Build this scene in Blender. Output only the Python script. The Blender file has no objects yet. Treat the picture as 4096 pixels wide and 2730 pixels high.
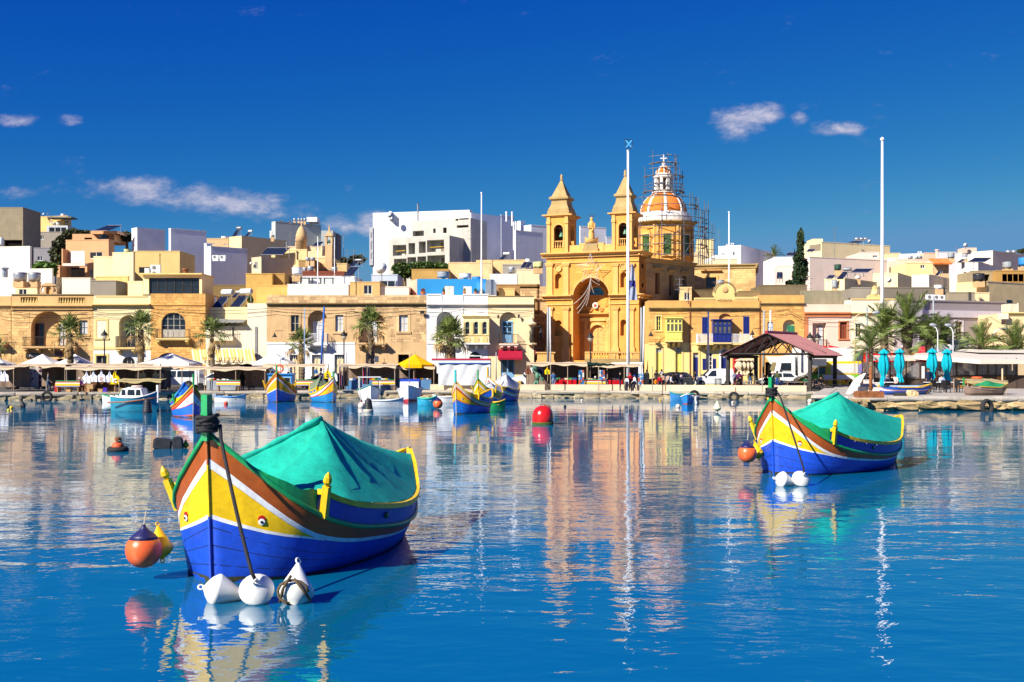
import bpy,bmesh,math,random
import mathutils
V3=mathutils.__dict__['Vector'];Matrix=mathutils.Matrix;mnoise=mathutils.noise
random.seed(7)
R=math.radians
sc=bpy.context.scene
col=sc.collection
# camera
FPX,CXP,HZ,CAMZ=4550.0,2048.0,1435.0,3.5
cam_d=bpy.data.cameras.new('camera');cam=bpy.data.objects.new('camera',cam_d);col.objects.link(cam)
cam.location=(0,0,CAMZ);cam.rotation_euler=(R(90),0,0)
cam_d.sensor_width=36;cam_d.lens=36*FPX/4096;cam_d.shift_y=70/4096
cam_d.clip_end=20000;cam_d.clip_start=.5
sc.camera=cam
# light
SUN_DIR=V3((1.2,1.1,-1.15)).normalized()
sun_d=bpy.data.lights.new('sun','SUN');sun=bpy.data.objects.new('sun',sun_d);col.objects.link(sun)
sun.rotation_euler=SUN_DIR.to_track_quat('-Z','Y').to_euler()
sun_d.energy=5.0;sun_d.angle=R(.5);sun_d.color=(1,.93,.80)
sun.location=(-60,-40,60)
elev=math.asin(-SUN_DIR.z)
azim=math.atan2(-SUN_DIR.x,-SUN_DIR.y)
sc.view_settings.view_transform='Standard';sc.view_settings.look='None'
sc.view_settings.exposure=0.78;sc.view_settings.gamma=1;sc.view_settings.use_curve_mapping=False
sc.render.engine='CYCLES'
cy=sc.cycles
cy.use_denoising=True;cy.max_bounces=6;cy.diffuse_bounces=2;cy.glossy_bounces=3
cy.transmission_bounces=4;cy.transparent_max_bounces=8;cy.sample_clamp_indirect=6
cy.caustics_reflective=False;cy.caustics_refractive=False
# node helpers
def NT(nt):
 def n(t,**k):
  nd=nt.nodes.new('ShaderNode'+t)
  for a,v in k.items():
   if a.startswith('i_'):
    nd.inputs[a[2:].replace('_',' ')].default_value=v
   else:
    setattr(nd,a,v)
  return nd
 return n
def sock(nd,key):
 return nd.inputs[key]
def link(nt,a,b):nt.links.new(a,b)
def mn(nt,op,a,b=None,c=None,clamp=False):
 nd=nt.nodes.new('ShaderNodeMath');nd.operation=op;nd.use_clamp=clamp
 for i,v in enumerate((a,b,c)):
  if v is None:continue
  if isinstance(v,(int,float)):nd.inputs[i].default_value=v
  else:nt.links.new(v,nd.inputs[i])
 return nd.outputs[0]
# world: sky and clouds
world=bpy.data.worlds.new('World');sc.world=world;world.use_nodes=True
nt=world.node_tree;nt.nodes.clear();n=NT(nt)
sky=n('TexSky',sky_type='NISHITA',sun_disc=False,sun_elevation=elev,sun_rotation=azim,altitude=1200,air_density=1.0,dust_density=.3,ozone_density=3.0)
srgb=n('SeparateColor');link(nt,sky.outputs[0],srgb.inputs[0]);crgb=n('CombineColor')
for i_,(a_,g_,mx_)in enumerate(((.0007,3.2,.07),(.0140,1.44,.18),(.162,.33,.335))):
 link(nt,mn(nt,'MINIMUM',mn(nt,'MULTIPLY',mn(nt,'POWER',srgb.outputs[i_],g_),a_),mx_),crgb.inputs[i_])
tc=n('TexCoord');sep=n('SeparateXYZ');link(nt,tc.outputs['Generated'],sep.inputs[0])
ys=mn(nt,'MAXIMUM',sep.outputs['Y'],.02)
cu=mn(nt,'DIVIDE',sep.outputs['X'],ys);cv=mn(nt,'DIVIDE',sep.outputs['Z'],ys)
comb=n('CombineXYZ');link(nt,cu,comb.inputs[0]);link(nt,mn(nt,'MULTIPLY',cv,1.9),comb.inputs[1])
noi=n('TexNoise',i_Scale=30,i_Detail=9,i_Roughness=.68);link(nt,comb.outputs[0],noi.inputs['Vector'])
noi2=n('TexNoise',i_Scale=11,i_Detail=4,i_Roughness=.5);link(nt,comb.outputs[0],noi2.inputs['Vector'])
CLOUDS=[(560,765,260,85,1.1),(760,790,260,80,1.05),(950,815,330,85,1.05),(1180,845,220,60,.85),(1350,910,110,75,.95),(1480,900,110,90,.85),(2960,500,150,95,1.15),(3060,465,110,70,.9),(3190,485,60,45,.8),(3330,515,160,40,.8),(3180,570,40,22,.45),(60,480,130,38,.95),(280,480,75,32,.7),(60,775,120,38,.7),(1530,455,60,25,.35),(1690,765,90,30,.33),(900,500,40,30,.3)]
dens=None
for px,py,rx,ry,a in CLOUDS:
 u0,v0=(px-CXP)/FPX,(HZ-py)/FPX
 du=mn(nt,'DIVIDE',mn(nt,'SUBTRACT',cu,u0),rx/FPX)
 dv=mn(nt,'DIVIDE',mn(nt,'SUBTRACT',cv,v0),ry/FPX)
 d2=mn(nt,'ADD',mn(nt,'MULTIPLY',du,du),mn(nt,'MULTIPLY',dv,dv))
 m=mn(nt,'MULTIPLY',mn(nt,'SUBTRACT',1.0,d2,clamp=True),a)
 dens=m if dens is None else mn(nt,'MAXIMUM',dens,m)
ns=mn(nt,'ADD',mn(nt,'MULTIPLY',noi.outputs[0],2.6),mn(nt,'MULTIPLY',noi2.outputs[0],2.2))
dd=mn(nt,'ADD',mn(nt,'MULTIPLY',dens,1.18),mn(nt,'SUBTRACT',ns,2.78))
mr=n('MapRange',interpolation_type='SMOOTHSTEP');link(nt,dd,mr.inputs[0])
mr.inputs[1].default_value=0.0;mr.inputs[2].default_value=1.3;mr.inputs[4].default_value=.72
msk=mn(nt,'MULTIPLY',mr.outputs[0],mn(nt,'GREATER_THAN',sep.outputs['Y'],.05))
ccol=n('MixRGB',i_Color1=(.20,.21,.30,1),i_Color2=(.60,.54,.57,1))
br=n('MapRange');link(nt,dd,br.inputs[0]);br.inputs[1].default_value=.15;br.inputs[2].default_value=1.0
link(nt,mn(nt,'MULTIPLY',br.outputs[0],noi.outputs[0],clamp=True),ccol.inputs[0])
mixc=n('MixRGB');link(nt,msk,mixc.inputs[0]);link(nt,crgb.outputs[0],mixc.inputs[1]);link(nt,ccol.outputs[0],mixc.inputs[2])
bg=n('Background',i_Strength=1.0);link(nt,mixc.outputs[0],bg.inputs[0])
out=n('OutputWorld');link(nt,bg.outputs[0],out.inputs[0])
# photograph coordinates -> the place
TILES={'a':(0,780,.3061),'b':(700,780,.3061),'c':(1400,780,.3061),'e':(2700,780,.3061),'f':(3376,780,.3061),'A':(0,1180,.3061),'B':(700,1180,.3061),'C':(1400,1180,.3061),'D':(2080,1000,.3061),'Q':(2080,1380,.3061),'E':(2700,1180,.3061),'F':(3376,1180,.3061),'d':(2080,520,.3444),'K':(400,1450,.2551),'s':(0,0,1),'L':(80,1360,.1786),'P':(3180,1360,.1786),'O':(3600,1360,.2108),'J':(1000,1440,.1786)}
def tp(t,x,y):
 ox,oy,s=TILES[t];return ox+x*s,oy+y*s
def tx(t,x):return TILES[t][0]+x*TILES[t][2]
def ty(t,y):return TILES[t][1]+y*TILES[t][2]
def WX(px,Y):return(px-CXP)/FPX*Y
def WZ(py,Y):return CAMZ-(py-HZ)/FPX*Y
def at(t,x,y,Y):
 px,py=tp(t,x,y);return V3((WX(px,Y),Y,WZ(py,Y)))
def ground(t,x,y,z):
 px,py=tp(t,x,y);Y=(CAMZ-z)*FPX/(py-HZ);return V3((WX(px,Y),Y,z))
# materials
def lin(c):
 return tuple(((v/12.92)if v<=.04045 else((v+.055)/1.055)**2.4)for v in c)
def hx(h,k=.9):
 r=lin(tuple(int(h[i:i+2],16)/255 for i in(0,2,4)))
 return tuple(min(.86,v*k)for v in r)
MATS={}
def mat(name,c,rough=.8,var=.12,bump=0.0,scale=1.2,metal=0.0,spec=.35,stain=0.0,dirt=None,perobj=0.0,alpha=1.0,coat=0.0,fine=0.0,emis=None,wet=0.0):
 if name in MATS:return MATS[name]
 if isinstance(c,str):c=hx(c)
 m=bpy.data.materials.new(name);m.use_nodes=True;nt=m.node_tree;nt.nodes.clear();n=NT(nt)
 p=n('BsdfPrincipled',i_Roughness=rough,i_Metallic=metal);o=n('OutputMaterial');link(nt,p.outputs[0],o.inputs[0])
 p.inputs['Specular IOR Level'].default_value=spec
 if coat:p.inputs['Coat Weight'].default_value=coat;p.inputs['Coat Roughness'].default_value=.08
 pos=n('TexCoord')
 vec=n('NewGeometry').outputs['Position']
 cur=None
 base=n('RGB');base.outputs[0].default_value=(*c,1);cur=base.outputs[0]
 if var:
  a=n('TexNoise',i_Scale=scale,i_Detail=6,i_Roughness=.65);link(nt,vec,a.inputs['Vector'])
  mr=n('MapRange');link(nt,a.outputs[0],mr.inputs[0]);mr.inputs[1].default_value=.3;mr.inputs[2].default_value=.7
  mr.inputs[3].default_value=1-var;mr.inputs[4].default_value=1+var
  f=mr.outputs[0]
  if perobj:
   oi=n('ObjectInfo');gi=n('NewGeometry')
   fr=mn(nt,'FRACT',mn(nt,'ADD',oi.outputs['Random'],gi.outputs['Random Per Island']))
   f=mn(nt,'MULTIPLY',f,mn(nt,'ADD',1-perobj/2,mn(nt,'MULTIPLY',fr,perobj)))
  vm=n('VectorMath',operation='SCALE');link(nt,cur,vm.inputs[0]);link(nt,f,vm.inputs['Scale']);cur=vm.outputs[0]
 if stain:
  mp=n('Mapping');mp.inputs['Scale'].default_value=(1.6,1.6,.22);link(nt,vec,mp.inputs[0])
  a=n('TexNoise',i_Scale=1.0,i_Detail=8,i_Roughness=.7);link(nt,mp.outputs[0],a.inputs['Vector'])
  mr=n('MapRange',interpolation_type='SMOOTHSTEP');link(nt,a.outputs[0],mr.inputs[0]);mr.inputs[1].default_value=.50;mr.inputs[2].default_value=.78
  mr.inputs[4].default_value=stain
  mx=n('MixRGB',blend_type='MIX',i_Color2=(*(dirt or tuple(v*.35 for v in c)),1));link(nt,mr.outputs[0],mx.inputs[0]);link(nt,cur,mx.inputs[1]);cur=mx.outputs[0]
 if fine:
  a=n('TexNoise',i_Scale=9.0,i_Detail=5,i_Roughness=.7);link(nt,vec,a.inputs['Vector'])
  mr=n('MapRange');link(nt,a.outputs[0],mr.inputs[0]);mr.inputs[1].default_value=.3;mr.inputs[2].default_value=.7
  mr.inputs[3].default_value=1-fine;mr.inputs[4].default_value=1+fine
  vm=n('VectorMath',operation='SCALE');link(nt,cur,vm.inputs[0]);link(nt,mr.outputs[0],vm.inputs['Scale']);cur=vm.outputs[0]
 link(nt,cur,p.inputs['Base Color'])
 if bump:
  a=n('TexNoise',i_Scale=6,i_Detail=6,i_Roughness=.7);link(nt,vec,a.inputs['Vector'])
  b=n('Bump',i_Strength=1.0,i_Distance=bump);link(nt,a.outputs[0],b.inputs['Height']);link(nt,b.outputs[0],p.inputs['Normal'])
 if alpha<1:p.inputs['Alpha'].default_value=alpha
 if emis:
  p.inputs['Emission Color'].default_value=(*c,1);p.inputs['Emission Strength'].default_value=emis
 MATS[name]=m
 return m
def stone(name,c,var=.13,stain=.35,perobj=0.0,dirt=None):return mat(name,c,rough=.92,var=var,bump=.03,scale=.8,spec=.2,stain=stain,perobj=perobj,fine=.10,dirt=dirt)
def pls(name,c,var=.06,stain=.22):return mat(name,c,rough=.9,var=var,bump=.012,scale=.6,spec=.2,stain=stain,fine=.04)
def pnt(name,c,rough=.35,var=.07):return mat(name,c,rough=rough,var=var,scale=3,spec=.5,fine=.05)
def clt(name,c):return mat(name,c,rough=.95,var=.10,scale=4,spec=.1,fine=.06)
GLASS=mat('window_glass',(.018,.024,.032),rough=.06,var=.3,scale=.7,spec=.6)
DARKIN=mat('dark_interior',(.014,.011,.010),rough=.95,var=.4,spec=.05)
METAL=mat('galvanised_metal',(.42,.43,.45),rough=.38,metal=.7,var=.15,scale=5)
STEEL=mat('grey_steel',(.25,.26,.28),rough=.45,metal=.4,var=.2,scale=4)
BLACK=mat('black_paint',(.016,.016,.018),rough=.5,var=.2)
IRON=mat('iron_railing',(.06,.05,.045),rough=.6,var=.3)
WHITE=pnt('white_paint','f4f4f6',rough=.5)
WOOD=mat('brown_wood',(.30,.17,.08),rough=.8,var=.3,scale=5)
RUST=mat('rusty_iron',(.28,.10,.035),rough=.9,var=.45,scale=4,bump=.01)
RUBBER=mat('tyre_rubber',(.022,.022,.024),rough=.85,var=.25)
# mesh builder and scene helpers
WLOC={}
class MB:
 def __init__(s):s.v=[];s.f=[];s.m=[];s.cur=0
 def add(s,vs,fs):
  b=len(s.v);s.v+=[tuple(p)for p in vs];s.f+=[tuple(b+i for i in f)for f in fs];s.m+=[s.cur]*len(fs);return s
 def box(s,x0,x1,y0,y1,z0,z1):
  if x1<x0:x0,x1=x1,x0
  return s.add([(x0,y0,z0),(x1,y0,z0),(x1,y1,z0),(x0,y1,z0),(x0,y0,z1),(x1,y0,z1),(x1,y1,z1),(x0,y1,z1)],[(0,3,2,1),(4,5,6,7),(0,1,5,4),(1,2,6,5),(2,3,7,6),(3,0,4,7)])
 def poly(s,pts):return s.add(pts,[tuple(range(len(pts)))])
 def prism(s,pts,vec):
  k=len(pts);vec=V3(vec);top=[V3(p)+vec for p in pts]
  return s.add(list(pts)+top,[tuple(range(k))[::-1],tuple(range(k,2*k))]+[(i,(i+1)%k,k+(i+1)%k,k+i)for i in range(k)])
 def tube(s,pts,r,nn=6,cap=True):
  pts=[V3(p)for p in pts];k=len(pts);rs=r if isinstance(r,(list,tuple))else[r]*k
  vs=[];up0=None
  for i,p in enumerate(pts):
   d=(pts[min(i+1,k-1)]-pts[max(i-1,0)]);
   d=d.normalized()if d.length>1e-9 else V3((0,0,1))
   if up0 is None:
    up0=V3((0,0,1))if abs(d.z)<.9 else V3((1,0,0))
   a=d.cross(up0);a=a.normalized()if a.length>1e-6 else d.orthogonal().normalized();b=a.cross(d)
   up0=b
   for j in range(nn):
    t=2*math.pi*j/nn;vs.append(p+(a*math.cos(t)+b*math.sin(t))*rs[i])
  fs=[(i*nn+j,i*nn+(j+1)%nn,(i+1)*nn+(j+1)%nn,(i+1)*nn+j)for i in range(k-1)for j in range(nn)]
  if cap:fs+=[tuple(range(nn))[::-1],tuple((k-1)*nn+j for j in range(nn))]
  return s.add(vs,fs)
 def lathe(s,prof,c=(0,0,0),nn=12,rot=0.0,axis=None):
  c=V3(c);M_=Matrix.Identity(3)
  if axis is not None:M_=V3((0,0,1)).rotation_difference(V3(axis).normalized()).to_matrix()
  vs=[c+M_@V3((r*math.cos(2*math.pi*j/nn+rot),r*math.sin(2*math.pi*j/nn+rot),z))for r,z in prof for j in range(nn)]
  k=len(prof)
  fs=[(i*nn+j,i*nn+(j+1)%nn,(i+1)*nn+(j+1)%nn,(i+1)*nn+j)for i in range(k-1)for j in range(nn)]
  if prof[0][0]>1e-4:fs.append(tuple(range(nn))[::-1])
  if prof[-1][0]>1e-4:fs.append(tuple((k-1)*nn+j for j in range(nn)))
  return s.add(vs,fs)
 def grid(s,fn,nu,nv,wrapu=False):
  vs=[fn(i/nu,j/nv)for i in range(nu+(0 if wrapu else 1))for j in range(nv+1)]
  ru=nu if wrapu else nu+1
  fs=[(i*(nv+1)+j,((i+1)%ru)*(nv+1)+j,((i+1)%ru)*(nv+1)+j+1,i*(nv+1)+j+1)for i in range(nu)for j in range(nv)]
  return s.add(vs,fs)
 def mesh(s,name,mats,smooth=False,weld=False):
  me=bpy.data.meshes.new(name);me.from_pydata(s.v,[],s.f)
  for m in(mats if isinstance(mats,(list,tuple))else[mats]):me.materials.append(m)
  if any(s.m):me.polygons.foreach_set('material_index',s.m)
  if weld:
   bm=bmesh.new();bm.from_mesh(me);bmesh.ops.remove_doubles(bm,verts=bm.verts,dist=1e-4);bmesh.ops.recalc_face_normals(bm,faces=bm.faces);bm.to_mesh(me);bm.free()
  if smooth:me.polygons.foreach_set('use_smooth',[True]*len(me.polygons))
  me.update();return me
 def bd(s,name,mats,parent=None,smooth=False,weld=False,lc=False):
  return put(name,s.mesh(name,mats,smooth,weld),parent,lc)
def put(name,me,parent=None,lc=False):
 o=bpy.data.objects.new(name,me);col.objects.link(o)
 if parent is not None:
  o.parent=parent
  if not lc:
   w=WLOC.get(parent.name,V3((0,0,0)));o.location=-w;WLOC[o.name]=V3((0,0,0))
 return o
def tag(o,lb_=None,cat=None,group=None,kind=None):
 if lb_:o['label']=lb_
 if cat:o['category']=cat
 if group:o['group']=group
 if kind:o['kind']=kind
 return o
def TH(name,lb_,cat,loc=(0,0,0),rz=0.0,group=None):
 o=bpy.data.objects.new(name,None);col.objects.link(o);o.empty_display_size=.2
 o.location=loc;o.rotation_euler=(0,0,rz);WLOC[o.name]=V3(loc)
 return tag(o,lb_,cat,group)
def copy_tree(o,parent=None):
 c=o.copy();col.objects.link(c)
 if parent is not None:c.parent=parent
 for ch in list(o.children):copy_tree(ch,c)
 return c
def dup(root,loc,rz=0.0,lb_=None,scale=None,group=None):
 c=copy_tree(root);c.location=loc;c.rotation_euler=(0,0,rz)
 if scale:c.scale=(scale,scale,scale)if isinstance(scale,(int,float))else scale
 if lb_:c['label']=lb_
 if group:c['group']=group
 return c
UNIT={}
def unit_mesh(kind,m):
 key=(kind,m.name)
 if key not in UNIT:
  b=MB()
  if kind=='cube':b.box(-.5,.5,-.5,.5,-.5,.5)
  elif kind=='rod':b.lathe([(.5,0),(.5,1)],nn=6)
  UNIT[key]=b.mesh(kind,m,smooth=(kind=='rod'))
 return UNIT[key]
def pc_(name,m,parent,c,size,rz=0.0,rot=None):
 o=bpy.data.objects.new(name,unit_mesh('cube',m));col.objects.link(o);o.parent=parent
 o.location=V3(c)-WLOC.get(parent.name,V3((0,0,0)));o.scale=size;o.rotation_euler=rot or(0,0,rz);return o
def rod(name,m,parent,p0,p1,r):
 p0,p1=V3(p0),V3(p1);d=p1-p0
 o=bpy.data.objects.new(name,unit_mesh('rod',m));col.objects.link(o)
 if parent is not None:o.parent=parent;o.location=p0-WLOC.get(parent.name,V3((0,0,0)))
 else:o.location=p0
 o.rotation_mode='QUATERNION';o.rotation_quaternion=V3((0,0,1)).rotation_difference(d.normalized());o.scale=(2*r,2*r,d.length);return o
def text_part(name,s,m,parent,loc,size,rz=0.0,extrude=.01,rx=90,align='CENTER',sx=1.0):
 cu=bpy.data.curves.new(name,'FONT');cu.body=s;cu.size=size;cu.extrude=extrude;cu.align_x=align;cu.resolution_u=2
 tmp=bpy.data.objects.new(name,cu);col.objects.link(tmp)
 me=bpy.data.meshes.new_from_object(tmp);bpy.data.objects.remove(tmp)
 me.materials.clear();me.materials.append(m)
 o=bpy.data.objects.new(name,me);col.objects.link(o)
 if parent is not None:o.parent=parent;o.location=V3(loc)-WLOC.get(parent.name,V3((0,0,0)))
 else:o.location=loc
 o.rotation_euler=(R(rx),0,rz);o.scale=(sx,1,1);return o
# the setting
QZ=.65
# water
def water_material():
 m=bpy.data.materials.new('harbour_water');m.use_nodes=True;nt=m.node_tree;nt.nodes.clear();n=NT(nt)
 geo=n('NewGeometry');pos=geo.outputs['Position']
 def nz(sx,sy,scale,detail,off=0.0,rough=.5,dist=0.0):
  mp=n('Mapping');mp.inputs['Scale'].default_value=(sx,sy,1);mp.inputs['Location'].default_value=(off,off*.7,0)
  mp.inputs['Rotation'].default_value=(0,0,R(7));link(nt,pos,mp.inputs[0])
  a=n('TexNoise',i_Scale=scale,i_Detail=detail,i_Roughness=rough,i_Distortion=dist);link(nt,mp.outputs[0],a.inputs['Vector']);return a.outputs[0]
 sepw=n('SeparateXYZ');link(nt,pos,sepw.inputs[0])
 calm=n('MapRange',interpolation_type='SMOOTHSTEP');link(nt,sepw.outputs['Y'],calm.inputs[0])
 calm.inputs[1].default_value=14;calm.inputs[2].default_value=48;calm.inputs[3].default_value=1.25;calm.inputs[4].default_value=.45
 patch=n('MapRange');link(nt,nz(.05,.16,1.0,3,4.0),patch.inputs[0]);patch.inputs[1].default_value=.35;patch.inputs[2].default_value=.65
 patch.inputs[3].default_value=.62;patch.inputs[4].default_value=1.3
 big=mn(nt,'MULTIPLY',nz(.35,.75,.55,2,1.0,.4),.038)
 mid=mn(nt,'MULTIPLY',nz(.7,1.25,1.35,2,7.0,.45,.4),.0125)
 fin=mn(nt,'MULTIPLY',nz(.9,1.3,4.2,2,3.0,.5,.3),.0032)
 hmf=mn(nt,'MULTIPLY',mn(nt,'ADD',mid,fin),mn(nt,'MULTIPLY',calm.outputs[0],patch.outputs[0]))
 h=mn(nt,'ADD',mn(nt,'MULTIPLY',big,mn(nt,'ADD',mn(nt,'MULTIPLY',calm.outputs[0],.5),.3)),hmf)
 b=n('Bump',i_Strength=1.0,i_Distance=1.0);link(nt,h,b.inputs['Height'])
 dif=n('BsdfDiffuse');dif.inputs[0].default_value=(.001,.12,.25,1)
 glo=n('BsdfGlossy',i_Roughness=.012);glo.inputs[0].default_value=(1,1,1,1);link(nt,b.outputs[0],glo.inputs['Normal'])
 fr=n('Fresnel',i_IOR=4.5);link(nt,b.outputs[0],fr.inputs['Normal'])
 mx=n('MixShader');link(nt,fr.outputs[0],mx.inputs[0]);link(nt,dif.outputs[0],mx.inputs[1]);link(nt,glo.outputs[0],mx.inputs[2])
 o=n('OutputMaterial');link(nt,mx.outputs[0],o.inputs[0]);return m
b=MB();b.poly([(-900,-250,0),(900,-250,0),(900,135,0),(-900,135,0)])
tag(b.bd('water',water_material()),kind='structure')
# quay line (x, y of its edge), left to right
QL=[(-140,88),(WX(-500,92),92),(WX(0,94),94),(WX(720,98),98),(WX(1700,101),101),(WX(2500,100),100),(WX(3000,97),97),(WX(3330,96),96),(60,95),(150,95)]
def quay_y(x):
 for(x0,y0),(x1,y1)in zip(QL,QL[1:]):
  if x0<=x<=x1:return y0+(y1-y0)*(x-x0)/(x1-x0)
 return 95
ASPH=mat('asphalt',(.085,.08,.078),rough=.95,var=.25,scale=.4,bump=.006,fine=.15)
CONC=stone('quay_concrete',(.46,.40,.32),var=.2,stain=.5,dirt=(.16,.14,.10))
QSTONE=stone('quay_stone',(.38,.31,.20),var=.3,stain=.6,perobj=.55,dirt=(.06,.055,.035))
WALLC=pls('cream_quay_wall',(.66,.54,.38),var=.12,stain=.3)
b=MB()
for(x0,y0),(x1,y1)in zip(QL,QL[1:]):
 b.poly([(x0,y0+3.2,QZ),(x1,y1+3.2,QZ),(x1,131,QZ),(x0,131,QZ)])
tag(b.bd('road',ASPH),kind='structure')
b=MB()
for(x0,y0),(x1,y1)in zip(QL,QL[1:]):
 b.poly([(x0,y0+.4,QZ-.01),(x1,y1+.4,QZ-.01),(x1,y1+3.2,QZ-.002),(x0,y0+3.2,QZ-.002)])
 b.poly([(x0,y0+.4,-1.5),(x1,y1+.4,-1.5),(x1,y1+.4,QZ-.01),(x0,y0+.4,QZ-.01)])
quay=tag(b.bd('quay',CONC),kind='structure')
rs=random.Random(3)
def rock_mesh(seed,m,rough=.16,nsub=2):
 bm=bmesh.new();bmesh.ops.create_cube(bm,size=1)
 bmesh.ops.subdivide_edges(bm,edges=bm.edges[:],cuts=nsub,use_grid_fill=True)
 for v in bm.verts:
  q=v.co.normalized()*.62;v.co=v.co.lerp(q,.35)
  v.co+=V3(mnoise.noise_vector(v.co*2.3+V3((seed*7.1,seed,0))))*rough
 me=bpy.data.meshes.new('stone');bm.to_mesh(me);bm.free();me.materials.append(m);return me
ROCKS=[rock_mesh(i,QSTONE)for i in range(6)]
SLABM=[rock_mesh(20+i,CONC,.045,1)for i in range(3)]
x=WX(-40,94);end=WX(3300,96)
while x<end:
 w=rs.uniform(1.5,2.8);y=quay_y(x+w/2);a=math.atan2(quay_y(x+w)-quay_y(x),w)
 o=put('quay_slab',rs.choice(SLABM),quay,True);o.location=(x+w/2,y+.48+rs.uniform(-.04,.04),QZ-.125+rs.uniform(-.015,.012));o.scale=(w*1.06,1.0,.27);o.rotation_euler=(0,0,a)
 x+=w
for row,(zc,hh)in enumerate(((.22,.42),(-.04,.34))):
 x=WX(-40,94)
 while x<end:
  w=rs.uniform(.55,1.6)if row==0 else rs.uniform(.4,1.2);y=quay_y(x+w/2)
  if rs.random()<(.93 if row==0 else .72):
   o=put('stone',rs.choice(ROCKS),quay,True);o.location=(x+w/2,y+(.42 if row==0 else .22)+rs.uniform(-.1,.12),zc+rs.uniform(-.05,.05))
   o.scale=(w*1.1,.7,hh*rs.uniform(.9,1.25));o.rotation_euler=(rs.uniform(-.1,.1),rs.uniform(-.06,.06),rs.uniform(-.1,.1))
  x+=w
# low cream wall along the quay
def low_wall(px0,px1,lb_):
 b=MB();k=24
 pts=[]
 for i in range(k+1):
  px=px0+(px1-px0)*i/k;Y=101.0
  for _ in range(4):Y=quay_y(WX(px,Y))+1.5
  pts.append((WX(px,Y),Y))
 for(xa,ya),(xb,yb)in zip(pts,pts[1:]):
  b.add([(xa,ya,QZ),(xb,yb,QZ),(xb,yb,QZ+.52),(xa,ya,QZ+.52),(xa,ya+.45,QZ),(xb,yb+.45,QZ),(xb,yb+.45,QZ+.52),(xa,ya+.45,QZ+.52)],[(0,1,2,3),(3,2,6,7),(5,4,7,6),(0,3,7,4),(1,5,6,2)])
 tag(b.bd('quay_wall',WALLC),lb_,'wall','low walls along the quay')
low_wall(1721,2179,'low cream concrete wall on the quay beside the white tarpaulin stall')
low_wall(2205,3226,'long low cream concrete wall in front of the church and pavilion')
# jetty on the right
JZ=.95
JP=[(WX(3290,80),80),(WX(3420,76.5),76.5),(WX(4200,75.5),75.5),(75,75),(75,118),(34,118),(WX(3330,97),97)]
b=MB();b.poly([(x,y,JZ-.02)for x,y in JP])
for(x0,y0),(x1,y1)in zip(JP,JP[1:]+JP[:1]):b.poly([(x0+.0,y0+.5,-1.5),(x1,y1+.5,-1.5),(x1,y1+.5,JZ-.02),(x0,y0+.5,JZ-.02)])
JCONC=stone('jetty_concrete',(.42,.38,.33),var=.2,stain=.35,dirt=(.2,.18,.14))
JROCK=stone('jetty_rock',(.46,.33,.17),var=.35,stain=.5,perobj=.5,dirt=(.07,.06,.035))
jetty=tag(b.bd('jetty',JCONC),kind='structure')
JR=[rock_mesh(40+i,JROCK,.22,3)for i in range(5)];JS=[rock_mesh(60+i,JCONC,.05,2)for i in range(3)]
for(x0,y0),(x1,y1)in list(zip(JP,JP[1:]))[:2]+[((JP[6]),(JP[0]))]:
 L=math.hypot(x1-x0,y1-y0);a=math.atan2(y1-y0,x1-x0);s=0
 while s<L and x0+(x1-x0)*s/L<40:
  w=rs.uniform(1.3,2.4);f=(s+w/2)/L;cx,cy_=x0+(x1-x0)*f,y0+(y1-y0)*f
  o=put('jetty_slab',rs.choice(JS),jetty,True);o.location=(cx,cy_+.45,JZ-.14);o.scale=(w*1.08,1.15,.33);o.rotation_euler=(0,0,a);s+=w
 for zc,hh,dy in((.48,.56,.42),(.12,.42,.62)):
  s=0
  while s<L and x0+(x1-x0)*s/L<40:
   w=rs.uniform(.7,1.9)if zc>.3 else rs.uniform(.35,.9);f=(s+w/2)/L;cx,cy_=x0+(x1-x0)*f,y0+(y1-y0)*f
   if zc>.3 or rs.random()<.62:
    o=put('stone',rs.choice(JR),jetty,True);o.location=(cx,cy_+dy+rs.uniform(-.08,.1),zc+rs.uniform(-.05,.05));o.scale=(w*1.2,.9,hh*1.2);o.rotation_euler=(rs.uniform(-.1,.1),0,a+rs.uniform(-.1,.1))
   s+=w
sl=MB();c0=ground('E',1720,1375,.02)
sl.add([(c0.x,95.6,QZ-.1),(c0.x+3.2,95.2,QZ-.1),(c0.x+3.6,91.5,-.25),(c0.x+.2,92,-.25),(c0.x,95.6,-.4),(c0.x+3.2,95.2,-.4)],[(0,3,2,1),(0,4,3),(1,2,5),(0,1,5,4)])
tag(sl.bd('slipway',stone('algae_concrete',(.12,.12,.07),var=.4)),kind='structure')
# terrain up the hill behind the front row
prof=[(131,QZ-.02),(150,2.5),(175,6),(215,12),(260,15),(420,17),(1500,20),(9000,20)]
b=MB();xs_=[-6000,-600,-160,-80,-20,20,80,160,600,6000]
b.add([(x,y,z+(.6*math.sin(x*.05)if 135<y<400 else 0))for y,z in prof for x in xs_],[(i*10+j,i*10+j+1,(i+1)*10+j+1,(i+1)*10+j)for i in range(len(prof)-1)for j in range(9)])
tag(b.bd('terrain',stone('dry_earth',(.28,.22,.14),var=.25)),kind='structure')
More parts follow.
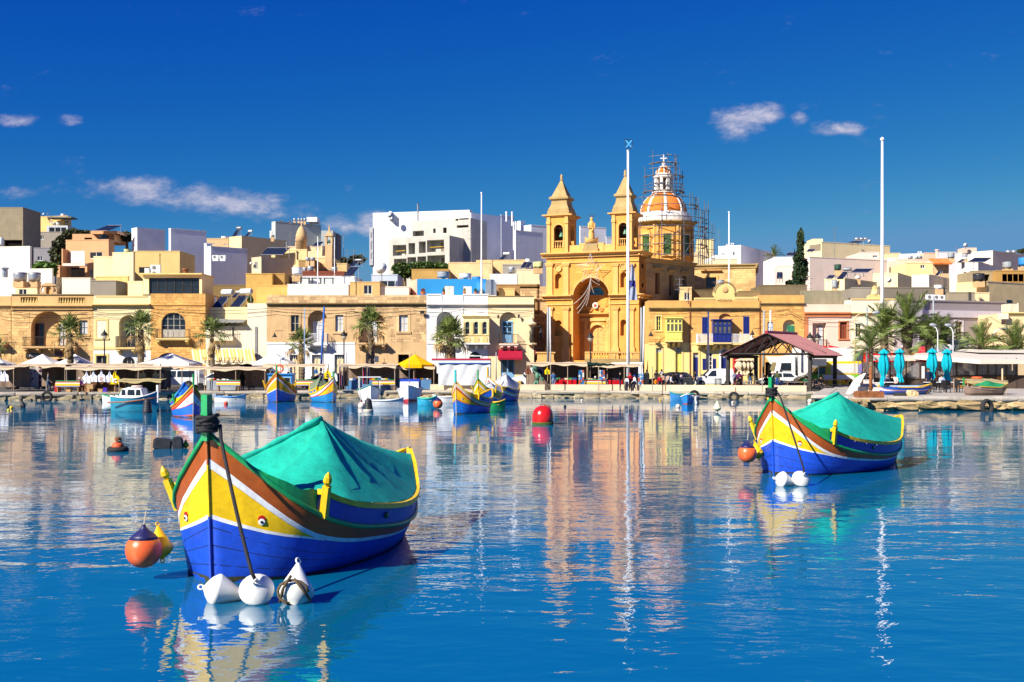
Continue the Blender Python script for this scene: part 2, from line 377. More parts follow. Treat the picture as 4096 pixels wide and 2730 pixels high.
# walls, windows, trim
class Face:
 def __init__(s,x,y,ang=0.0):
  s.x,s.y=x,y;s.ux,s.uy=math.cos(ang),math.sin(ang);s.ang=ang
 def S(s,px):
  k=(px-CXP)/FPX;return(k*s.y-s.x)/(s.ux-k*s.uy)
 def P(s,a,z,d=0.0):return(s.x+a*s.ux-d*s.uy,s.y+a*s.uy+d*s.ux,z)
 def Z(s,px,py):return WZ(py,s.y+s.S(px)*s.uy)
 def R(s,t,x0,y0,x1,y1):
  p0,q0=tp(t,x0,y0);p1,q1=tp(t,x1,y1);pm=(p0+p1)/2
  return(s.S(p0),s.S(p1),s.Z(pm,q1),s.Z(pm,q0))
def face_at(px,Y,ang=0.0):return Face(WX(px,Y),Y,ang)
def fbx(b,f,s0,s1,z0,z1,d0,d1):
 b.add([f.P(s0,z0,d0),f.P(s1,z0,d0),f.P(s1,z0,d1),f.P(s0,z0,d1),f.P(s0,z1,d0),f.P(s1,z1,d0),f.P(s1,z1,d1),f.P(s0,z1,d1)],[(0,3,2,1),(4,5,6,7),(0,1,5,4),(1,2,6,5),(2,3,7,6),(3,0,4,7)])
def arc_pts(s0,s1,z1,nseg=12,k=1.0):
 r=(s1-s0)/2;c=(s0+s1)/2;zs=z1-r*k
 return zs,[(c-r*math.cos(math.pi*i/nseg),zs+r*k*math.sin(math.pi*i/nseg))for i in range(nseg+1)]
def wall(f,parent,s0,s1,z0,z1,m,holes=(),depth=None,name='wall',back=True):
 """front sheet with real openings (s0,s1,z0,z1,arch,reveal) and, with depth, the box behind it"""
 b=MB();hs=[]
 for h in holes:
  h=list(h)+[0,.28][len(h)-4:]if len(h)<6 else list(h)
  h[0]=max(h[0],s0+.01);h[1]=min(h[1],s1-.01);h[2]=max(h[2],z0+.01);h[3]=min(h[3],z1-.01)
  if h[1]-h[0]>.05 and h[3]-h[2]>.05:hs.append(h)
 ss=sorted({s0,s1,*[h[0]for h in hs],*[h[1]for h in hs]});zz=sorted({z0,z1,*[h[2]for h in hs],*[h[3]for h in hs]})
 for a0,a1 in zip(ss,ss[1:]):
  for c0,c1 in zip(zz,zz[1:]):
   if a1-a0<1e-5 or c1-c0<1e-5:continue
   am,cm=(a0+a1)/2,(c0+c1)/2
   if any(h[0]<am<h[1]and h[2]<cm<h[3]for h in hs):continue
   b.add([f.P(a0,c0),f.P(a1,c0),f.P(a1,c1),f.P(a0,c1)],[(0,1,2,3)])
 for h0,h1,g0,g1,arch,rv in hs:
  path=[(h0,g0),(h1,g0)]
  if arch:
   zs,ap=arc_pts(h0,h1,g1,12,arch if arch is not True else 1.0)
   path+=[(h1,zs)]+ap[::-1][1:-1]+[(h0,zs)]
   for(pa,pb)in zip(ap,ap[1:]):
    cs=h0 if(pa[0]+pb[0])/2<(h0+h1)/2 else h1
    b.add([f.P(*pa),f.P(*pb),f.P(cs,g1)],[(0,1,2)]if cs==h1 else[(0,1,2)])
   mid=ap[6];b.add([f.P(h0,g1),f.P(*mid),f.P(h1,g1)],[(0,1,2)])
  else:path+=[(h1,g1),(h0,g1)]
  for(p,q)in zip(path,path[1:]+path[:1]):
   b.add([f.P(*p),f.P(*q),f.P(q[0],q[1],rv),f.P(p[0],p[1],rv)],[(0,1,2,3)])
 if depth:
  b.add([f.P(s0,z0),f.P(s0,z1),f.P(s0,z1,depth),f.P(s0,z0,depth)],[(0,1,2,3)])
  b.add([f.P(s1,z0),f.P(s1,z0,depth),f.P(s1,z1,depth),f.P(s1,z1)],[(0,1,2,3)])
  b.add([f.P(s0,z1),f.P(s1,z1),f.P(s1,z1,depth),f.P(s0,z1,depth)],[(0,1,2,3)])
  if back:b.add([f.P(s0,z0,depth),f.P(s0,z1,depth),f.P(s1,z1,depth),f.P(s1,z0,depth)],[(0,1,2,3)])
 return b.bd(name,m,parent)
def wnd(f,parent,r,frame=WHITE,cols=2,rows=2,d=.18,glass=None,fw=.06,panes=True):
 s0,s1,z0,z1=r;b=MB()
 for a0,a1,c0,c1 in[(s0,s1,z0,z0+fw),(s0,s1,z1-fw,z1),(s0,s0+fw,z0+fw,z1-fw),(s1-fw,s1,z0+fw,z1-fw)]:fbx(b,f,a0,a1,c0,c1,d,d+.07)
 for i in range(1,cols):
  c=s0+(s1-s0)*i/cols;fbx(b,f,c-fw/2,c+fw/2,z0+fw,z1-fw,d+.004,d+.066)
 for i in range(1,rows):
  c=z0+(z1-z0)*i/rows;fbx(b,f,s0+fw,s1-fw,c-fw*.3,c+fw*.3,d+.008,d+.062)
 w=b.bd('window',frame,parent)
 g=glass or GLASS
 for i in range(cols):
  for j in range(rows):
   a0,a1=s0+(s1-s0)*i/cols,s0+(s1-s0)*(i+1)/cols;c0,c1=z0+(z1-z0)*j/rows,z0+(z1-z0)*(j+1)/rows
   q=MB();q.add([f.P(a0,c0,d+.05),f.P(a1,c0,d+.05),f.P(a1,c1,d+.05),f.P(a0,c1,d+.05)],[(0,1,2,3)])
   q.bd('pane',g,w)
 return w
def opn(f,parent,r,d=.35,m=None,name='doorway'):
 b=MB();s0,s1,z0,z1=r;e=.02
 b.add([f.P(s0-e,z0-e,d),f.P(s1+e,z0-e,d),f.P(s1+e,z1+e,d),f.P(s0-e,z1+e,d)],[(0,1,2,3)]);return b.bd(name,m or DARKIN,parent)
def door(f,parent,r,m,leaves=2,panels=3,d=.2,fan=None):
 s0,s1,z0,z1=r;b=MB();fbx(b,f,s0,s1,z0,z1,d,d+.06)
 zt=z1
 for i in range(leaves):
  a0,a1=s0+(s1-s0)*i/leaves,s0+(s1-s0)*(i+1)/leaves
  for j in range(panels):
   c0,c1=z0+(zt-z0)*j/panels,z0+(zt-z0)*(j+1)/panels
   fbx(b,f,a0+.09,a1-.09,c0+.09,c1-.09,d-.035,d-.002)
  if i:fbx(b,f,a0-.015,a0+.015,z0,zt,d-.04,d-.003)
 o=b.bd('door',m,parent)
 h=MB();c=(s0+s1)/2+.08;fbx(h,f,c-.02,c+.02,z0+1.0,z0+1.12,d-.08,d-.036);h.bd('handle',METAL,o)
 if fan:
  g=MB();g.add([f.P(s0,z1,d+.03),f.P(s1,z1,d+.03),f.P(s1,fan,d+.03),f.P(s0,fan,d+.03)],[(0,1,2,3)]);g.bd('fanlight',GLASS,parent)
  g=MB()
  for i in range(5):
   c=s0+(s1-s0)*(i+.5)/5;fbx(g,f,c-.025,c+.025,z1,fan,d,d+.02)
  fbx(g,f,s0,s1,(z1+fan)/2-.02,(z1+fan)/2+.02,d-.003,d+.017);g.bd('fanlight_grille',WHITE,parent)
 return o
def shutters(f,parent,r,m,d=-.05,leaves=2,half=1):
 s0,s1,z0,z1=r
 for i in range(leaves):
  a0,a1=s0+(s1-s0)*i/leaves+.01,s0+(s1-s0)*(i+1)/leaves-.01;b=MB()
  for q in((a0,a0+.07,z0,z1),(a1-.07,a1,z0,z1),(a0+.07,a1-.07,z0,z0+.1),(a0+.07,a1-.07,z1-.1,z1),(a0+.07,a1-.07,(z0+z1)/2-.05,(z0+z1)/2+.05)):fbx(b,f,*q,d,d+.05)
  fbx(b,f,a0+.05,a1-.05,z0+.05,z1-.05,d+.04,d+.06)
  k=max(6,int((z1-z0)/.12))
  for j in range(k):
   c=z0+.1+(z1-z0-.2)*(j+.5)/k;fbx(b,f,a0+.07,a1-.07,c-.022,c+.022,d+.005,d+.04)
  b.bd('shutter',m,parent)
def srd(f,parent,r,m,w=.2,p=.05,sill=True,name='window_surround'):
 s0,s1,z0,z1=r;b=MB()
 fbx(b,f,s0-w,s0,z0,z1,-p,.02);fbx(b,f,s1,s1+w,z0,z1,-p,.02);fbx(b,f,s0-w,s1+w,z1,z1+w,-p,.02)
 if sill:fbx(b,f,s0-w-.06,s1+w+.06,z0-w*.8,z0,-p-.06,.02)
 return b.bd(name,m,parent)
def cnc(f,parent,s0,s1,z,h,p,m,name='cornice'):
 b=MB()
 prof=[(0.0,z-h),(-p*.35,z-h),(-p*.4,z-h*.55),(-p*.8,z-h*.4),(-p,z-h*.25),(-p,z),(0.0,z+.04)]
 prof=[(max(d_,-p)+(.02 if d_==0 else 0),zz)for d_,zz in prof]
 pts0=[f.P(s0,zz,d_)for d_,zz in prof];v=V3(f.P(s1,0,0))-V3(f.P(s0,0,0))
 b.prism(pts0,v);return b.bd(name,m,parent)
def sgc(f,parent,s0,s1,z0,z1,p,m,name='string_course'):
 b=MB();fbx(b,f,s0,s1,z0,z1,-p,.02);return b.bd(name,m,parent)
def rlg(f,parent,s0,s1,z0,h,dep,m,gap=.14,name='railing',t=.012,sides=True):
 b=MB();runs=[((s0,-dep),(s1,-dep))]
 if sides:runs+=[((s0,-dep),(s0,-.02)),((s1,-dep),(s1,-.02))]
 for(a,da),(c,dc)in runs:
  L=math.hypot(c-a,dc-da);k=max(2,int(L/gap))
  b.tube([f.P(a,z0+h,da),f.P(c,z0+h,dc)],.028,4);b.tube([f.P(a,z0+.08,da),f.P(c,z0+.08,dc)],.02,4)
  for i in range(k+1):
   q=i/k;b.tube([f.P(a+(c-a)*q,z0,da+(dc-da)*q),f.P(a+(c-a)*q,z0+h,da+(dc-da)*q)],t,4,cap=False)
 return b.bd(name,m,parent)
def corbel_mesh(m):
 key=('corbel',m.name)
 if key not in UNIT:
  b=MB();b.prism([(-.14,0,0),(-.14,-.8,0),(-.14,-.8,-.14),(-.14,-.45,-.3),(-.14,0,-.55)],(.28,0,0));UNIT[key]=b.mesh('corbel',m)
 return UNIT[key]
def bcy(f,parent,s0,s1,z,dep,m,corbels=4,rail=IRON,h=1.0,thick=.16,gap=.14,t=.012):
 b=MB();fbx(b,f,s0,s1,z-thick,z,-dep,.02);fbx(b,f,s0+.05,s1-.05,z-thick-.09,z-thick-.002,-dep+.07,.02)
 o=b.bd('balcony',m,parent)
 if rail:rlg(f,o,s0+.04,s1-.04,z,h,dep-.05,rail,gap,t=t)
 for i in range(corbels):
  c=s0+.3+(s1-s0-.6)*i/max(1,corbels-1);k=put('corbel',corbel_mesh(m),parent,True)
  k.location=V3(f.P(c,z-thick-.09))-WLOC[parent.name];k.rotation_euler=(0,0,f.ang);k.scale=(1,dep/.9,1)
 return o
BAL={}
def baluster(m):
 if m.name not in BAL:
  b=MB();b.box(-.09,.09,-.09,.09,0,.07)
  b.lathe([(.05,.07),(.06,.12),(.1,.25),(.085,.36),(.045,.5),(.04,.56),(.06,.62),(.035,.68),(.05,.8),(.07,.9),(.05,.93)],nn=8);b.box(-.09,.09,-.09,.09,.93,1.0)
  BAL[m.name]=b.mesh('baluster',m,smooth=True)
 return BAL[m.name]
def balusters(f,parent,s0,s1,z0,h,m,gap=.3,d=.12,w=None):
 k=max(1,round((s1-s0)/gap))
 for i in range(k):
  o=put('baluster',baluster(m),parent,True);o.location=V3(f.P(s0+(s1-s0)*(i+.5)/k,z0,d))-WLOC.get(parent.name,V3((0,0,0)))
  o.scale=(w or 1,w or 1,h);o.rotation_euler=(0,0,f.ang)
def bks(f,parent,s0,s1,z0,z1,m,bw=.62,bh=.27,holes=(),limit=290,proud=.018,seed=0,name='stone_block'):
 """ashlar laid course by course: each stone a piece of its own, past the limit the rest is one part"""
 rr=random.Random(seed*31+5);z=z0;row=0;rest=MB();cnt=0;cells=[]
 while z<z1-.05:
  h=min(bh,z1-z);s=s0-(bw*.5 if row%2 else 0)
  while s<s1-.05:
   w=bw*rr.uniform(.75,1.25);a0,a1=max(s,s0),min(s+w,s1)
   if a1-a0>.12 and not any(not(a1<=q[0]-.02 or a0>=q[1]+.02 or z+h<=q[2]-.02 or z>=q[3]+.02)for q in holes):cells.append((a0,a1,z,z+h))
   s+=w
  z+=h;row+=1
 for a0,a1,c0,c1 in cells:
  p=proud+rr.uniform(-.008,.012)
  if cnt<limit:
   pc_(name,m,parent,f.P((a0+a1)/2,(c0+c1)/2,-p/2+.03),(a1-a0-.025,p+.06,c1-c0-.025),f.ang)
  else:fbx(rest,f,a0+.0125,a1-.0125,c0+.0125,c1-.0125,-p,.03)
  cnt+=1
 if rest.v:tag(rest.bd(name,m,parent),kind='stuff')
def house(name,lb_,f,s0,s1,cat='house',group='houses along the waterfront'):
 return TH(name,lb_,cat,f.P((s0+s1)/2,QZ),0,group)
def cable(pts,r=.025,sag=.25,lb_=None,m=BLACK):
 b=MB();out_=[]
 for(p,q)in zip(pts,pts[1:]):
  p,q=V3(p),V3(q)
  for i in range(9):
   t=i/8;v=p.lerp(q,t);v.z-=sag*4*t*(1-t);out_.append(v)
 b.tube(out_,r,4);return tag(b.bd('overhead_cable',m),lb_,'cable','cables strung along the facades')
# the waterfront houses
HY=124.0
OCHRE=stone('ochre_limestone','dfb57c',stain=.5,dirt=(.30,.17,.06))
OCHREB=stone('ochre_block','e3b97e',perobj=.5,stain=.25)
HONEY=stone('honey_limestone','e2ad66',stain=.4,dirt=(.36,.2,.07))
HONEYB=stone('honey_block','e6b068',perobj=.45,stain=.2)
CREAM=pls('cream_plaster','f2dfae')
CT=pls('cream_trim','ecd08a')
WHITEP=pls('white_plaster','f1efee',stain=.12)
PALEP=pls('pale_plaster','f3e6cb',stain=.18)
TANST=stone('tan_limestone','d8b486',stain=.6,dirt=(.24,.15,.07))
TANB=stone('tan_block','dab688',perobj=.6,stain=.4,dirt=(.24,.15,.07))
WEATH=stone('weathered_capping','8d7a58',stain=.5)
SANDP=pls('sand_plaster','efd9ae')
BLUEP=pnt('blue_door_paint','7fb2dc');NAVY=pnt('navy_paint','23307e');YELP=pnt('pale_yellow_paint','f6ea7a');GREENP=pnt('green_shutter_paint','3f8f6a')
BRNP=pnt('brown_wood_paint','6b4630',rough=.6);GREYP=pnt('grey_door_paint','b9b2a8',rough=.6);TERRA=pls('terracotta_trim','cf8458');PINKP=pls('pink_plaster','f4d3c0')
CURT=clt('white_curtain','c8ccd2')
def flat(f,px0,px1):return f.S(px0),f.S(px1)
fH=face_at(600,HY)
# ochre house cut by the left edge
s0,s1=flat(fH,-260,44)
h=house('ochre_house','ochre stone house cut off by the left edge of the picture',fH,s0,s1)
q=fH.R('A',-420,300,35,640)
wall(fH,h,s0,s1,QZ,fH.Z(20,ty('a',1325)),OCHRE,[(q[0],q[1],q[2],q[3],1,.9)],9)
opn(fH,h,q,.9,OCHRE,'recess_wall');wnd(fH,h,(q[0]+.5,q[1]-1.2,q[2],q[3]-1.3),BRNP,2,3,.8)
cnc(fH,h,s0,s1-.02,fH.Z(20,ty('A',135)),.35,.35,OCHRE)
bcy(fH,h,q[0]-.2,fH.S(tx('A',110)),q[2],.9,OCHRE,3)
bks(fH,h,s0,s1,QZ+.1,fH.Z(20,ty('A',160)),OCHREB,.7,.3,[q,(q[0]-.3,q[1]+1,q[2]-.9,q[2])],200,seed=1)
# loggia house
s0,s1=flat(fH,46,373)
h=house('loggia_house','ochre stone house with wide arched loggia and balustraded parapet',fH,s0,s1)
za=fH.Z(200,ty('A',190));ztop=fH.Z(200,ty('A',5))
arch=fH.R('A',405,215,855,675);wr=fH.R('A',1035,335,1145,520)
g1=fH.R('A',345,845,560,1250);g2=fH.R('A',700,833,880,1250);g3=fH.R('A',1030,800,1180,1250)
zp=fH.Z(200,ty('A',120));b1=fH.R('A',270,30,490,105);b2=fH.R('A',765,35,1110,110)
wall(fH,h,s0,s1,QZ,za,OCHRE,[(*arch,.95,1.1),(*wr,0,.25),(*g1,.8,.5),(*g2,.8,.5),(*g3,0,.4)],9)
opn(fH,h,arch,1.1,OCHREB,'recess_wall')
for q,gl in((fH.R('A',408,372,525,672),GLASS),(fH.R('A',722,374,840,668),CURT)):
 fr=Face(fH.P(0,0,1.0)[0],fH.P(0,0,1.0)[1]);wnd(fr,h,q,BRNP,2,3,-.02,gl)
wnd(fH,h,wr,IRON,2,2,.15,CURT);srd(fH,h,wr,OCHREB,.25,.03)
opn(fH,h,g1,.5);opn(fH,h,g2,.5);opn(fH,h,g3,.4,GREYP,'roller_shutter')
wall(fH,h,s0,s1,za,ztop,OCHRE,[(*b1,0,.3),(*b2,0,.3)],.4,name='parapet')
balusters(fH,h,b1[0],b1[1],b1[2],b1[3]-b1[2],CT,.29,.15);balusters(fH,h,b2[0],b2[1],b2[2],b2[3]-b2[2],CT,.29,.15)
sgc(fH,h,s0,s1,ztop,ztop+.12,.1,WEATH,'parapet_coping')
cnc(fH,h,s0+.01,s1-.01,fH.Z(200,ty('A',135)),.5,.42,OCHRE)
bcy(fH,h,*fH.R('A',335,0,1040,1)[:2],arch[2],.95,OCHRE,5)
sg=fH.R('A',340,762,560,830);b=MB();fbx(b,fH,*sg,-.12,-.02);sgn=tag(b.bd('shop_sign',pnt('dark_brown_sign','3a2a22')),'dark brown restaurant sign with white script on the loggia house','sign')
text_part('lettering','Pisces',WHITE,sgn,fH.P((sg[0]+sg[1])/2,sg[2]+.18,-.125),.42,extrude=.003)
b=MB();fbx(b,fH,*fH.R('A',725,740,820,797),-.1,.02);b.bd('shop_panel',pnt('maroon_panel','5a1a1c'),h)
bks(fH,h,s0,s1,QZ+.1,za-.25,OCHREB,.66,.30,[arch,wr,g1,g2,g3,(*fH.R('A',320,665,1060,760),),sg],290,seed=2)
# cream house
s0,s1=flat(fH,373.5,603)
h=house('cream_house','cream plastered house with yellow trim and white painted ground floor',fH,s0,s1)
zt=fH.Z(480,ty('a',1318));zw=fH.Z(480,ty('A',715))
arch=fH.R('A',1555,265,1810,690);g1=fH.R('A',1258,795,1395,1200);g2=fH.R('A',1600,810,1760,1250)
wall(fH,h,s0,s1,zw,zt,CREAM,[(*arch,.9,.8)],9);wall(fH,h,s0,s1,QZ,zw,WHITEP,[(*g1,0,.25),(*g2,.9,.3)],9,name='painted_ground_floor')
opn(fH,h,arch,.8,CREAM,'recess_wall');fr=Face(fH.P(0,0,.7)[0],HY+.7);wnd(fr,h,fH.R('A',1612,345,1745,688),GREYP,2,3,0)
bcy(fH,h,*fH.R('A',1540,0,1800,1)[:2],arch[2],.85,CT,2,IRON,1.2,gap=.16,t=.025)
wnd(fH,h,g1,GREYP,2,3,.2);srd(fH,h,g1,CT,.22,.06)
wnd(fH,h,g2,GREYP,3,2,.25);sgc(fH,h,s0,s1,zw-.02,zw+.25,.07,CT)
bw=fH.R('A',1265,338,1392,565);srd(fH,h,bw,CT,.22,.05,name='blind_window_surround');b=MB();fbx(b,fH,*bw,-.012,.02);b.bd('blind_window',PALEP,h)
cnc(fH,h,s0+.05,s1-.05,fH.Z(480,ty('A',122)),.35,.45,CT);sgc(fH,h,s0+.3,s1-.4,zt-.14,zt-.02,.06,CT,'parapet_coping')
# orange ashlar house with arched french window
s0,s1=flat(fH,603.5,822)
h=house('orange_ashlar_house','orange stone block house with tall arched french window',fH,s0,s1)
zt=fH.Z(700,ty('A',-15));arch=(fH.S(tx('A',2108)),fH.S(tx('B',135)),fH.Z(700,ty('A',568)),fH.Z(700,ty('A',232)))
g=(fH.S(tx('A',2045)),fH.S(tx('B',60)),QZ+.02,fH.Z(700,ty('A',760)))
wall(fH,h,s0,s1,QZ,zt,HONEY,[(*arch,.9,.3),(*g,.85,.4)],9);opn(fH,h,g,.4)
wnd(fH,h,arch,GREYP,4,4,.2);b=MB();fbx(b,fH,arch[0]+.06,arch[1]-.06,arch[2],arch[2]+1.0,.15,.21)
for i in range(4):
 a=arch[0]+.12+(arch[1]-arch[0]-.24)*i/4;fbx(b,fH,a+.06,a+(arch[1]-arch[0])/4-.1,arch[2]+.15,arch[2]+.75,.11,.149)
b.bd('french_window_panels',GREYP,h)
cnc(fH,h,s0+.01,s1-.01,fH.Z(700,ty('A',128)),.2,.14,HONEY)
bcy(fH,h,arch[0]-.45,arch[1]+.6,arch[2],.8,CT,2,IRON,.95)
bks(fH,h,s0,s1,QZ+.1,zt-.02,HONEYB,.62,.285,[(arch[0]-.2,arch[1]+.2,arch[2]-.8,arch[3]+.15),g],299,seed=3)
# stepped cream building with the striped awning
s0,s1=flat(fH,822.5,1067)
h=house('stepped_cream_building','pale cream stepped building behind the striped awning',fH,s0,s1)
z1=fH.Z(900,ty('B',410));zB=fH.Z(900,ty('B',168));zC=fH.Z(1000,ty('B',112))
dop=fH.R('B',520,380,752,552);gd=fH.R('B',220,900,380,1250);g2=fH.R('B',845,905,1000,1250)
sm=fH.S(tx('B',1075))
wall(fH,h,s0,s1,QZ,z1,PALEP,[(*gd,0,.4),(*g2,0,.4)],9);opn(fH,h,gd,.4);opn(fH,h,g2,.4)
f2=Face(fH.x,HY+1.6);q0=f2.S(822.5)
wall(f2,h,q0,f2.S(tx('B',695)),z1,f2.Z(900,ty('B',165)),CREAM,[],7,'upper_wall')
f3=Face(fH.x,HY+.9);wall(f3,h,f3.S(tx('B',690)),f3.S(tx('B',945)),z1,f3.Z(900,ty('B',160)),CREAM,[],7.5,'upper_wall')
wall(fH,h,fH.S(tx('B',945)),s1,z1,zC,PALEP,[],8.6,'upper_wall')
b=MB();q=f2.R('B',522,380,755,560);b.add([f2.P(q[0],q[2],-.02),f2.P(q[1],q[2],-.02),f2.P(q[1],q[3],-.02),f2.P(q[0],q[3],-.02)],[(0,1,2,3)]);b.bd('terrace_door',GLASS,h)
rlg(fH,h,*fH.R('B',505,0,770,1)[:2],fH.Z(900,ty('B',548)),1.0,.7,IRON,.16,t=.02)
b=MB();fbx(b,fH,*fH.R('B',480,548,775,600),-.75,.02);b.bd('balcony',PALEP,h)
aw=fH.R('B',400,310,912,350);b=MB();k=26
b.grid(lambda u,v:fH.P(aw[0]+(aw[1]-aw[0])*u,aw[3]-v*.45-.05*abs(math.sin(u*20))*(v>.9),1.2-v*2.0),k,3);b.bd('grey_awning',clt('grey_awning_cloth','8d8d88'),h)
rr=fH.R('B',1045,415,1075,820);b=MB();fbx(b,fH,rr[0],rr[1],rr[2],rr[3],-.06,.02)
for i in range(16):fbx(b,fH,rr[0]-.03,rr[1]+.03,rr[2]+.1+i*.2,rr[2]+.17+i*.2,-.09,-.062)
b.bd('service_riser',mat('grey_plastic',(.28,.28,.28)),h)
# big tan house
s0,s1=flat(fH,1067.5,1705)
h=house('tan_stone_house','long weathered tan stone house with white lower wall and two arched balconies',fH,s0,s1)
zt=fH.Z(1400,ty('B',5));zw=fH.Z(1200,ty('B',640));sw=fH.S(tx('C',65))
w1=fH.R('B',1515,265,1620,482);w2=fH.R('B',2095,262,2200,482);w3=fH.R('C',640,265,757,482)
a1=fH.R('B',1735,205,1990,640);a2=fH.R('C',115,230,470,625)
d1=fH.R('B',1500,785,1640,1230);d2=fH.R('B',1790,785,1912,1230);d3=fH.R('B',2085,783,2215,1230);g4=fH.R('C',630,780,770,1230);g5=fH.R('C',205,740,330,1230)
up=[(*w1,0,.22),(*w2,0,.22),(*w3,0,.22),(*a1,1,.8),(*a2,1,.8)]
wall(fH,h,s0,s1,zw,zt,TANST,up,9)
wall(fH,h,s0,sw,QZ,zw,WHITEP,[(*d,0,.3)for d in(d1,d2,d3)],9,name='painted_ground_floor');wall(fH,h,sw,s1,QZ,zw,TANST,[(*g4,0,.35),(*g5,.8,.35)],9,name='stone_ground_floor')
for w in(w1,w2,w3):wnd(fH,h,w,pnt('cream_window_paint','d8c9a6'),2,2,.14,CURT if w is not w1 else None);srd(fH,h,w,TANB,.28,.04)
for a,rc in((a1,fH.R('B',1790,345,1922,640)),(a2,fH.R('C',225,345,345,620))):
 opn(fH,h,a,.8,TANST,'recess_wall');fr=Face(fH.x,HY+.72);wnd(fr,h,rc,WHITE,2,3,0,CURT)
bcy(fH,h,*fH.R('B',1725,0,2005,1)[:2],zw-.02+.0,.85,WHITEP,2,WHITE,1.1,gap=.13,t=.03)
bcy(fH,h,*fH.R('C',110,0,480,1)[:2],fH.Z(1500,ty('C',632)),.9,TANST,3,None)
for d in(d1,d2,d3):
 door(fH,h,(d[0],d[1],d[2],d[3]-.45),pnt('cream_door_paint','e6d5ae'),2,4,.2,d[3]);srd(fH,h,d,WHITEP,.22,.06,False,'door_surround')
opn(fH,h,g4,.35);opn(fH,h,g5,.35,GREYP,'door');srd(fH,h,g4,TANB,.2,.05,False)
sgc(fH,h,s0,sw,zw-.03,zw+.16,.06,WHITEP);cnc(fH,h,s0+.02,s1-.02,fH.Z(1400,ty('B',112)),.3,.36,WEATH)
hl=[(w[0]-.3,w[1]+.3,w[2]-.3,w[3]+.3)for w in(w1,w2,w3)]+[a1,a2]
bks(fH,h,sw,s1,zw+.2,fH.Z(1400,ty('B',140)),TANB,.6,.28,hl,230,seed=4)
bks(fH,h,s0,s1,fH.Z(1400,ty('B',105)),zt,TANB,.75,.3,[],60,seed=5)
b=MB();q=fH.R('C',330,800,385,880);fbx(b,fH,*q,-.75,-.7);b.tube([fH.P(q[0]+.2,q[3]+.5,-.72),fH.P(q[0]+.2,q[3]-.02,-.72)],.02,5);tag(b.bd('hanging_sign',pnt('slate_sign','4d5666')),'small dark slate sign hanging on the tan stone house','sign')
fl=MB();q=fH.R('C',920,210,975,250);fbx(fl,fH,*q,-.5,-.35);tag(fl.bd('floodlight',BLACK),'black floodlight fixed to the tan stone house','floodlight')
# white house with stone gallarija
s0,s1=flat(fH,1706,1952)
h=house('white_house','white painted house with carved stone enclosed balcony',fH,s0,s1)
zt=fH.Z(1800,ty('C',5));a1=fH.R('C',1130,220,1350,640);g1=fH.R('C',1560,745,1705,1230);gz=fH.R('C',1480,280,1820,635)
wall(fH,h,s0,s1,QZ,zt,WHITEP,[(*a1,1,.7),(*g1,1,.3)],9);opn(fH,h,a1,.7,WHITEP,'recess_wall')
fr=Face(fH.x,HY+.62);wnd(fr,h,fH.R('C',1175,345,1290,640),GREYP,2,3,0)
wnd(fH,h,g1,BRNP,3,5,.2);srd(fH,h,(g1[0],g1[1],g1[2],g1[3]-.5),WHITEP,.14,.07,False,'door_surround')
cnc(fH,h,s0,s1,fH.Z(1800,ty('C',120)),.3,.4,WHITEP);sgc(fH,h,s0,s1,fH.Z(1800,ty('C',640)),fH.Z(1800,ty('C',632))+.08,.1,WHITEP)
for a,c in((1000,1195),(1470,1810)):sgc(fH,h,*fH.R('C',a+5,0,c,1)[:2],zt-.02,zt+.14,.08,WHITEP,'parapet_coping')
for a in(1185,1465):b=MB();fbx(b,fH,*fH.R('C',a,10,a+16,240),-.07,.02);b.bd('drainpipe',WHITEP,h)
bcy(fH,h,*fH.R('C',1112,0,1370,1)[:2],fH.Z(1770,ty('C',640)),.7,CREAM,2,None);b=MB();fbx(b,fH,*fH.R('C',1115,505,1368,520),-.7,-.5);b.bd('balcony_coping',CREAM,h)
balusters(fH,h,*fH.R('C',1115,0,1368,1)[:2],fH.Z(1770,ty('C',640)),1.0,CREAM,.28,-.6)
fg=Face(fH.x,HY-1.1);gg=fg.R('C',1480,285,1818,632);gw=(gg[1]-gg[0])/3
ho=[(gg[0]+gw*(i+.5)-.24,gg[0]+gw*(i+.5)+.24,gg[2]+.95,gg[3]-.55)for i in range(3)]
wall(fg,h,gg[0],gg[1],gg[2],gg[3],CREAM,[(*q,1,.15)for q in ho],1.1,'enclosed_balcony')
for q in ho:wnd(fg,h,q,GREYP,1,2,.1)
for i in range(4):b=MB();c=gg[0]+gw*i;fbx(b,fg,max(gg[0],c-.14),min(gg[1],c+.14),gg[2]+.9,gg[3]-.6,-.06,.01);b.bd('pilaster',CT,h)
for i in range(3):
 b=MB();zs,ap=arc_pts(gg[0]+gw*(i+.5)-.3,gg[0]+gw*(i+.5)+.3,gg[2]+.75,8);b.prism([fg.P(gg[0]+gw*(i+.5)-.3,gg[2]+.12,-.05)]+[fg.P(p,z,-.05)for p,z in ap]+[fg.P(gg[0]+gw*(i+.5)+.3,gg[2]+.12,-.05)],(0,.04,0));b.bd('carved_panel',CT,h)
cnc(fg,h,gg[0]-.1,gg[1]+.1,gg[3]+.08,.25,.2,CT);sgc(fg,h,gg[0]-.03,gg[1]+.03,gg[2]+.82,gg[2]+.92,.07,CT);sgc(fg,h,gg[0]-.1,gg[1]+.1,gg[2]-.14,gg[2],.12,WHITEP,'balcony_floor')
for i in range(3):
 k=put('corbel',corbel_mesh(WHITEP),h,True);k.location=V3(fH.P(gg[0]+gw*(i+.5),gg[2]-.16))-WLOC[h.name]
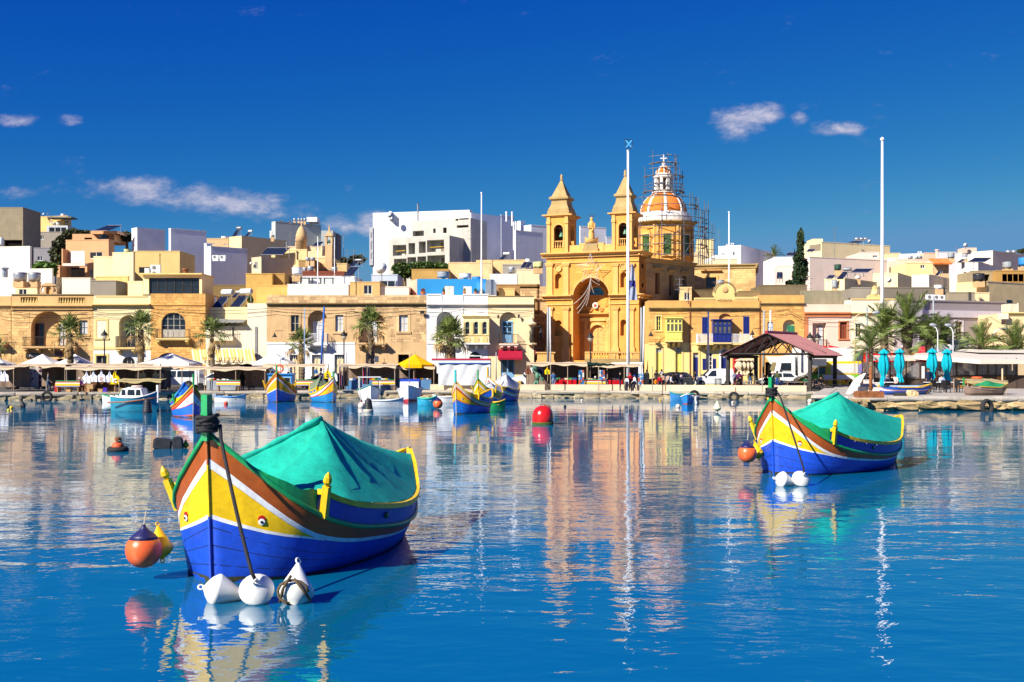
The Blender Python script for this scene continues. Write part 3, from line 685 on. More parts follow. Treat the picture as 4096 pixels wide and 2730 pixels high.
# sand-coloured house with blue doors
s0,s1=flat(fH,1953,2136)
h=house('sand_house','sand-coloured house with light blue doors and iron balcony',fH,s0,s1)
zt=fH.Z(2040,ty('C',25));a1=fH.R('C',1955,225,2180,640);g1=fH.R('C',1970,825,2148,1118)
wall(fH,h,s0,s1,QZ,zt,SANDP,[(*a1,1,.6),(*g1,0,.2)],9);opn(fH,h,a1,.6,SANDP,'recess_wall')
fr=Face(fH.x,HY+.52);q=fr.R('C',1987,345,2125,628);wnd(fr,h,q,BLUEP,2,4,0,None,.12);b=MB();fbx(b,fr,q[0]+.1,q[1]-.1,q[2],q[2]+.9,-.03,.05);b.bd('door_panel',BLUEP,h)
bcy(fH,h,*fH.R('C',1948,0,2200,1)[:2],a1[2],.8,PINKP,3,IRON,1.0,gap=.12,t=.02)
wnd(fH,h,g1,BLUEP,2,1,.12,None,.15);b=MB();fbx(b,fH,g1[0]+.05,g1[1]-.05,g1[2],g1[2]+.85,.09,.16);b.bd('door_panel',BLUEP,h)
cnc(fH,h,s0,s1,fH.Z(2040,ty('C',120)),.28,.36,SANDP);sgc(fH,h,s0,s1,fH.Z(2040,ty('C',645)),fH.Z(2040,ty('C',632)),.09,SANDP)
sgc(fH,h,s0,s1,zt,zt+.1,.05,WEATH,'parapet_coping')
b=MB();aw=fH.R('C',1935,715,2250,822)
b.grid(lambda u,v:fH.P(aw[0]+(aw[1]-aw[0])*u,aw[3]-v*(aw[3]-aw[2]),-.05-v*1.5),6,4)
b.grid(lambda u,v:fH.P(aw[0]+(aw[1]-aw[0])*u,aw[2]-v*.22,-1.55),6,1)
for s in(aw[0],aw[1]):b.poly([fH.P(s,aw[3],-.05),fH.P(s,aw[2],-1.55),fH.P(s,aw[2]-.22,-1.55),fH.P(s,aw[2]-.22,-.05)])
tag(b.bd('red_awning',clt('dark_red_awning_cloth','a3203a')),'dark red shop awning above the light blue doors','awning')
b=MB();q=fH.R('C',2325,730,2365,800);b.lathe([(.0,0),(.33,0),(.33,.12),(0,.12)],fH.P(s1+.1,(q[2]+q[3])/2,-.5),14,axis=(1,0,0));tag(b.bd('round_sign',pnt('wine_red_sign','8a2a3a')),'round wine-red sign on the corner of the sand-coloured house','sign')
for i,(cx,cy_)in enumerate(((1937,290),(2205,285))):
 p=fH.P(fH.S(tx('C',cx)),fH.Z(2000,ty('C',cy_)),-.35);b=MB();b.lathe([(.05,-.22),(.12,.05),(.16,.1),(.03,.2)],p,6);b.tube([p,(p[0],p[1]+.35,p[2]+.3)],.02,4);tag(b.bd('wall_lantern',IRON),'small iron wall lantern '+('left' if i==0 else 'right')+' of the blue balcony door','lantern','lanterns beside the blue balcony door')
pn=at('D',155,1230,HY-.3);nt_=TH('corner_shrine','carved stone corner shrine with a small dark statue on the sand house','shrine',pn)
b=MB();b.lathe([(.5,-.1),(.55,.05),(.35,.1)],pn,8);b.bd('pedestal',SANDP,nt_);b=MB();b.lathe([(.22,.1),(.3,.5),(.24,1.0),(.3,1.35),(.12,1.5),(.16,1.65),(.1,1.8),(.0,1.86)],pn,10);b.bd('statue',mat('dark_bronze',(.05,.045,.035),rough=.5,metal=.3),nt_,True)
b=MB();b.lathe([(.25,1.95),(.5,2.1),(.52,2.25),(.2,2.4),(.16,2.7),(.22,2.8),(0,3.1)],pn,8);b.bd('canopy',SANDP,nt_)
# narrow stone house set back beside the church
f9=face_at(2100,134);s0,s1=f9.S(2080),f9.S(2190)
h=house('brown_stone_house','narrow brown stone house set back beside the church',f9,s0,s1)
w1=f9.R('D',195,680,265,830);w2=f9.R('D',215,1000,288,1165)
wall(f9,h,s0,s1,QZ,f9.Z(2130,ty('D',480)),TANST,[(*w1,0,.2),(*w2,0,.2)],8);wnd(f9,h,w1,GREYP,2,2,.12);wnd(f9,h,w2,BRNP,1,1,.12);srd(f9,h,w2,TANB,.15,.04)
cnc(f9,h,s0,s1,f9.Z(2130,ty('D',640)),.3,.3,TANST);bks(f9,h,s0,s1,QZ,f9.Z(2130,ty('D',500)),TANB,.7,.3,[w1,w2],150,seed=6)
# the church
CH=stone('church_limestone','e6a452',var=.14,stain=.5,dirt=(.40,.20,.06))
CHB=stone('church_block','e8a856',var=.12,stain=.3,perobj=.4)
CHT=stone('church_trim','e9b56c',var=.10,stain=.3,dirt=(.34,.2,.08))
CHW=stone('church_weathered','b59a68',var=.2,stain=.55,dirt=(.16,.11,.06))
BRONZE=mat('green_bronze',(.09,.22,.15),rough=.55,metal=.3,var=.3,scale=4)
CA=R(-21)
fc=face_at(2186,129.0,CA);sL=0.0;sR=fc.S(2556)
ch=TH('church','honey stone parish church with twin bell towers and a domed crossing','church',fc.P((sL+sR)/2,QZ))
r=lambda*a:fc.R('D',*a)
zc1=fc.Z(2300,ty('D',640));zc2=fc.Z(2380,ty('D',62));zb=QZ
arch=r(695,365,1165,1445);ni=[r(455,305,545,507),r(1310,290,1392,492),r(455,920,545,1125),r(1310,910,1390,1122)]
TD=3.0
wall(fc,ch,sL,sR,zb,zc2,CH,[(*arch,1,2.6)]+[(*q,1,.55)for q in ni],TD,'facade_wall')
for q in ni:opn(fc,ch,q,.55,CH,'niche_back')
fb=Face(*fc.P(0,0,2.6)[:2],CA);rb=lambda*a:fb.R('D',*a)
dr=rb(915,982,1112,1335);lun=rb(908,488,1102,592);q=fb.R('D',640,350,1215,1450)
wall(fb,ch,q[0],q[1],zb,q[3],CH,[(*dr,1,.4),(*lun,1,.3)],None,'portal_wall')
door(fb,ch,dr,pnt('ochre_door_paint','e2a95c',rough=.6),2,4,.3)
b=MB();zs,ap=arc_pts(lun[0],lun[1],lun[3],14,1.0)
b.add([fb.P(lun[0],lun[2],.25),fb.P(lun[1],lun[2],.25),fb.P(lun[1],lun[3],.25),fb.P(lun[0],lun[3],.25)],[(0,1,2,3)]);b.bd('stained_glass',mat('blue_stained_glass',(.03,.33,.55),rough=.2,var=.5,scale=3.5),ch)
b=MB()
for i in range(1,5):c=lun[0]+(lun[1]-lun[0])*i/5;fbx(b,fb,c-.02,c+.02,lun[2],lun[3],.21,.24)
fbx(b,fb,lun[0],lun[1],(lun[2]+lun[3])/2-.02,(lun[2]+lun[3])/2+.02,.2,.235);b.bd('window_leading',IRON,ch)
def arch_band(f,s0,s1,z0,z1,w,p,m,name,parent):
 b=MB();zs,ap=arc_pts(s0,s1,z1,14);_,ao=arc_pts(s0-w,s1+w,z1+w,14)
 inn=[(s0,z0)]+ap+[(s1,z0)];ou=[(s0-w,z0)]+ao+[(s1+w,z0)]
 for i in range(len(inn)-1):
  A,B,C_,D_=inn[i],inn[i+1],ou[i+1],ou[i]
  b.add([f.P(*A,-p),f.P(*B,-p),f.P(*C_,-p),f.P(*D_,-p),f.P(*C_,.01),f.P(*D_,.01),f.P(*A,.01),f.P(*B,.01)],[(0,1,2,3),(3,2,4,5),(1,0,6,7)])
 return b.bd(name,m,parent)
arch_band(fb,dr[0],dr[1],dr[2],dr[3],.32,.12,CHT,'portal_arch',ch);arch_band(fb,lun[0],lun[1],lun[2],lun[3],.25,.1,CHT,'lunette_arch',ch)
arch_band(fc,arch[0],arch[1],QZ+1,arch[3],.16,.07,CHT,'great_arch',ch)
pc=rb(775,830,1170,870);cnc(fb,ch,*pc[:2],pc[3],.35,.5,CHT,'portal_cornice');sgc(fb,ch,*pc[:2],rb(0,930,1,945)[2],rb(0,900,1,905)[2],.18,CHT,'portal_entablature')
for x0,x1 in((845,880),(1135,1165)):b=MB();fbx(b,fb,*rb(x0,930,x1,1335),-.15,.01);b.bd('portal_pilaster',CHT,ch)
for sgn,x in((-1,925),(1,1065)):
 c=fb.P((rb(x,780,x,781)[0]),fb.Z(2390,ty('D',780)),-.15);b=MB()
 pts=[(c[0]+.27*(1-i/26)*math.cos(i*.55),c[1]-.02,c[2]+.27*(1-i/26)*math.sin(i*.55))for i in range(22)]
 b.tube(pts,.06,5);e=rb(775 if sgn<0 else 1165,830,1000,831);x_end=e[0]if sgn<0 else rb(1165,0,1165,1)[0]
 b.tube([(c[0],c[1],c[2]+.27),((c[0]+fb.P(x_end,0)[0])/2,c[1],c[2]+.1),(fb.P(x_end,0)[0],fb.P(x_end,0)[1]-.15,pc[3]+.1)],.07,5);b.bd('pediment_scroll',CHT,ch)
c=V3(fb.P(rb(995,0,995,1)[0],fb.Z(2385,ty('D',730)),-.3));b=MB();b.lathe([(.38,0),(.34,.08),(0,.1)],c,14,axis=(math.sin(CA),-math.cos(CA),0));o=b.bd('coat_of_arms',pnt('arms_white','d9d3c8'),ch);b=MB();b.lathe([(.2,.1),(.16,.16),(0,.17)],c,5,axis=(math.sin(CA),-math.cos(CA),0));b.bd('shield',pnt('arms_red','b8563c'),o)
for x0,x1 in((350,428),(568,638),(1217,1283),(1422,1490)):
 for y0,y1,tall in((750,1300,1),(178,612,0)):
  q=r(x0,y0,x1,y1);b=MB();fbx(b,fc,*q,-.16,.02);fbx(b,fc,q[0]-.1,q[1]+.1,q[3]-.28,q[3]-.1,-.26,.02);fbx(b,fc,q[0]-.14,q[1]+.14,q[3]-.1,q[3],-.3,.02);fbx(b,fc,q[0]-.1,q[1]+.1,q[2],q[2]+.25,-.26,.02)
  if tall:fbx(b,fc,q[0]-.15,q[1]+.15,zb,q[2],-.32,.02)
  b.bd('pilaster',CHT,ch)
for a,c in((-.42,arch[0]-.05),(arch[1]+.05,sR+.45)):
 cnc(fc,ch,a,c,zc1+.42,.5,.62,CHT);sgc(fc,ch,max(a,0),min(c,sR),zc1-.7,zc1-.55,.12,CHT,'architrave')
cnc(fc,ch,-.5,sR+.5,zc2+.3,.55,.7,CHT);sgc(fc,ch,0,sR,fc.Z(2380,ty('D',165)),fc.Z(2380,ty('D',150)),.12,CHT,'architrave')
def roundel(x,y,rad,name,m,lb_=None):
 c=V3(fc.P(r(x,0,x,1)[0],fc.Z(tx('D',x),ty('D',y)),-.02));ax=(math.sin(CA),-math.cos(CA),0)
 b=MB();b.lathe([(rad,0),(rad,.14),(rad*.82,.14),(rad*.8,.05)],c,24,axis=ax);o=b.bd(name+'_ring',CHT,ch);b=MB();b.lathe([(rad*.82,.03),(0,.05)],c,24,axis=ax);o2=b.bd(name,m,ch);return c,V3(ax),o2
roundel(502,240,.42,'blank_roundel',CH)
c,ax,ck=roundel(1353,222,.43,'clock_face',WHITE)
uu=V3((math.cos(CA),math.sin(CA),0));b=MB()
for i in range(12):
 t=math.pi*2*i/12;p=c+ax*.055+uu*math.sin(t)*.29+V3((0,0,1))*math.cos(t)*.29;p2=c+ax*.055+uu*math.sin(t)*.21+V3((0,0,1))*math.cos(t)*.21;b.tube([p,p2],.018,4)
b.bd('hour_marks',BLACK,ck);b=MB();b.tube([c+ax*.07,c+ax*.07+uu*-.03+V3((0,0,.27))],.016,4);b.tube([c+ax*.075,c+ax*.075+uu*-.07+V3((0,0,.17))],.02,4);b.bd('clock_hands',BLACK,ck)
bks(fc,ch,.05,sR-.05,QZ+1.2,zc1-.75,CHB,.85,.33,[arch]+ni+[(*r(x0-14,700,x1+14,1450),)for x0,x1 in((350,428),(568,638),(1217,1283),(1422,1490))]+[(arch[0]-.2,arch[1]+.2,0,99)],140,proud=.012,seed=8)
bks(fc,ch,.05,sR-.05,zc1+.5,zc2-.3,CHB,.85,.33,[(arch[0]-.25,arch[1]+.25,0,arch[3]+.2)]+[(q[0]-.1,q[1]+.1,q[2],q[3])for q in ni]+[(*r(x0-14,150,x1+14,640),)for x0,x1 in((350,428),(568,638),(1217,1283),(1422,1490))]+[(*r(445,185,560,300),),(*r(1300,170,1405,280),),(0,sR,fc.Z(2380,ty('D',170)),fc.Z(2380,ty('D',145)))],140,proud=.012,seed=9)
# bell towers
def tower(xl,xr,ytops,label_side):
 f=fc;s0,s1=f.S(tx('d',xl)),f.S(tx('d',xr));w=s1-s0;D_=w*1.12
 z0=zc2+.3;pxm=tx('d',(xl+xr)/2);Zt=lambda y:f.Z(pxm,ty('d',y));zc=Zt(ytops[0])
 tw=MB();op=(s0+w*.33,s1-w*.24,z0+.55,Zt(ytops[5]))
 wall(f,ch,s0,s1,z0,zc,CH,[(*op,1,.4)],None,'belfry_wall')
 fs=Face(*f.P(s1,0)[:2],CA+math.pi/2);os_=(D_*.3,D_*.72,z0+.55,Zt(ytops[5]));wall(fs,ch,0,D_,z0,zc,CH,[(*os_,1,.35)],None,'belfry_wall')
 b=MB();b.add([f.P(s0,z0),f.P(s0,zc),f.P(s0,zc,D_),f.P(s0,z0,D_),f.P(s1,z0,D_),f.P(s1,zc,D_)],[(0,1,2,3),(3,2,5,4)]);b.bd('belfry_wall',CH,ch)
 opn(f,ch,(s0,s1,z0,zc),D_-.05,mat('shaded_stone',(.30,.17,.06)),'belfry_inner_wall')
 arch_band(f,op[0],op[1],z0+.6,op[3],.14,.07,CHT,'belfry_arch',ch)
 for a in(s0,s1-w*.17):
  b=MB();fbx(b,f,a+.02,a+w*.17-.02,z0,zc,-.12,.02);fbx(b,f,a-.02,a+w*.17+.02,zc-.9,zc-.55,-.2,.02);b.bd('belfry_pilaster',CHT,ch)
 balusters(f,ch,op[0],op[1],z0+.55,.75,CHT,.27,.2)
 b=MB();fbx(b,f,op[0]-.02,op[1]+.02,z0+1.3,z0+1.4,.05,.35);b.bd('belfry_rail',CHT,ch)
 cx=(op[0]+op[1])/2;cb=V3(f.P(cx,op[2]+1.35,D_*.35));b=MB();b.lathe([(.38,0),(.36,.08),(.26,.3),(.22,.6),(.17,.74),(.05,.8),(.05,.95)],cb,14);b.bd('bell',BRONZE,ch,True)
 b=MB();fbx(b,f,op[0]-.1,op[1]+.1,op[2]+2.3,op[2]+2.42,D_*.33,D_*.4);b.bd('bell_beam',pnt('pinkish_beam','c48a70'),ch)
 C=V3(f.P((s0+s1)/2,0,D_/2));rt=R(45)+CA;k=w/2*math.sqrt(2)
 def sq(prof,m,name):b=MB();b.lathe([(rr_*k,zz)for rr_,zz in prof],(C.x,C.y,0),4,rt);b.bd(name,m,ch)
 sq([(1.0,zc-.35),(1.06,zc-.3),(1.12,zc-.1),(1.38,zc+.05),(1.38,zc+.18),(1.0,zc+.2)],CHT,'tower_cornice')
 zp,zr,zy,zt=Zt(ytops[1]),Zt(ytops[2]),Zt(ytops[3]),Zt(ytops[4]);h=zr-zp
 sq([(1.02,zc+.15),(1.02,zp),(.9,zp+.01)],CHW,'tower_plinth')
 sq([(.96,zp-.02),(.94,zp+h*.2),(.84,zp+h*.38),(.75,zp+h*.6),(.71,zp+h*.85),(.71,zr)],CHW,'tower_cupola')
 sq([(.73,zr),(.88,zr+.1),(.90,zr+.3),(.80,zr+.4),(.70,zr+.45)],CHW,'cupola_ring')
 sq([(.72,zr+.4),(.07,zt-.75),(.05,zt-.7)],CHW,'spire')
 b=MB();b.lathe([(.1,zt-.75),(.2,zt-.72),(.2,zt-.66),(.1,zt-.6),(.16,zt-.4),(.12,zt-.15),(0,zt)],(C.x,C.y,0),8);b.bd('finial',CHW,ch,True)
tower(312,562,(1002,940,808,775,490,1102),'left')
tower(1068,1305,(978,915,775,745,440,1078),'right')
# parapet and statue between the towers
q=fc.R('d',575,1345,1070,1430);wall(fc,ch,q[0],q[1],zc2+.25,q[3]+.1,CHT,[],.6,'parapet')
for x0,x1,y in((690,765,1318),(905,975,1312)):
 p=fc.R('d',x0,y,x1,1430);b=MB();fbx(b,fc,p[0],p[1],zc2+.25,p[3],-.08,.5);b.bd('parapet_pier',CHT,ch)
ps=fc.R('d',735,1325,915,1430);b=MB();fbx(b,fc,ps[0],ps[1],zc2+.27,ps[3]-.5,-.3,.8);fbx(b,fc,ps[0]+.12,ps[1]-.12,ps[3]-.5,ps[3],-.2,.7);b.bd('statue_pedestal',CHW,ch)
C=V3(fc.P((ps[0]+ps[1])/2,ps[3],.2));st=TH('madonna_statue','stone statue of a robed figure with halo standing in a boat on the church parapet','statue',C)
b=MB()
def boatsec(u,v):
 x=(u-.5)*1.5;w=.34*max(0.03,1-abs(2*u-1)**2.2);z=.5+.35*abs(2*u-1)**2
 a=math.pi*v;return(C.x+x,C.y-math.cos(a)*w,C.z+z*(1-math.sin(a)*.85))
b.grid(boatsec,12,8);b.bd('stone_boat',CHT,st,True)
b=MB();b.lathe([(.3,.3),(.36,.6),(.33,1.1),(.26,1.6),(.33,2.0),(.36,2.25),(.25,2.5),(.12,2.6),(.16,2.72),(.17,2.85),(.12,2.98),(0,3.04)],C,10);b.bd('robed_figure',CHT,st,True)
b=MB();b.tube([C+V3((-.3,-.1,2.3)),C+V3((-.34,-.25,1.8)),C+V3((0,-.4,1.75))],[.13,.1,.07],6);b.tube([C+V3((.3,-.1,2.3)),C+V3((.34,-.25,1.8)),C+V3((.05,-.4,1.6))],[.13,.1,.07],6);b.lathe([(.1,1.5),(.13,1.75),(.06,1.85),(.09,1.95),(0,2.06)],C+V3((.08,-.36,-.15)),7);b.bd('arms_and_child',CHT,st,True)
b=MB();hc=C+V3((0,.05,3.18));b.tube([hc+V3((.32*math.cos(t),.1*math.sin(t),.12*math.sin(t)))for t in[i*math.pi/10 for i in range(21)]],.025,5);b.bd('halo',IRON,st)
# right return of the facade, nave wall
fr_=Face(*fc.P(sR,0)[:2],CA+math.pi/2);LW=max(3.0,fr_.S(2594));LW=min(LW,5.5)
wall(fr_,ch,0,LW,zb,zc2,CH,[],None,'tower_side_wall')
for z in(zc1+.42,zc2+.3):cnc(fr_,ch,-.4,LW,z,.5,.6,CHT)
for y in(210,460):c=V3(fr_.P(LW*.35,WZ(ty('D',y),fc.y-3)));b=MB();b.lathe([(.28,0),(.26,.06),(0,.02)],c,12,axis=(math.cos(CA),math.sin(CA),0));b.bd('oculus',DARKIN,ch)
p0=at('D',1600,0,127.6);fn=Face(p0.x,p0.y,R(48));LN=fn.S(2778);zn=WZ(ty('D',105),127.6)
nave=[(1765,300,1825,578),(1948,330,2005,597),(2122,345,2178,600)]
nh=[]
for x0,y0,x1,y1 in nave:
 a0,a1=fn.S(tx('D',x0)),fn.S(tx('D',x1));Ym=fn.y+(a0+a1)/2*fn.uy;nh.append((a0,a1,WZ(ty('D',y1),Ym),WZ(ty('D',y0),Ym)))
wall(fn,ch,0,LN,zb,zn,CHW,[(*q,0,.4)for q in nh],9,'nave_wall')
for q in nh:opn(fn,ch,q,.35,BRNP,'nave_window');cnc(fn,ch,q[0]-.35,q[1]+.35,q[3]+.6,.25,.35,CHW,'window_hood')
cnc(fn,ch,0,LN,zn+.05,.5,.45,CHW)
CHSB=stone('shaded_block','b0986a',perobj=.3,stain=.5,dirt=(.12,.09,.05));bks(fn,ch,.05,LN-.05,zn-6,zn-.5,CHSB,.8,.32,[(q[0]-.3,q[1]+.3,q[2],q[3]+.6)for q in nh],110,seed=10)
# transept chapel in the sun
def two(t,xL,xM,xR,ytop,Y,ang):
 f=Face(WX(tx(t,xM),Y),Y,ang);f2=Face(f.x,f.y,ang+math.pi/2)
 sl=f.S(tx(t,xL));d=f2.S(tx(t,xR))if xR is not None else 8.0
 if d<=0 or d>40:d=12.0
 return f,f2,sl,d,WZ(ty(t,ytop),Y)
f,f2,sl,d,zt=two('e',245,1055,1335,935,136,R(-12))
tr=TH('transept_chapel','low square ochre stone transept of the church in sun and shade','chapel',f.P(sl/2,QZ))
wd=f.R('e',405,1078,540,1215);wall(f,tr,sl,0,2,zt,OCHRE,[(*wd,0,.5)],d);wnd(f,tr,wd,BRNP,2,2,.35);srd(f,tr,wd,CHT,.25,.08);cnc(f,tr,wd[0]-.6,wd[1]+.6,wd[3]+.85,.25,.4,CHT,'window_hood')
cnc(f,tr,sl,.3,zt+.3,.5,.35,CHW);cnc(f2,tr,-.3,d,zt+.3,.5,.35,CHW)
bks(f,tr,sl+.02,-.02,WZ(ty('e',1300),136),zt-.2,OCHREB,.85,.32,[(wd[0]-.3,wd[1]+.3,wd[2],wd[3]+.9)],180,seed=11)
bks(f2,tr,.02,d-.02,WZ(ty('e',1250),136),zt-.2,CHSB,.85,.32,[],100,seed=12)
# drum, dome, lantern
DY=142.0;dc=at('d',1668,1000,DY);dc.z=0;ZD=lambda y:WZ(ty('d',y),DY);kx=.3444*DY/FPX
DW=pls('dome_white','f2ece4',stain=.1);DO=pls('dome_orange','e8843a',var=.08)
zd0,zd1=ZD(1540),ZD(1120);rd=345*kx
b=MB();b.lathe([(rd*1.0,zd0-3),(rd*1.0,zd1)],dc,8,R(22.5));b.bd('drum',CH,ch)
b=MB();b.lathe([(rd,zd1-.1),(rd*1.08,zd1),(rd*1.18,zd1+.2),(rd*1.18,zd1+.35),(rd*.95,zd1+.4)],dc,8,R(22.5));b.bd('drum_cornice',CHW,ch)
for i in range(8):
 t=R(45*i);ax=V3((math.cos(t),math.sin(t),0));fx=Face(dc.x+ax.x*rd*.925+ax.y*.0,dc.y+ax.y*rd*.925,t+math.pi/2)
 if ax.y>.5:continue
 q=(-.5,.5,ZD(1480),ZD(1230));opn(fx,ch,(q[0],q[1],q[2],q[3]),-.02,mat('green_glass',(.06,.10,.03),rough=.15,var=.5,scale=3),'drum_window');srd(fx,ch,(q[0],q[1],q[2],q[3]-.1),CHT,.22,.16,True)
 for e in(-1.32,1.12):b=MB();fbx(b,fx,e,e+.22,zd0,zd1-.1,-.14,.02);b.bd('drum_pilaster',CHT,ch)
zr0,zr1=zd1+.38,ZD(975)
b=MB();b.lathe([(rd*.95,zr0),(rd*.95,zr0+.7),(rd*.88,zr0+.75),(rd*.84,zr1),(rd*.8,zr1+.02)],dc,32);b.bd('dome_base',DW,ch)
R0,R1,z2=268*kx,100*kx,ZD(738)
def domeprof(k=10,r0=R0,r1=R1,za=None,zb_=None,off=0.0):
 za=zr1 if za is None else za;zb_=z2 if zb_ is None else zb_;out_=[]
 a1=math.acos(r1/r0)
 for i in range(k+1):
  a=a1*i/k;out_.append(((r0+off)*math.cos(a),za+(zb_-za)*math.sin(a)/math.sin(a1)))
 return out_
b=MB();b.lathe(domeprof(),dc,40);b.bd('dome',DO,ch,True)
def ribs(prof,nrib,w,name,parent,m,ph=0.0):
 for i in range(nrib):
  t=2*math.pi*i/nrib+ph;rad=V3((math.cos(t),math.sin(t),0));tan=V3((-rad.y,rad.x,0));b=MB();vs=[]
  for r_,z_ in prof:
   ww=w*(.5+.5*r_/prof[0][0]);base=V3((dc.x,dc.y,z_))+rad*(r_+.05);vs+=[base-tan*ww,base+tan*ww,base-rad*.15-tan*ww,base-rad*.15+tan*ww]
  k=len(prof);fs=[]
  for j in range(k-1):o=4*j;fs+=[(o,o+1,o+5,o+4),(o+2,o,o+4,o+6),(o+1,o+3,o+7,o+5)]
  b.add(vs,fs);b.bd(name,m,parent,True)
ribs(domeprof(),8,.19,'dome_rib',ch,DW,R(-92))
b=MB();zl=z2;b.lathe([(R1*1.05,zl-.1),(R1*1.35,zl),(R1*1.3,zl+.25),(R1*1.0,zl+.3)],dc,20);b.bd('lantern_base',DW,ch)
zl1=ZD(560)
b=MB();b.lathe([(R1*.72,zl+.25),(R1*.72,zl1)],dc,8);b.bd('lantern_core',BRNP,ch)
for i in range(8):
 t=R(45*i+22.5);c=dc+V3((math.cos(t),math.sin(t),0))*R1*.92;pc_('lantern_column',DW,ch,(c.x,c.y,(zl+.25+zl1)/2),(.34,.34,zl1-zl-.25),t)
b=MB();b.lathe([(R1*.95,zl1-.1),(R1*1.2,zl1),(R1*1.22,zl1+.18),(R1*1.0,zl1+.25),(R1*1.0,zl1+.45),(R1*.9,zl1+.5)],dc,20);b.bd('lantern_cornice',DW,ch)
r2=88*kx;zc_=ZD(512);zct=ZD(418);pr=domeprof(8,r2,.12,zc_,zct);b=MB();b.lathe([(r2,zl1+.4),(r2,zc_)]+pr,dc,24);b.bd('lantern_dome',DO,ch,True);ribs(pr,8,.09,'lantern_rib',ch,DW,R(-92))
b=MB();b.lathe([(.16,zct-.05),(.26,zct+.2),(.16,zct+.4),(.06,zct+.48)],dc,10);zt=ZD(290)
b.box(dc.x-.06,dc.x+.06,dc.y-.06,dc.y+.06,zct+.4,zt);b.box(dc.x-.32,dc.x+.32,dc.y-.055,dc.y+.055,zt-.52,zt-.40)
for p in((-.34,-.46),(.34,-.46),(0,-.04)):b.lathe([(.02,-.1),(.1,0),(.02,.1)],(dc.x+p[0],dc.y,zt+p[1]),8)
b.bd('cross',DW,ch)
# scaffolding round the dome
sf=TH('scaffolding','steel tube scaffolding with ladders wrapped round the church dome','scaffolding',(dc.x+3,dc.y,ZD(1540)))
SCF=mat('scaffold_tube',(.13,.14,.17),rough=.5,metal=.3,var=.3,scale=3);PLK=mat('scaffold_plank',(.20,.15,.11),rough=.9,var=.3,scale=3)
def ring(radius,z_levels,zlo,zhi,angs,rr_=.045,over=.5):
 pts=[V3((dc.x+radius*math.cos(R(a)),dc.y+radius*math.sin(R(a)),0))for a in angs]
 for i,p in enumerate(pts):rod('pole',SCF,sf,(p.x,p.y,zlo),(p.x,p.y,zhi-(i*37%5)*.18),rr_)
 for z in z_levels:
  for p,q in zip(pts,pts[1:]):
   d_=(q-p).normalized()*over;rod('ledger',SCF,sf,V3((p.x,p.y,z))-d_,V3((q.x,q.y,z+.04))+d_,rr_*.9)
 return pts
A1=[-165,-130,-100,-70,-40,-12,15]
pts=ring(rd*1.42,[ZD(1490),ZD(1370),ZD(1270),ZD(1165),ZD(1060)],zd0-1.5,ZD(900),A1)
pts2=ring(rd*1.12,[ZD(910),ZD(820)],ZD(1100),ZD(780),[-170,-135,-100,-65,-30,5])
pts3=ring(125*1.75*kx,[ZD(740),ZD(690),ZD(650),ZD(555)],ZD(760),ZD(430),[-175,-130,-85,-40,0,40])
pts4=ring(88*1.75*kx,[ZD(460),ZD(405),ZD(320)],ZD(560),ZD(255),[-150,-80,-30,20])
for z,rad_,angs in((ZD(560),2.3,range(-170,50,30)),(ZD(735),2.4,range(-170,50,30)),(ZD(910),rd*1.12,range(-40,20,25)),(ZD(405),1.5,range(-170,50,40)),(ZD(1165),rd*1.42,range(-35,16,22)),(ZD(1370),rd*1.42,range(-35,16,22))):
 for a in angs:pc_('plank',PLK,sf,(dc.x+rad_*math.cos(R(a)),dc.y+rad_*math.sin(R(a)),z+.08),(.3,1.5,.05),R(a))
out_p=[V3((dc.x+(x-1668)*kx,dc.y-2.5+i*.7,0))for i,x in enumerate((2035,2115,2172,2222))]
for i,p in enumerate(out_p):rod('pole',SCF,sf,(p.x,p.y,zd0-1.2),(p.x,p.y,ZD((810,850,850,1105)[i])),.045)
for z in(ZD(1490),ZD(1390),ZD(1280),ZD(1200),ZD(1090),ZD(945)):
 rod('ledger',SCF,sf,(out_p[0].x-2.4,out_p[0].y-.3,z+.15),(out_p[3].x+(.4 if z<ZD(1100)else-.3),out_p[3].y,z-.1),.04)
for(i,za_,j,zb_)in((0,1490,1,1200),(1,1200,2,1490),(0,1200,1,950),(2,1500,1,1280)):rod('brace',SCF,sf,(out_p[i].x,out_p[i].y-.05,ZD(za_)),(out_p[j].x,out_p[j].y-.05,ZD(zb_)),.035)
for i in range(4):a,c=pts[i+1],pts[i+2];rod('brace',SCF,sf,(a.x,a.y,ZD(1490-110*(i%2))),(c.x,c.y,ZD(1180)),.035)
for x,y0,y1,yy in((1938,1090,775,3.6),(2200,1545,1105,2.6),(1775,740,365,2.2)):
 cx=dc.x+(x-1668)*kx;b=MB()
 for e in(-.17,.17):b.tube([(cx+e,dc.y-yy,ZD(y0)),(cx+e,dc.y-yy,ZD(y1))],.03,4)
 k=int((ZD(y1)-ZD(y0))/.3)
 for i in range(k):b.tube([(cx-.17,dc.y-yy,ZD(y0)+.3*i+.1),(cx+.17,dc.y-yy,ZD(y0)+.3*i+.1)],.018,4)
 b.bd('ladder',SCF,sf)
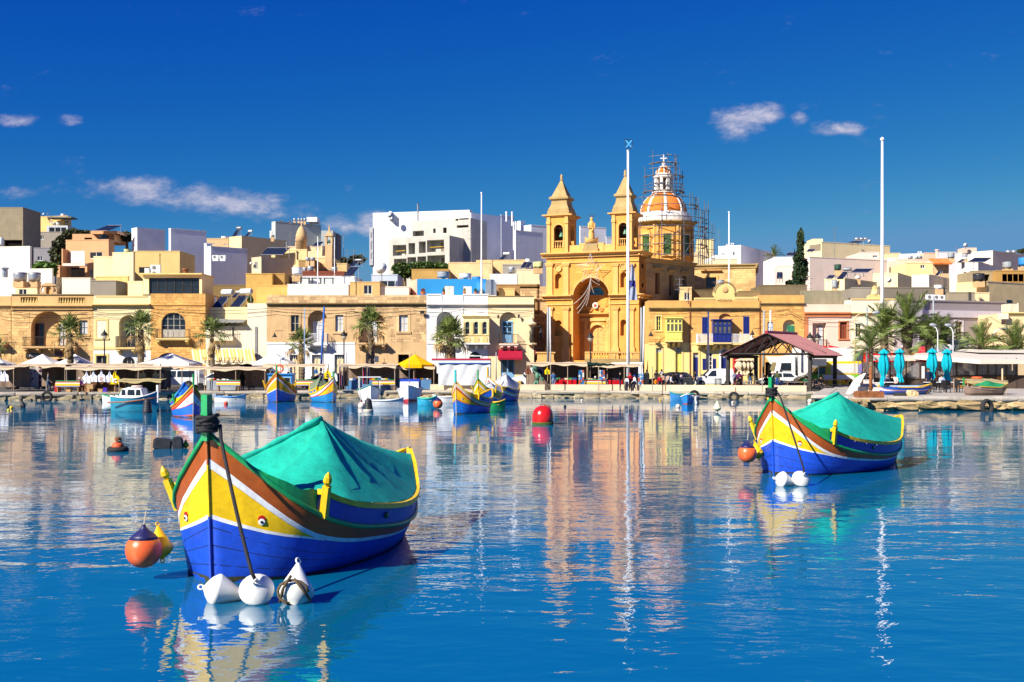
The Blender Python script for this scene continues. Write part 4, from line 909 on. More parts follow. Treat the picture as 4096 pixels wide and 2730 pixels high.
# forecourt: balustrade, steps, star
fq=Face(fc.x,121.5,0);q=fq.R('D',850,1330,1565,1445);bl=TH('church_balustrade','stone balustrade in front of the church door','balustrade',fq.P((q[0]+q[1])/2,QZ))
b=MB();fbx(b,fq,q[0],q[1],QZ,q[2]+.15,0,.5);b.bd('plinth',CHW,bl);b=MB();fbx(b,fq,q[0],q[1],q[3]-.18,q[3],-.06,.46);b.bd('handrail',CHT,bl)
for x in(850,1165,1490):p=fq.R('D',x,1330,x+70,1445);b=MB();fbx(b,fq,p[0],p[1],q[2]+.15,q[3]-.18,-.02,.42);b.bd('pier',CHT,bl)
for x0,x1 in((925,1165),(1240,1400),(1415,1490)):p=fq.R('D',x0,0,x1,1);balusters(fq,bl,p[0],p[1],q[2]+.15,q[3]-.18-q[2]-.15,CHT,.28,.2)
sp=TH('church_steps','broad stone steps leading up to the church door','steps',fq.P(fq.S(2290),QZ))
for i in range(5):p=fq.R('D',480,1440,850,1480);b=MB();fbx(b,fq,p[0]-.2,p[1],QZ+.14*i,QZ+.14*(i+1),-.4+.35*i,2.5);b.bd('step',CHW,sp)
lp=fq.R('D',215,1335,455,1445);b=MB();fbx(b,fq,lp[0],lp[1],QZ,lp[2],0,.8);fbx(b,fq,lp[0]+.1,lp[1]-.1,lp[2],lp[3]-.15,.1,.7);fbx(b,fq,lp[0]-.05,lp[1]+.05,lp[3]-.15,lp[3],0,.8);tag(b.bd('stone_parapet',CHT),'stone parapet block at the left foot of the church','parapet')
sc_=V3(fc.P(fc.S(tx('D',952)),fc.Z(2370,ty('D',260)),-.9));stx=TH('star_decoration','wire star with trailing light strings hung above the church arch','decoration',sc_)
SIL=mat('silver_wire',(.6,.58,.55),rough=.4,metal=.3);b=MB();pts=[]
for i in range(11):t=R(90+36*i);rr_=1.75 if i%2==0 else .72;pts.append(sc_+uu*math.cos(t)*rr_+V3((0,0,1))*math.sin(t)*rr_)
b.tube(pts,.028,4);b.tube([sc_+(p-sc_)*.72+ax*.15 for p in pts],.022,4)
for p in pts[:10:2]:b.tube([sc_+ax*.2,p],.015,4)
b.bd('star_frame',SIL,stx);b=MB();a0=sc_+V3((0,0,-.9))
for ex,ez,ev in((-1.6,-3.5,-.6),(-1.5,-4.0,-.9),(-.5,-3.2,-.6),(.4,-1.8,0),(-1.9,-2.9,-.4),(1.1,-.9,0)):b.tube([a0+uu*ex*t*t*(1 if ev else 1)+V3((0,0,ez*(t if ev==0 else t**1.1)+ev*math.sin(t*math.pi)*.4))for t in[i/8 for i in range(9)]],.022,4)
b.bd('light_string',SIL,stx)
# houses right of the church
RY=122.0
fR=face_at(2800,RY)
# ochre house with the date on its parapet
s0,s1=flat(fR,2594,3036)
h=house('dated_house','ochre stone house with MCMXIII parapet and blue enclosed balcony',fR,s0,s1)
zt=fR.Z(2800,ty('E',75));zg=fR.Z(2800,ty('E',640));zp=fR.Z(2900,ty('E',25))
r=lambda*a:fR.R('E',*a);rd_=lambda*a:fR.R('D',*a)
yw=rd_(1782,868,1842,1056);sh1=r(352,295,425,520);sh2=r(890,283,968,515);nic=r(575,245,735,330)
dy1=rd_(1778,1283,1850,1700);dy2=rd_(2032,1283,2110,1700);db1=r(235,757,305,1120);fw=r(405,757,490,980);ab=r(600,715,690,1120)
wall(fR,h,s0,s1,zg,zt,HONEY,[(*yw,0,.2),(*nic,.7,.3)],9);opn(fR,h,nic,.3,HONEY,'niche_back')
wall(fR,h,s0,s1,QZ,zg,pls('straw_plaster','f6dc92'),[(*q,0,.25)for q in(dy1,dy2,db1,fw)]+[(*ab,.9,.3)],9,name='ground_floor')
wnd(fR,h,yw,YELP,2,3,.1);srd(fR,h,yw,CT,.14,.04)
for q,mm in((dy1,YELP),(dy2,YELP),(db1,NAVY)):door(fR,h,(q[0],q[1],QZ+.1,q[3]-.5),mm,2,5,.2,q[3]);srd(fR,h,q,CT,.2,.05,False,'door_surround')
door(fR,h,(ab[0],ab[1],QZ+.1,ab[3]-.9),NAVY,2,4,.22,ab[3]);arch_band(fR,ab[0],ab[1],QZ,ab[3],.2,.06,WHITEP,'door_arch',h)
wnd(fR,h,fw,WHITE,2,4,.12);shutters(fR,h,(fw[0]-1.2*.32,fw[0],fw[2],fR.Z(2850,ty('E',835))),NAVY,-.05,1);shutters(fR,h,(fw[1],fw[1]+.36,fw[2],fR.Z(2850,ty('E',835))),NAVY,-.05,1)
shutters(fR,h,sh1,NAVY);shutters(fR,h,sh2,NAVY)
def gallarija(x0,x1,t,yt,yb,m,nwin,dep,label_m):
 f=Face(fR.x,RY-dep);q=f.R(t,x0,yt,x1,yb);w=(q[1]-q[0]);zs=q[2]+(q[3]-q[2])*.40;zl=q[3]-(q[3]-q[2])*.22
 ho=[]
 for i in range(nwin):
  a=q[0]+w*(i+.16)/nwin;c=q[0]+w*(i+.84)/nwin;ho+=[(a,c,zs+.05,zl-.1,0,.06),(a,c,zl+.05,q[3]-.18,0,.06)]
 wall(f,h,q[0],q[1],q[2],q[3],m,ho,dep,'enclosed_balcony')
 for hh in ho:opn(f,h,hh[:4],.06,mat('gallarija_glass',(.10,.10,.09),rough=.1,var=.5,scale=2),'pane')
 for i in range(nwin):b=MB();fbx(b,f,q[0]+w*(i+.14)/nwin,q[0]+w*(i+.86)/nwin,q[2]+.12,zs-.12,-.04,.01);b.bd('panel',m,h)
 b=MB();fbx(b,f,q[0]-.12,q[1]+.12,q[3],q[3]+.1,-.15,dep);fbx(b,f,q[0]-.04,q[1]+.04,zs-.06,zs,-.07,.02);b.bd('balcony_roof',m,h)
 b=MB();fbx(b,f,q[0]-.05,q[1]+.05,q[2]-.16,q[2]-.002,-.06,dep);b.bd('balcony_floor',CT,h)
 for i in range(3):
  k=put('corbel',corbel_mesh(CT),h,True);k.location=V3(fR.P(q[0]+w*(i+.5)/3,q[2]-.17))-WLOC[h.name]
gallarija(1915,2120,'D',895,1185,YELP,4,1.0,'yellow')
gallarija(500,735,'E',332,622,NAVY,4,1.0,'blue')
zs=fR.Z(2870,ty('E',632));q=r(275,515,1000,632)
b=MB();fbx(b,fR,q[0],q[1],zs-.2,zs-.01,-.95,.02);o=b.bd('balcony',CT,h);rlg(fR,o,q[0]+.04,q[1]-.04,zs,fR.Z(2870,ty('E',517))-zs,.9,WHITE,.13,t=.03)
for i in range(8):k=put('corbel',corbel_mesh(CT),h,True);k.location=V3(fR.P(q[0]+.3+(q[1]-q[0]-.6)*i/7,zs-.21))-WLOC[h.name]
sgc(fR,h,s0,s1,zg-.1,zg+.12,.06,CT);cnc(fR,h,s0,s1,fR.Z(2850,ty('E',165)),.35,.4,CHW)
pb=r(255,38,525,150);pb2=r(780,28,1085,150)
for q in(pb,pb2):
 wall(fR,h,q[0],q[1],zt-.02,q[3],CT,[],.35,'parapet');k=7
 for i in range(k):
  a=q[0]+.1+(q[1]-q[0]-.2)*i/k;w=(q[1]-q[0]-.2)/k;b=MB();up_=i%2==0
  z0_,z1_=zt+.15,q[3]-.18;pts=[(a+.03,z0_),(a+w-.03,z0_),(a+w/2,z1_)]if not up_ else[(a-w*.35,z1_),(a+w*1.35,z1_),(a+w/2,z0_)]
  b.prism([fR.P(p,z,-.05)for p,z in pts],(0,.04,0));b.bd('carved_triangle',OCHRE,h)
pd=r(520,10,780,150);wall(fR,h,pd[0],pd[1],zt-.02,pd[3]+.05,CT,[],.5,'date_panel');text_part('date_lettering','MCMXIII',mat('carved_letter',(.42,.26,.10)),h,fR.P((pd[0]+pd[1])/2,pd[2]+(pd[3]-pd[2])*.42,-.02),.42,extrude=.015)
zpt=fR.Z(2890,ty('e',1160));b=MB();zs_,ap=arc_pts(pd[0]+.05,pd[1]-.05,zpt,14,.95);b.prism([fR.P(pd[0]+.05,pd[3]+.05,0)]+[fR.P(p,z,0)for p,z in ap]+[fR.P(pd[1]-.05,pd[3]+.05,0)],(0,1.6,0));b.bd('pediment',CT,h)
_,ao=arc_pts(pd[0]-.1,pd[1]+.1,zpt+.15,14,.95);b=MB();b.tube([fR.P(p,z,-.05)for p,z in ao],.09,5);b.bd('pediment_moulding',WEATH,h)
b=MB();b.lathe([(.0,0),(.36,0),(.3,.1),(0,.14)],fR.P((pd[0]+pd[1])/2,(pd[3]+zpt)/2,-.01),10,axis=(0,-1,0));o=b.bd('carved_crest',OCHRE,h);o.scale=(1,1,1)
bks(fR,h,s0,s1,zg+.2,fR.Z(2850,ty('E',195)),HONEYB,.75,.3,[(q[0]-.2,q[1]+.2,q[2]-.2,q[3]+.2)for q in(yw,sh1,sh2,nic)]+[(*rd_(1900,870,2180,1230),),(*r(490,240,790,700),),(*r(260,505,1010,700),)],290,seed=14)
for x in(195,1108):b=MB();a=fR.S(tx('E',x));fbx(b,fR,a-.05,a+.05,QZ,fR.Z(2850,ty('E',80)),-.1,-.005);b.bd('drainpipe',RUST,h)
# second ochre house
s0,s1=flat(fR,3036.5,3217)
h=house('green_shutter_house','ochre stone house with green shutter in an arched niche',fR,s0,s1)
zt=fR.Z(3100,ty('E',5));nic=r(1410,325,1577,640);bw_=r(1208,355,1280,560);gd=r(1180,880,1300,1150)
wall(fR,h,s0,s1,QZ,zt,HONEY,[(*nic,1,.5),(*bw_,0,.2),(*gd,0,.3)],9);opn(fR,h,nic,.5,CREAM,'niche_back');opn(fR,h,gd,.3)
shutters(Face(fR.x,RY+.42),h,r(1478,398,1572,640),GREENP);wnd(fR,h,bw_,pnt('sky_blue_paint','3f8fd0'),2,3,.1,WHITE)
cnc(fR,h,s0,s1,fR.Z(3100,ty('E',105)),.3,.3,CHW);bks(fR,h,s0,s1,fR.Z(3100,ty('E',700)),fR.Z(3100,ty('E',130)),HONEYB,.75,.3,[nic,bw_],160,seed=15)
b=MB();aw=r(1180,805,1420,885);b.grid(lambda u,v:fR.P(aw[0]+(aw[1]-aw[0])*u,aw[3]-v*.8,-.1-2.2*v),6,3);tag(b.bd('beige_awning',clt('beige_awning_cloth','e9dcc4')),'beige shop awning half hidden behind the pavilion','awning')
# pink house
s0,s1=flat(fR,3217.5,3403)
h=house('pink_house','pink plastered house with terracotta cornice and window frames',fR,s0,s1)
zt=fR.Z(3300,ty('E',125));dr_=r(1797,372,1975,680);wn=r(2155,362,2248,575)
wall(fR,h,s0,s1,QZ,zt,PINKP,[(*dr_,0,.5),(*wn,0,.2)],9);opn(fR,h,dr_,.5,PINKP,'recess_wall');wnd(Face(fR.x,RY+.42),h,r(1880,405,1955,680),BRNP,1,2,0,CURT)
wnd(fR,h,wn,BRNP,2,1,.1,mat('red_curtain',(.25,.05,.02),rough=.8));srd(fR,h,wn,TERRA,.17,.05)
rlg(fR,h,dr_[0],dr_[1],dr_[2],.75,.35,IRON,.14,t=.02);cnc(fR,h,s0,s1,fR.Z(3300,ty('E',230)),.5,.3,TERRA);sgc(fR,h,s0,fR.S(tx('E',1738)),QZ,fR.Z(3300,ty('E',295)),.05,TERRA,'corner_pilaster')
sgc(fR,h,s0,s1,fR.Z(3300,ty('E',740)),fR.Z(3300,ty('E',712)),.05,TERRA)
wall(Face(fR.x,RY+2.5),h,s0+.3,fR.S(3398),zt-.1,fR.Z(3300,ty('e',1232)),stone('grey_blockwork','8d866f',perobj=.2),[],.5,'roof_wall')
# cream palm-side house
s0,s1=flat(fR,3403.5,3606)
h=house('cream_palm_house','cream house with scrolled parapet behind the tall palms',fR,s0,s1)
zt=fR.Z(3500,ty('F',65));w1=fR.R('F',152,378,222,550);w2=fR.R('F',400,378,465,550);d1=fR.R('F',640,520,720,1000)
wall(fR,h,s0,s1,QZ,zt,PALEP,[(*w1,0,.2),(*w2,0,.2)],9);wnd(fR,h,w1,pnt('cream_window_paint','d8c9a6'),2,3,.1);wnd(fR,h,w2,pnt('cream_window_paint','d8c9a6'),2,3,.1)
for w in(w1,w2):srd(fR,h,w,WHITEP,.15,.05)
cnc(fR,h,s0,s1,fR.Z(3500,ty('F',235)),.3,.3,CT);sgc(fR,h,s0,s1,zt,zt+.12,.08,CT,'parapet_coping')
q=fR.R('F',305,-5,505,65);b=MB();mz=fR.Z(3500,ty('f',1185))
pts=[(q[0],zt+.1),(q[0]+.12,zt+.45),(q[0]+.5,zt+.6),(q[0]+.62,mz-.35),(q[0]+.7,mz-.1),((q[0]+q[1])/2,mz)]
pts+=[(q[0]+q[1]-a,z)for a,z in pts[::-1][1:]];b.prism([fR.P(a,z,.02)for a,z in pts],(0,.35,0));b.bd('scrolled_crest',CT,h)
b=MB();b.lathe([(.0,0),(.3,0),(.24,.08),(0,.1)],fR.P((q[0]+q[1])/2,(zt+mz)/2,.03),8,axis=(0,-1,0));b.bd('carved_crest',CREAM,h)
# long grey side wall running back from the corner
GREYW=pls('grey_render','a39a9e',var=.05,stain=.1);LAV=pls('lavender_trim','d8d0da')
p0=at('F',745,0,121.0);fg_=Face(p0.x,p0.y,R(22));sE=fg_.S(tx('F',2110));ztg=WZ(ty('F',72),121.0)
h=TH('grey_building','long grey rendered building with lavender bands behind the palms','house',fg_.P(sE/2,QZ),0,'houses along the waterfront')
ws=[]
for x0,x1,y0,y1 in((985,1045,345,600),(1455,1545,350,600),(1850,1905,370,590)):
 a0,a1=fg_.S(tx('F',x0)),fg_.S(tx('F',x1));Ym=fg_.y+(a0+a1)/2*fg_.uy;ws.append((a0,a1,WZ(ty('F',y1),Ym),WZ(ty('F',y0),Ym)))
wall(fg_,h,0,sE,QZ,ztg,GREYW,[(*w,0,.2)for w in ws],10)
for w in ws:wnd(fg_,h,w,pnt('cream_window_paint','d8c9a6'),2,3,.1);srd(fg_,h,w,LAV,.2,.05)
zb_=WZ(ty('F',290),122.5);sgc(fg_,h,0,sE,zb_,zb_+.75,.12,LAV);sgc(fg_,h,-.02,sE,ztg-.02,ztg+.12,.1,GREYW,'parapet_coping')
sgc(fg_,h,0,sE,WZ(ty('F',690),123),WZ(ty('F',665),123),.3,LAV,'ledge')
# cream corner house at the right edge
p0=at('F',2105,0,118);fe=Face(p0.x,p0.y,0);sE=fe.S(4330);h=TH('peach_corner_house','peach plastered house with roof terrace at the right edge','house',fe.P(sE/2,QZ),0,'houses along the waterfront')
PEACH=pls('peach_plaster','f5d7a6');w1=fe.R('F',2290,600,2345,850);wall(fe,h,0,sE,QZ,fe.Z(4080,ty('F',240)),PEACH,[(*w1,0,.2)],9);wnd(fe,h,w1,BRNP,2,3,.1);cnc(fe,h,-.2,sE,fe.Z(4080,ty('F',232)),.3,.3,CT)
rlg(fe,h,-.4,1.2,fe.Z(4080,ty('F',240)),1.0,0,IRON,.13,sides=False);b=MB();fbx(b,fe,.9,1.4,fe.Z(4080,ty('F',240)),fe.Z(4080,ty('F',110)),0,3);fbx(b,fe,-.55,.1,fe.Z(4080,ty('F',320)),fe.Z(4080,ty('F',245)),-.6,.4);b.bd('terrace_pier',PALEP,h)
# buildings climbing the hill behind
BG='buildings on the hill behind the waterfront'
def cm_(c,kind='p'):
 return(pls if kind=='p' else stone)('wall_'+c+kind,c)
def windows_on(f,th,t,wins,d=.06,frame=None):
 for w in wins:
  q=f.R(t,*w[:4]);st_=w[4]if len(w)>4 else 'w'
  if st_=='o':opn(f,th,q,.5)
  elif st_=='W':wnd(f,th,q,WHITE,max(2,int((q[1]-q[0])/.9)),1,d)
  else:wnd(f,th,q,frame or WHITE,2,1,d)
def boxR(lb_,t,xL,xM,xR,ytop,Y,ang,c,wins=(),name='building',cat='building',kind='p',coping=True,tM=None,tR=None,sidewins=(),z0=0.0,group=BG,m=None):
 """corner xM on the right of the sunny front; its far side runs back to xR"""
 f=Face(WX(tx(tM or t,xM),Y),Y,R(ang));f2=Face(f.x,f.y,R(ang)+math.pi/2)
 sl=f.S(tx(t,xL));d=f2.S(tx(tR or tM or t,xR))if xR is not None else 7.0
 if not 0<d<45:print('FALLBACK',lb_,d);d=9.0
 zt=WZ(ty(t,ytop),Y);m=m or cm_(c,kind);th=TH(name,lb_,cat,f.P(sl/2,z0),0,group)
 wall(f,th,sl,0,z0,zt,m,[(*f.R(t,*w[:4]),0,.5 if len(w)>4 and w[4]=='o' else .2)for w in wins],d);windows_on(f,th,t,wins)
 for w in sidewins:q=f2.R(tR or t,*w[:4]);wnd(f2,th,q,WHITE,2,1,-.04)
 if coping:b=MB();fbx(b,f,sl-.04,.04,zt,zt+.12,-.04,.25);fbx(b,f,-.22,.04,zt,zt+.12,.25,d);b.bd('coping',m,th)
 return th,f,f2,zt
def boxL(lb_,t,xL,xM,xR,ytop,Y,ang,c,wins=(),name='building',cat='building',kind='p',coping=True,tR=None,z0=0.0,group=BG,m=None):
 """corner xM on the left: a lit sliver to xL, the long front running back to xR"""
 f=Face(WX(tx(t,xM),Y),Y,R(ang));sR_=f.S(tx(tR or t,xR));m=m or cm_(c,kind)
 dirb=(-math.sin(R(ang)),math.cos(R(ang)));k=(tx(t,xL)-CXP)/FPX;den=dirb[0]-k*dirb[1];d=(k*f.y-f.x)/den if abs(den)>1e-6 else 8
 if not 0<d<45:d=8.0
 zt=WZ(ty(t,ytop),Y);th=TH(name,lb_,cat,f.P(sR_/2,z0),0,group)
 wall(f,th,0,sR_,z0,zt,m,[(*f.R(t,*w[:4]),0,.2)for w in wins],d);windows_on(f,th,t,wins)
 if coping:b=MB();fbx(b,f,-.04,sR_+.04,zt,zt+.12,-.04,.25);fbx(b,f,-.04,.22,zt,zt+.12,.25,d);b.bd('coping',m,th)
 return th,f,zt
def abx(th,t,xL,xR,ytop,ybot,Y,dep,m,name,wins=(),ang=0.0):
 f=Face(WX(tx(t,xL),Y),Y,R(ang));s1=f.S(tx(t,xR));wall(f,th,0,s1,WZ(ty(t,ybot),Y),WZ(ty(t,ytop),Y),m,[(*f.R(t,*w[:4]),0,.5 if len(w)>4 and w[4]=='o' else .2)for w in wins],dep,name);windows_on(f,th,t,wins);return f
# far left
boxR('raw concrete block building at the far left skyline','a',-420,300,None,172,186,0,'9c8f78',[(52,590,290,690,'o')],kind='s')
th,f,f2,zt=boxR('pale grey stair tower with tall white-framed window on the left skyline','a',265,412,447,262,192,-14,'c6c2c8');wnd(f,th,f.R('a',268,295,405,440),WHITE,3,3,-.05);b=MB();fbx(b,f,*f.R('a',262,442,415,455),-.9,.02);b.bd('balcony',cm_('c6c2c8'),th)
th,f,f2,zt=boxR('yellow apartment block with glazed balconies on the left skyline','a',435,885,932,282,206,-10,'ecc07c',[(645,335,672,372),(845,338,900,372)]);abx(th,'a',615,930,283,300,203,3,cm_('7d7d74'),'roof_edge');abx(th,'a',610,885,402,545,202,4,cm_('c3c8cd'),'glazed_balcony',[(640,425,870,495,'W')]);abx(th,'a',610,835,500,545,200.5,1.2,WHITE,'balcony_front')
boxR('grey rendered flats below the yellow apartment block','a',440,830,None,492,199,0,'a39a90',[(527,533,573,585),(672,603,742,690)])
boxR('dark grey flat-roofed house with a brown window above the bamboo','a',440,715,None,700,184,0,'8e8c93',[(490,805,555,860)])
boxR('white walled house with large blank gable on the left','a',-300,390,415,682,150,-10,'f4ece0')
boxR('low white annexe beside the blank white gable','a',385,680,697,975,146,-10,'f4ece0')
# beige modern house
BEI=cm_('dcab7e');th,f,f2,zt=boxR('beige modern house stepped in terraces with roof solar frame','a',860,1420,1495,592,164,-8,'dcab7e',[(1175,750,1338,832,'W')])
abx(th,'a',945,1495,512,610,168,6,BEI,'upper_storey',[(1102,560,1203,590,'o')]);abx(th,'a',1185,1545,472,512,167,6,BEI,'roof_room');abx(th,'a',1300,1400,525,588,166.9,.4,GLASS,'upper_window')
abx(th,'a',805,822,705,935,163,5,BEI,'side_fin');b=MB();ff=face_at(tx('a',930),162.9);fbx(b,ff,*ff.R('a',930,735,1105,892),-.05,0);b.bd('white_panel',WHITE,th)
abx(th,'a',820,1110,895,930,162.4,1.0,cm_('f1ddd0'),'terrace_edge');abx(th,'a',745,782,918,1080,162,5,BEI,'side_fin');b=MB();fbx(b,ff,*ff.R('a',930,955,1110,1075),-.1,0);b.bd('dark_doorway',DARKIN,th);b=MB();fbx(b,ff,*ff.R('a',1180,983,1222,1062),-.1,-.02);b.bd('window',GLASS,th)
# white blocks
boxL('tall white block with blank grey-shaded wall left of centre','a',1720,1792,2160,437,168,42,'eef0f6')
boxL('second tall white block stepping down to the right','a',2205,2232,410,447,160,40,'e9ebf5',tR='b');boxL('lavender-shaded white house wall with recessed air conditioners','b',408,470,944,682,156,40,'e3e5f2')
th,f,zt=boxL('narrow white stair block joining the white houses','b',380,412,480,642,158,40,'e9ebf5')
# cream cluster
boxR('pale yellow old house with flaking wall above the cream house','a',1225,1470,None,815,143,0,'f5e2b0');boxR('tall pale yellow house with peeling plaster strip','a',1470,1742,1765,762,141,-8,'f6e3b2',kind='s')
boxR('tan house with a flat roof full of tanks and cooling fans','a',1745,62,None,745,146,0,'e0c383',[(1815,945,1965,1030)],tM='b')
boxR('cream roof room with dark window beside the carved gable','a',200,515,530,1150,133,-6,'f3dfae',[(245,1232,350,1312)]);boxR('white stair house with iron stair behind the loggia house','a',810,1180,None,1095,139,0,'f2ead8');boxR('grey cement wall on the roof of the cream house','a',1190,1515,None,1132,133.5,0,'8f8a80');boxR('ochre roof house behind the grey cement wall','a',1250,1675,1690,1075,137,-6,'e9c67e',kind='s');boxR('narrow cream roof stairwell beside the glass roof room','a',1670,1865,None,1140,134,0,'f2dfb2')
# glass room on the orange house
f=face_at(tx('a',1870),129);s1=f.S(tx('b',352));z0_,z1_=f.Z(700,ty('a',1300)),f.Z(700,ty('a',1085));gr=TH('glass_roof_room','dark glazed roof room on the orange stone house','roof room',f.P(s1/2,z0_))
wall(f,gr,0,s1,z0_,z1_+.35,CREAM,[(.65,s1-.3,z0_+.02,z1_,0,.3)],5);b=MB();fbx(b,f,-.3,s1+.1,z1_+.35,z1_+.5,-.5,5);b.bd('roof_slab',CT,gr)
for i in range(6):a=.65+(s1-.95)*i/6;c=.65+(s1-.95)*(i+1)/6;wnd(f,gr,(a,c,z0_+.02,z1_),BLACK,1,2,.2)
# centre left
boxR('long low tan house on the skyline behind the white block','b',415,700,None,577,176,0,'d9b98c',[(485,640,525,655),(640,643,690,657)]);boxR('large tan house with blank side wall below the grey clad building','b',708,870,1460,546,170,-38,'eed3a2')
th,f,zt=boxL('grey clad apartment building on the skyline left of centre','b',1262,1312,1908,352,232,38,'b9c0bf');abx(th,'b',1910,2065,468,700,236,8,cm_('aeb5b4'),'right_wing');abx(th,'b',2065,2120,500,900,240,6,cm_('74747c'),'balcony_stack');abx(th,'b',1720,1856,292,352,236,4,WHITE,'roof_room');abx(th,'b',1238,1262,470,560,233,3,WHITE,'white_edge')
boxR('peach house with flat roof below the bell-cote','b',1470,2062,2072,677,164,-8,'eccaa4');boxR('weathered cream roof room with solar panels','b',1258,1722,1735,722,154,-6,'efd39a',kind='s');boxR('grey-shaded old house with narrow window','b',1002,1128,1545,820,147,-46,'d8c7a6',[(1040,872,1078,976)],kind='s');boxR('small stone house with two water tanks','b',1615,1832,None,865,146,0,'a8895a',kind='s');boxR('low stone boundary wall behind the roof terrace','b',1830,2245,None,905,150,0,'dcbd84',kind='s');boxR('pale ochre house beside the tanks','b',1735,2060,None,830,158,0,'e8cb98')
boxR('ruined stone tower room with patched wall','b',925,1272,None,1040,137,0,'cfa860',kind='s');boxR('broken stone wall stump beside the ruined tower','b',1288,1430,None,1038,138,0,'b89458',kind='s');boxR('low ochre store behind the tan stone house','b',1065,1468,None,1192,134,0,'e5b96a',kind='s');boxR('dry rubble wall under the lavender-shaded house','b',355,925,None,1190,140,0,'8a744c',kind='s',name='rubble_wall',cat='wall')
th,f,f2,zt=boxR('white roof terrace with black railings and garden furniture','b',1470,2265,None,1180,134,0,'f3efe8',name='roof_terrace',cat='terrace');rlg(f,th,f.S(tx('b',1545)),0,zt,1.35,0,IRON,.16,sides=False,t=.018);boxR('red-brown roof wall behind the terrace railings','b',1665,2215,None,1012,142,0,'8b4a34',name='roof_wall',cat='wall');boxR('white back wall of the roof terrace','b',1530,2352,None,1075,141,0,'eef0f2',name='roof_wall',cat='wall')
boxR('stone roof hut with louvred window at the left of the blue house','c',0,390,None,1148,130.5,0,'cfae74',[(180,1182,288,1300)],kind='s');boxR('blue-grey roof room with curtained door','c',280,620,None,1052,138,0,'bcc6d6',[(390,1125,592,1210,'W')]);boxR('flaking white roof parapet between hut and pink wall','c',390,770,None,1212,131,0,'e6dfd2',name='roof_wall',cat='wall')
# big white complex
th,f,f2,zt=boxR('large bright white apartment complex on the centre skyline','c',300,1562,1600,207,196,-14,'fbfbfc');abx(th,'c',252,300,425,920,200,5,cm_('b9b9c2'),'balcony_stack',[(272,495,298,570),(272,610,298,725),(272,760,298,850)]);abx(th,'c',508,545,215,320,198,3,WHITE,'roof_tank_housing')
b=MB();fl_=[f.P(f.S(tx('c',300)),0,-.06)]
th,f,zt=boxL('tall white block with blue-grey shaded wall right of the concrete frame','c',1562,1582,1972,245,182,44,'eff1fa');boxL('lower shoulder of the shaded white block','c',1318,1332,1600,412,178,44,'eff1fa');boxL('white end block with vent pipes beside the shaded wall','c',1972,1976,2142,270,188,40,'e4e6f0')
CONCF=cm_('c3bfb6','s');f=Face(WX(tx('c',1300),172),172,R(-24));sl=f.S(tx('c',507));uf=TH('unfinished_building','unfinished grey concrete building with open bays below the white complex','building',f.P(sl/2,0),0,BG)
hol=[]
for(x0,x1,y0,y1)in((560,735,655,795),(765,850,630,775),(900,990,610,760),(1005,1228,590,745),(575,740,835,960),(750,865,815,960),(880,995,805,960),(1010,1240,790,960)):hol.append((*f.R('c',x0,y0,x1,y1),0,1.6))
zt=WZ(ty('c',530),172);wall(f,uf,sl,0,0,zt,CONCF,hol,9)
for q in hol:opn(f,uf,q[:4],1.6,CONCF,'bay_wall');qq=(q[0]+(q[1]-q[0])*.55,q[0]+(q[1]-q[0])*.8,q[2],q[2]+(q[3]-q[2])*.8);opn(f,uf,qq,1.55,mat('raw_doorway',(.18,.14,.10)),'doorway')
for i in(0,3,4,7):q=hol[i];b=MB();b.tube([f.P(q[0]+.5,q[2]+.7,.1),f.P(q[1]-.2,q[2]+.75,.1)],.05,5);b.bd('yellow_guard_rail',pnt('yellow_rail','e8b820'),uf)
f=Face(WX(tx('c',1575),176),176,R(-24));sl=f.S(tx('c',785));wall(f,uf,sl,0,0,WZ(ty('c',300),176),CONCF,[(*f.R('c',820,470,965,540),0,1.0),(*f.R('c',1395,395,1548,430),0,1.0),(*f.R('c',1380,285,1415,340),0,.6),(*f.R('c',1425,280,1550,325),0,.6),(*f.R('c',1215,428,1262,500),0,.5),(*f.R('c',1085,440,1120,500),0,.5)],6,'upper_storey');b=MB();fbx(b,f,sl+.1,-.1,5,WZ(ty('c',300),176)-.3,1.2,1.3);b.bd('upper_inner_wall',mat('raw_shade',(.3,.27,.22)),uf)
boxL('white house with antenna right of the white complex','c',2145,2165,2520,470,176,40,'e9ebf5');boxL('white stair tower on the skyline left of the church','c',2130,2228,2285,350,184,40,'eceef6')
boxL('white house right behind the left bell tower','d',45,130,315,1110,182,36,'e6e8f2');boxL('white house behind the statue between the bell towers','d',690,700,1000,1125,186,30,'e3e6f2');boxL('low white wall behind the right bell tower','d',998,1002,1100,1250,184,30,'e3e6f2')
boxR('cream house with grey block parapet below the white complex','c',1287,1860,None,892,152,0,'e8cf9c',kind='s');boxR('tan stone house with tanks left of the church','c',1650,2300,2330,857,158,-8,'dfc08a',kind='s');boxR('old tan stone house behind the blue house','c',805,1290,None,982,147,0,'c9a05c',kind='s');boxR('white roof room with thin antennas behind the blue house','c',1830,2182,2190,1046,139,-6,'f0f1f6');boxR('cream roof rooms crowded beside the church','c',2180,2480,None,985,146,0,'efdcb6');boxR('brown stone roof wall right of the blue house','c',1912,2480,None,1182,134,0,'a88458',kind='s',name='roof_wall',cat='wall');boxR('small ochre roof hut right of the grey flue','c',1945,2152,None,1232,130,0,'dcb67a',kind='s');boxR('grey cement roof hut with tilted roof beside the stone house','c',1995,2250,None,920,150,0,'a09c94')
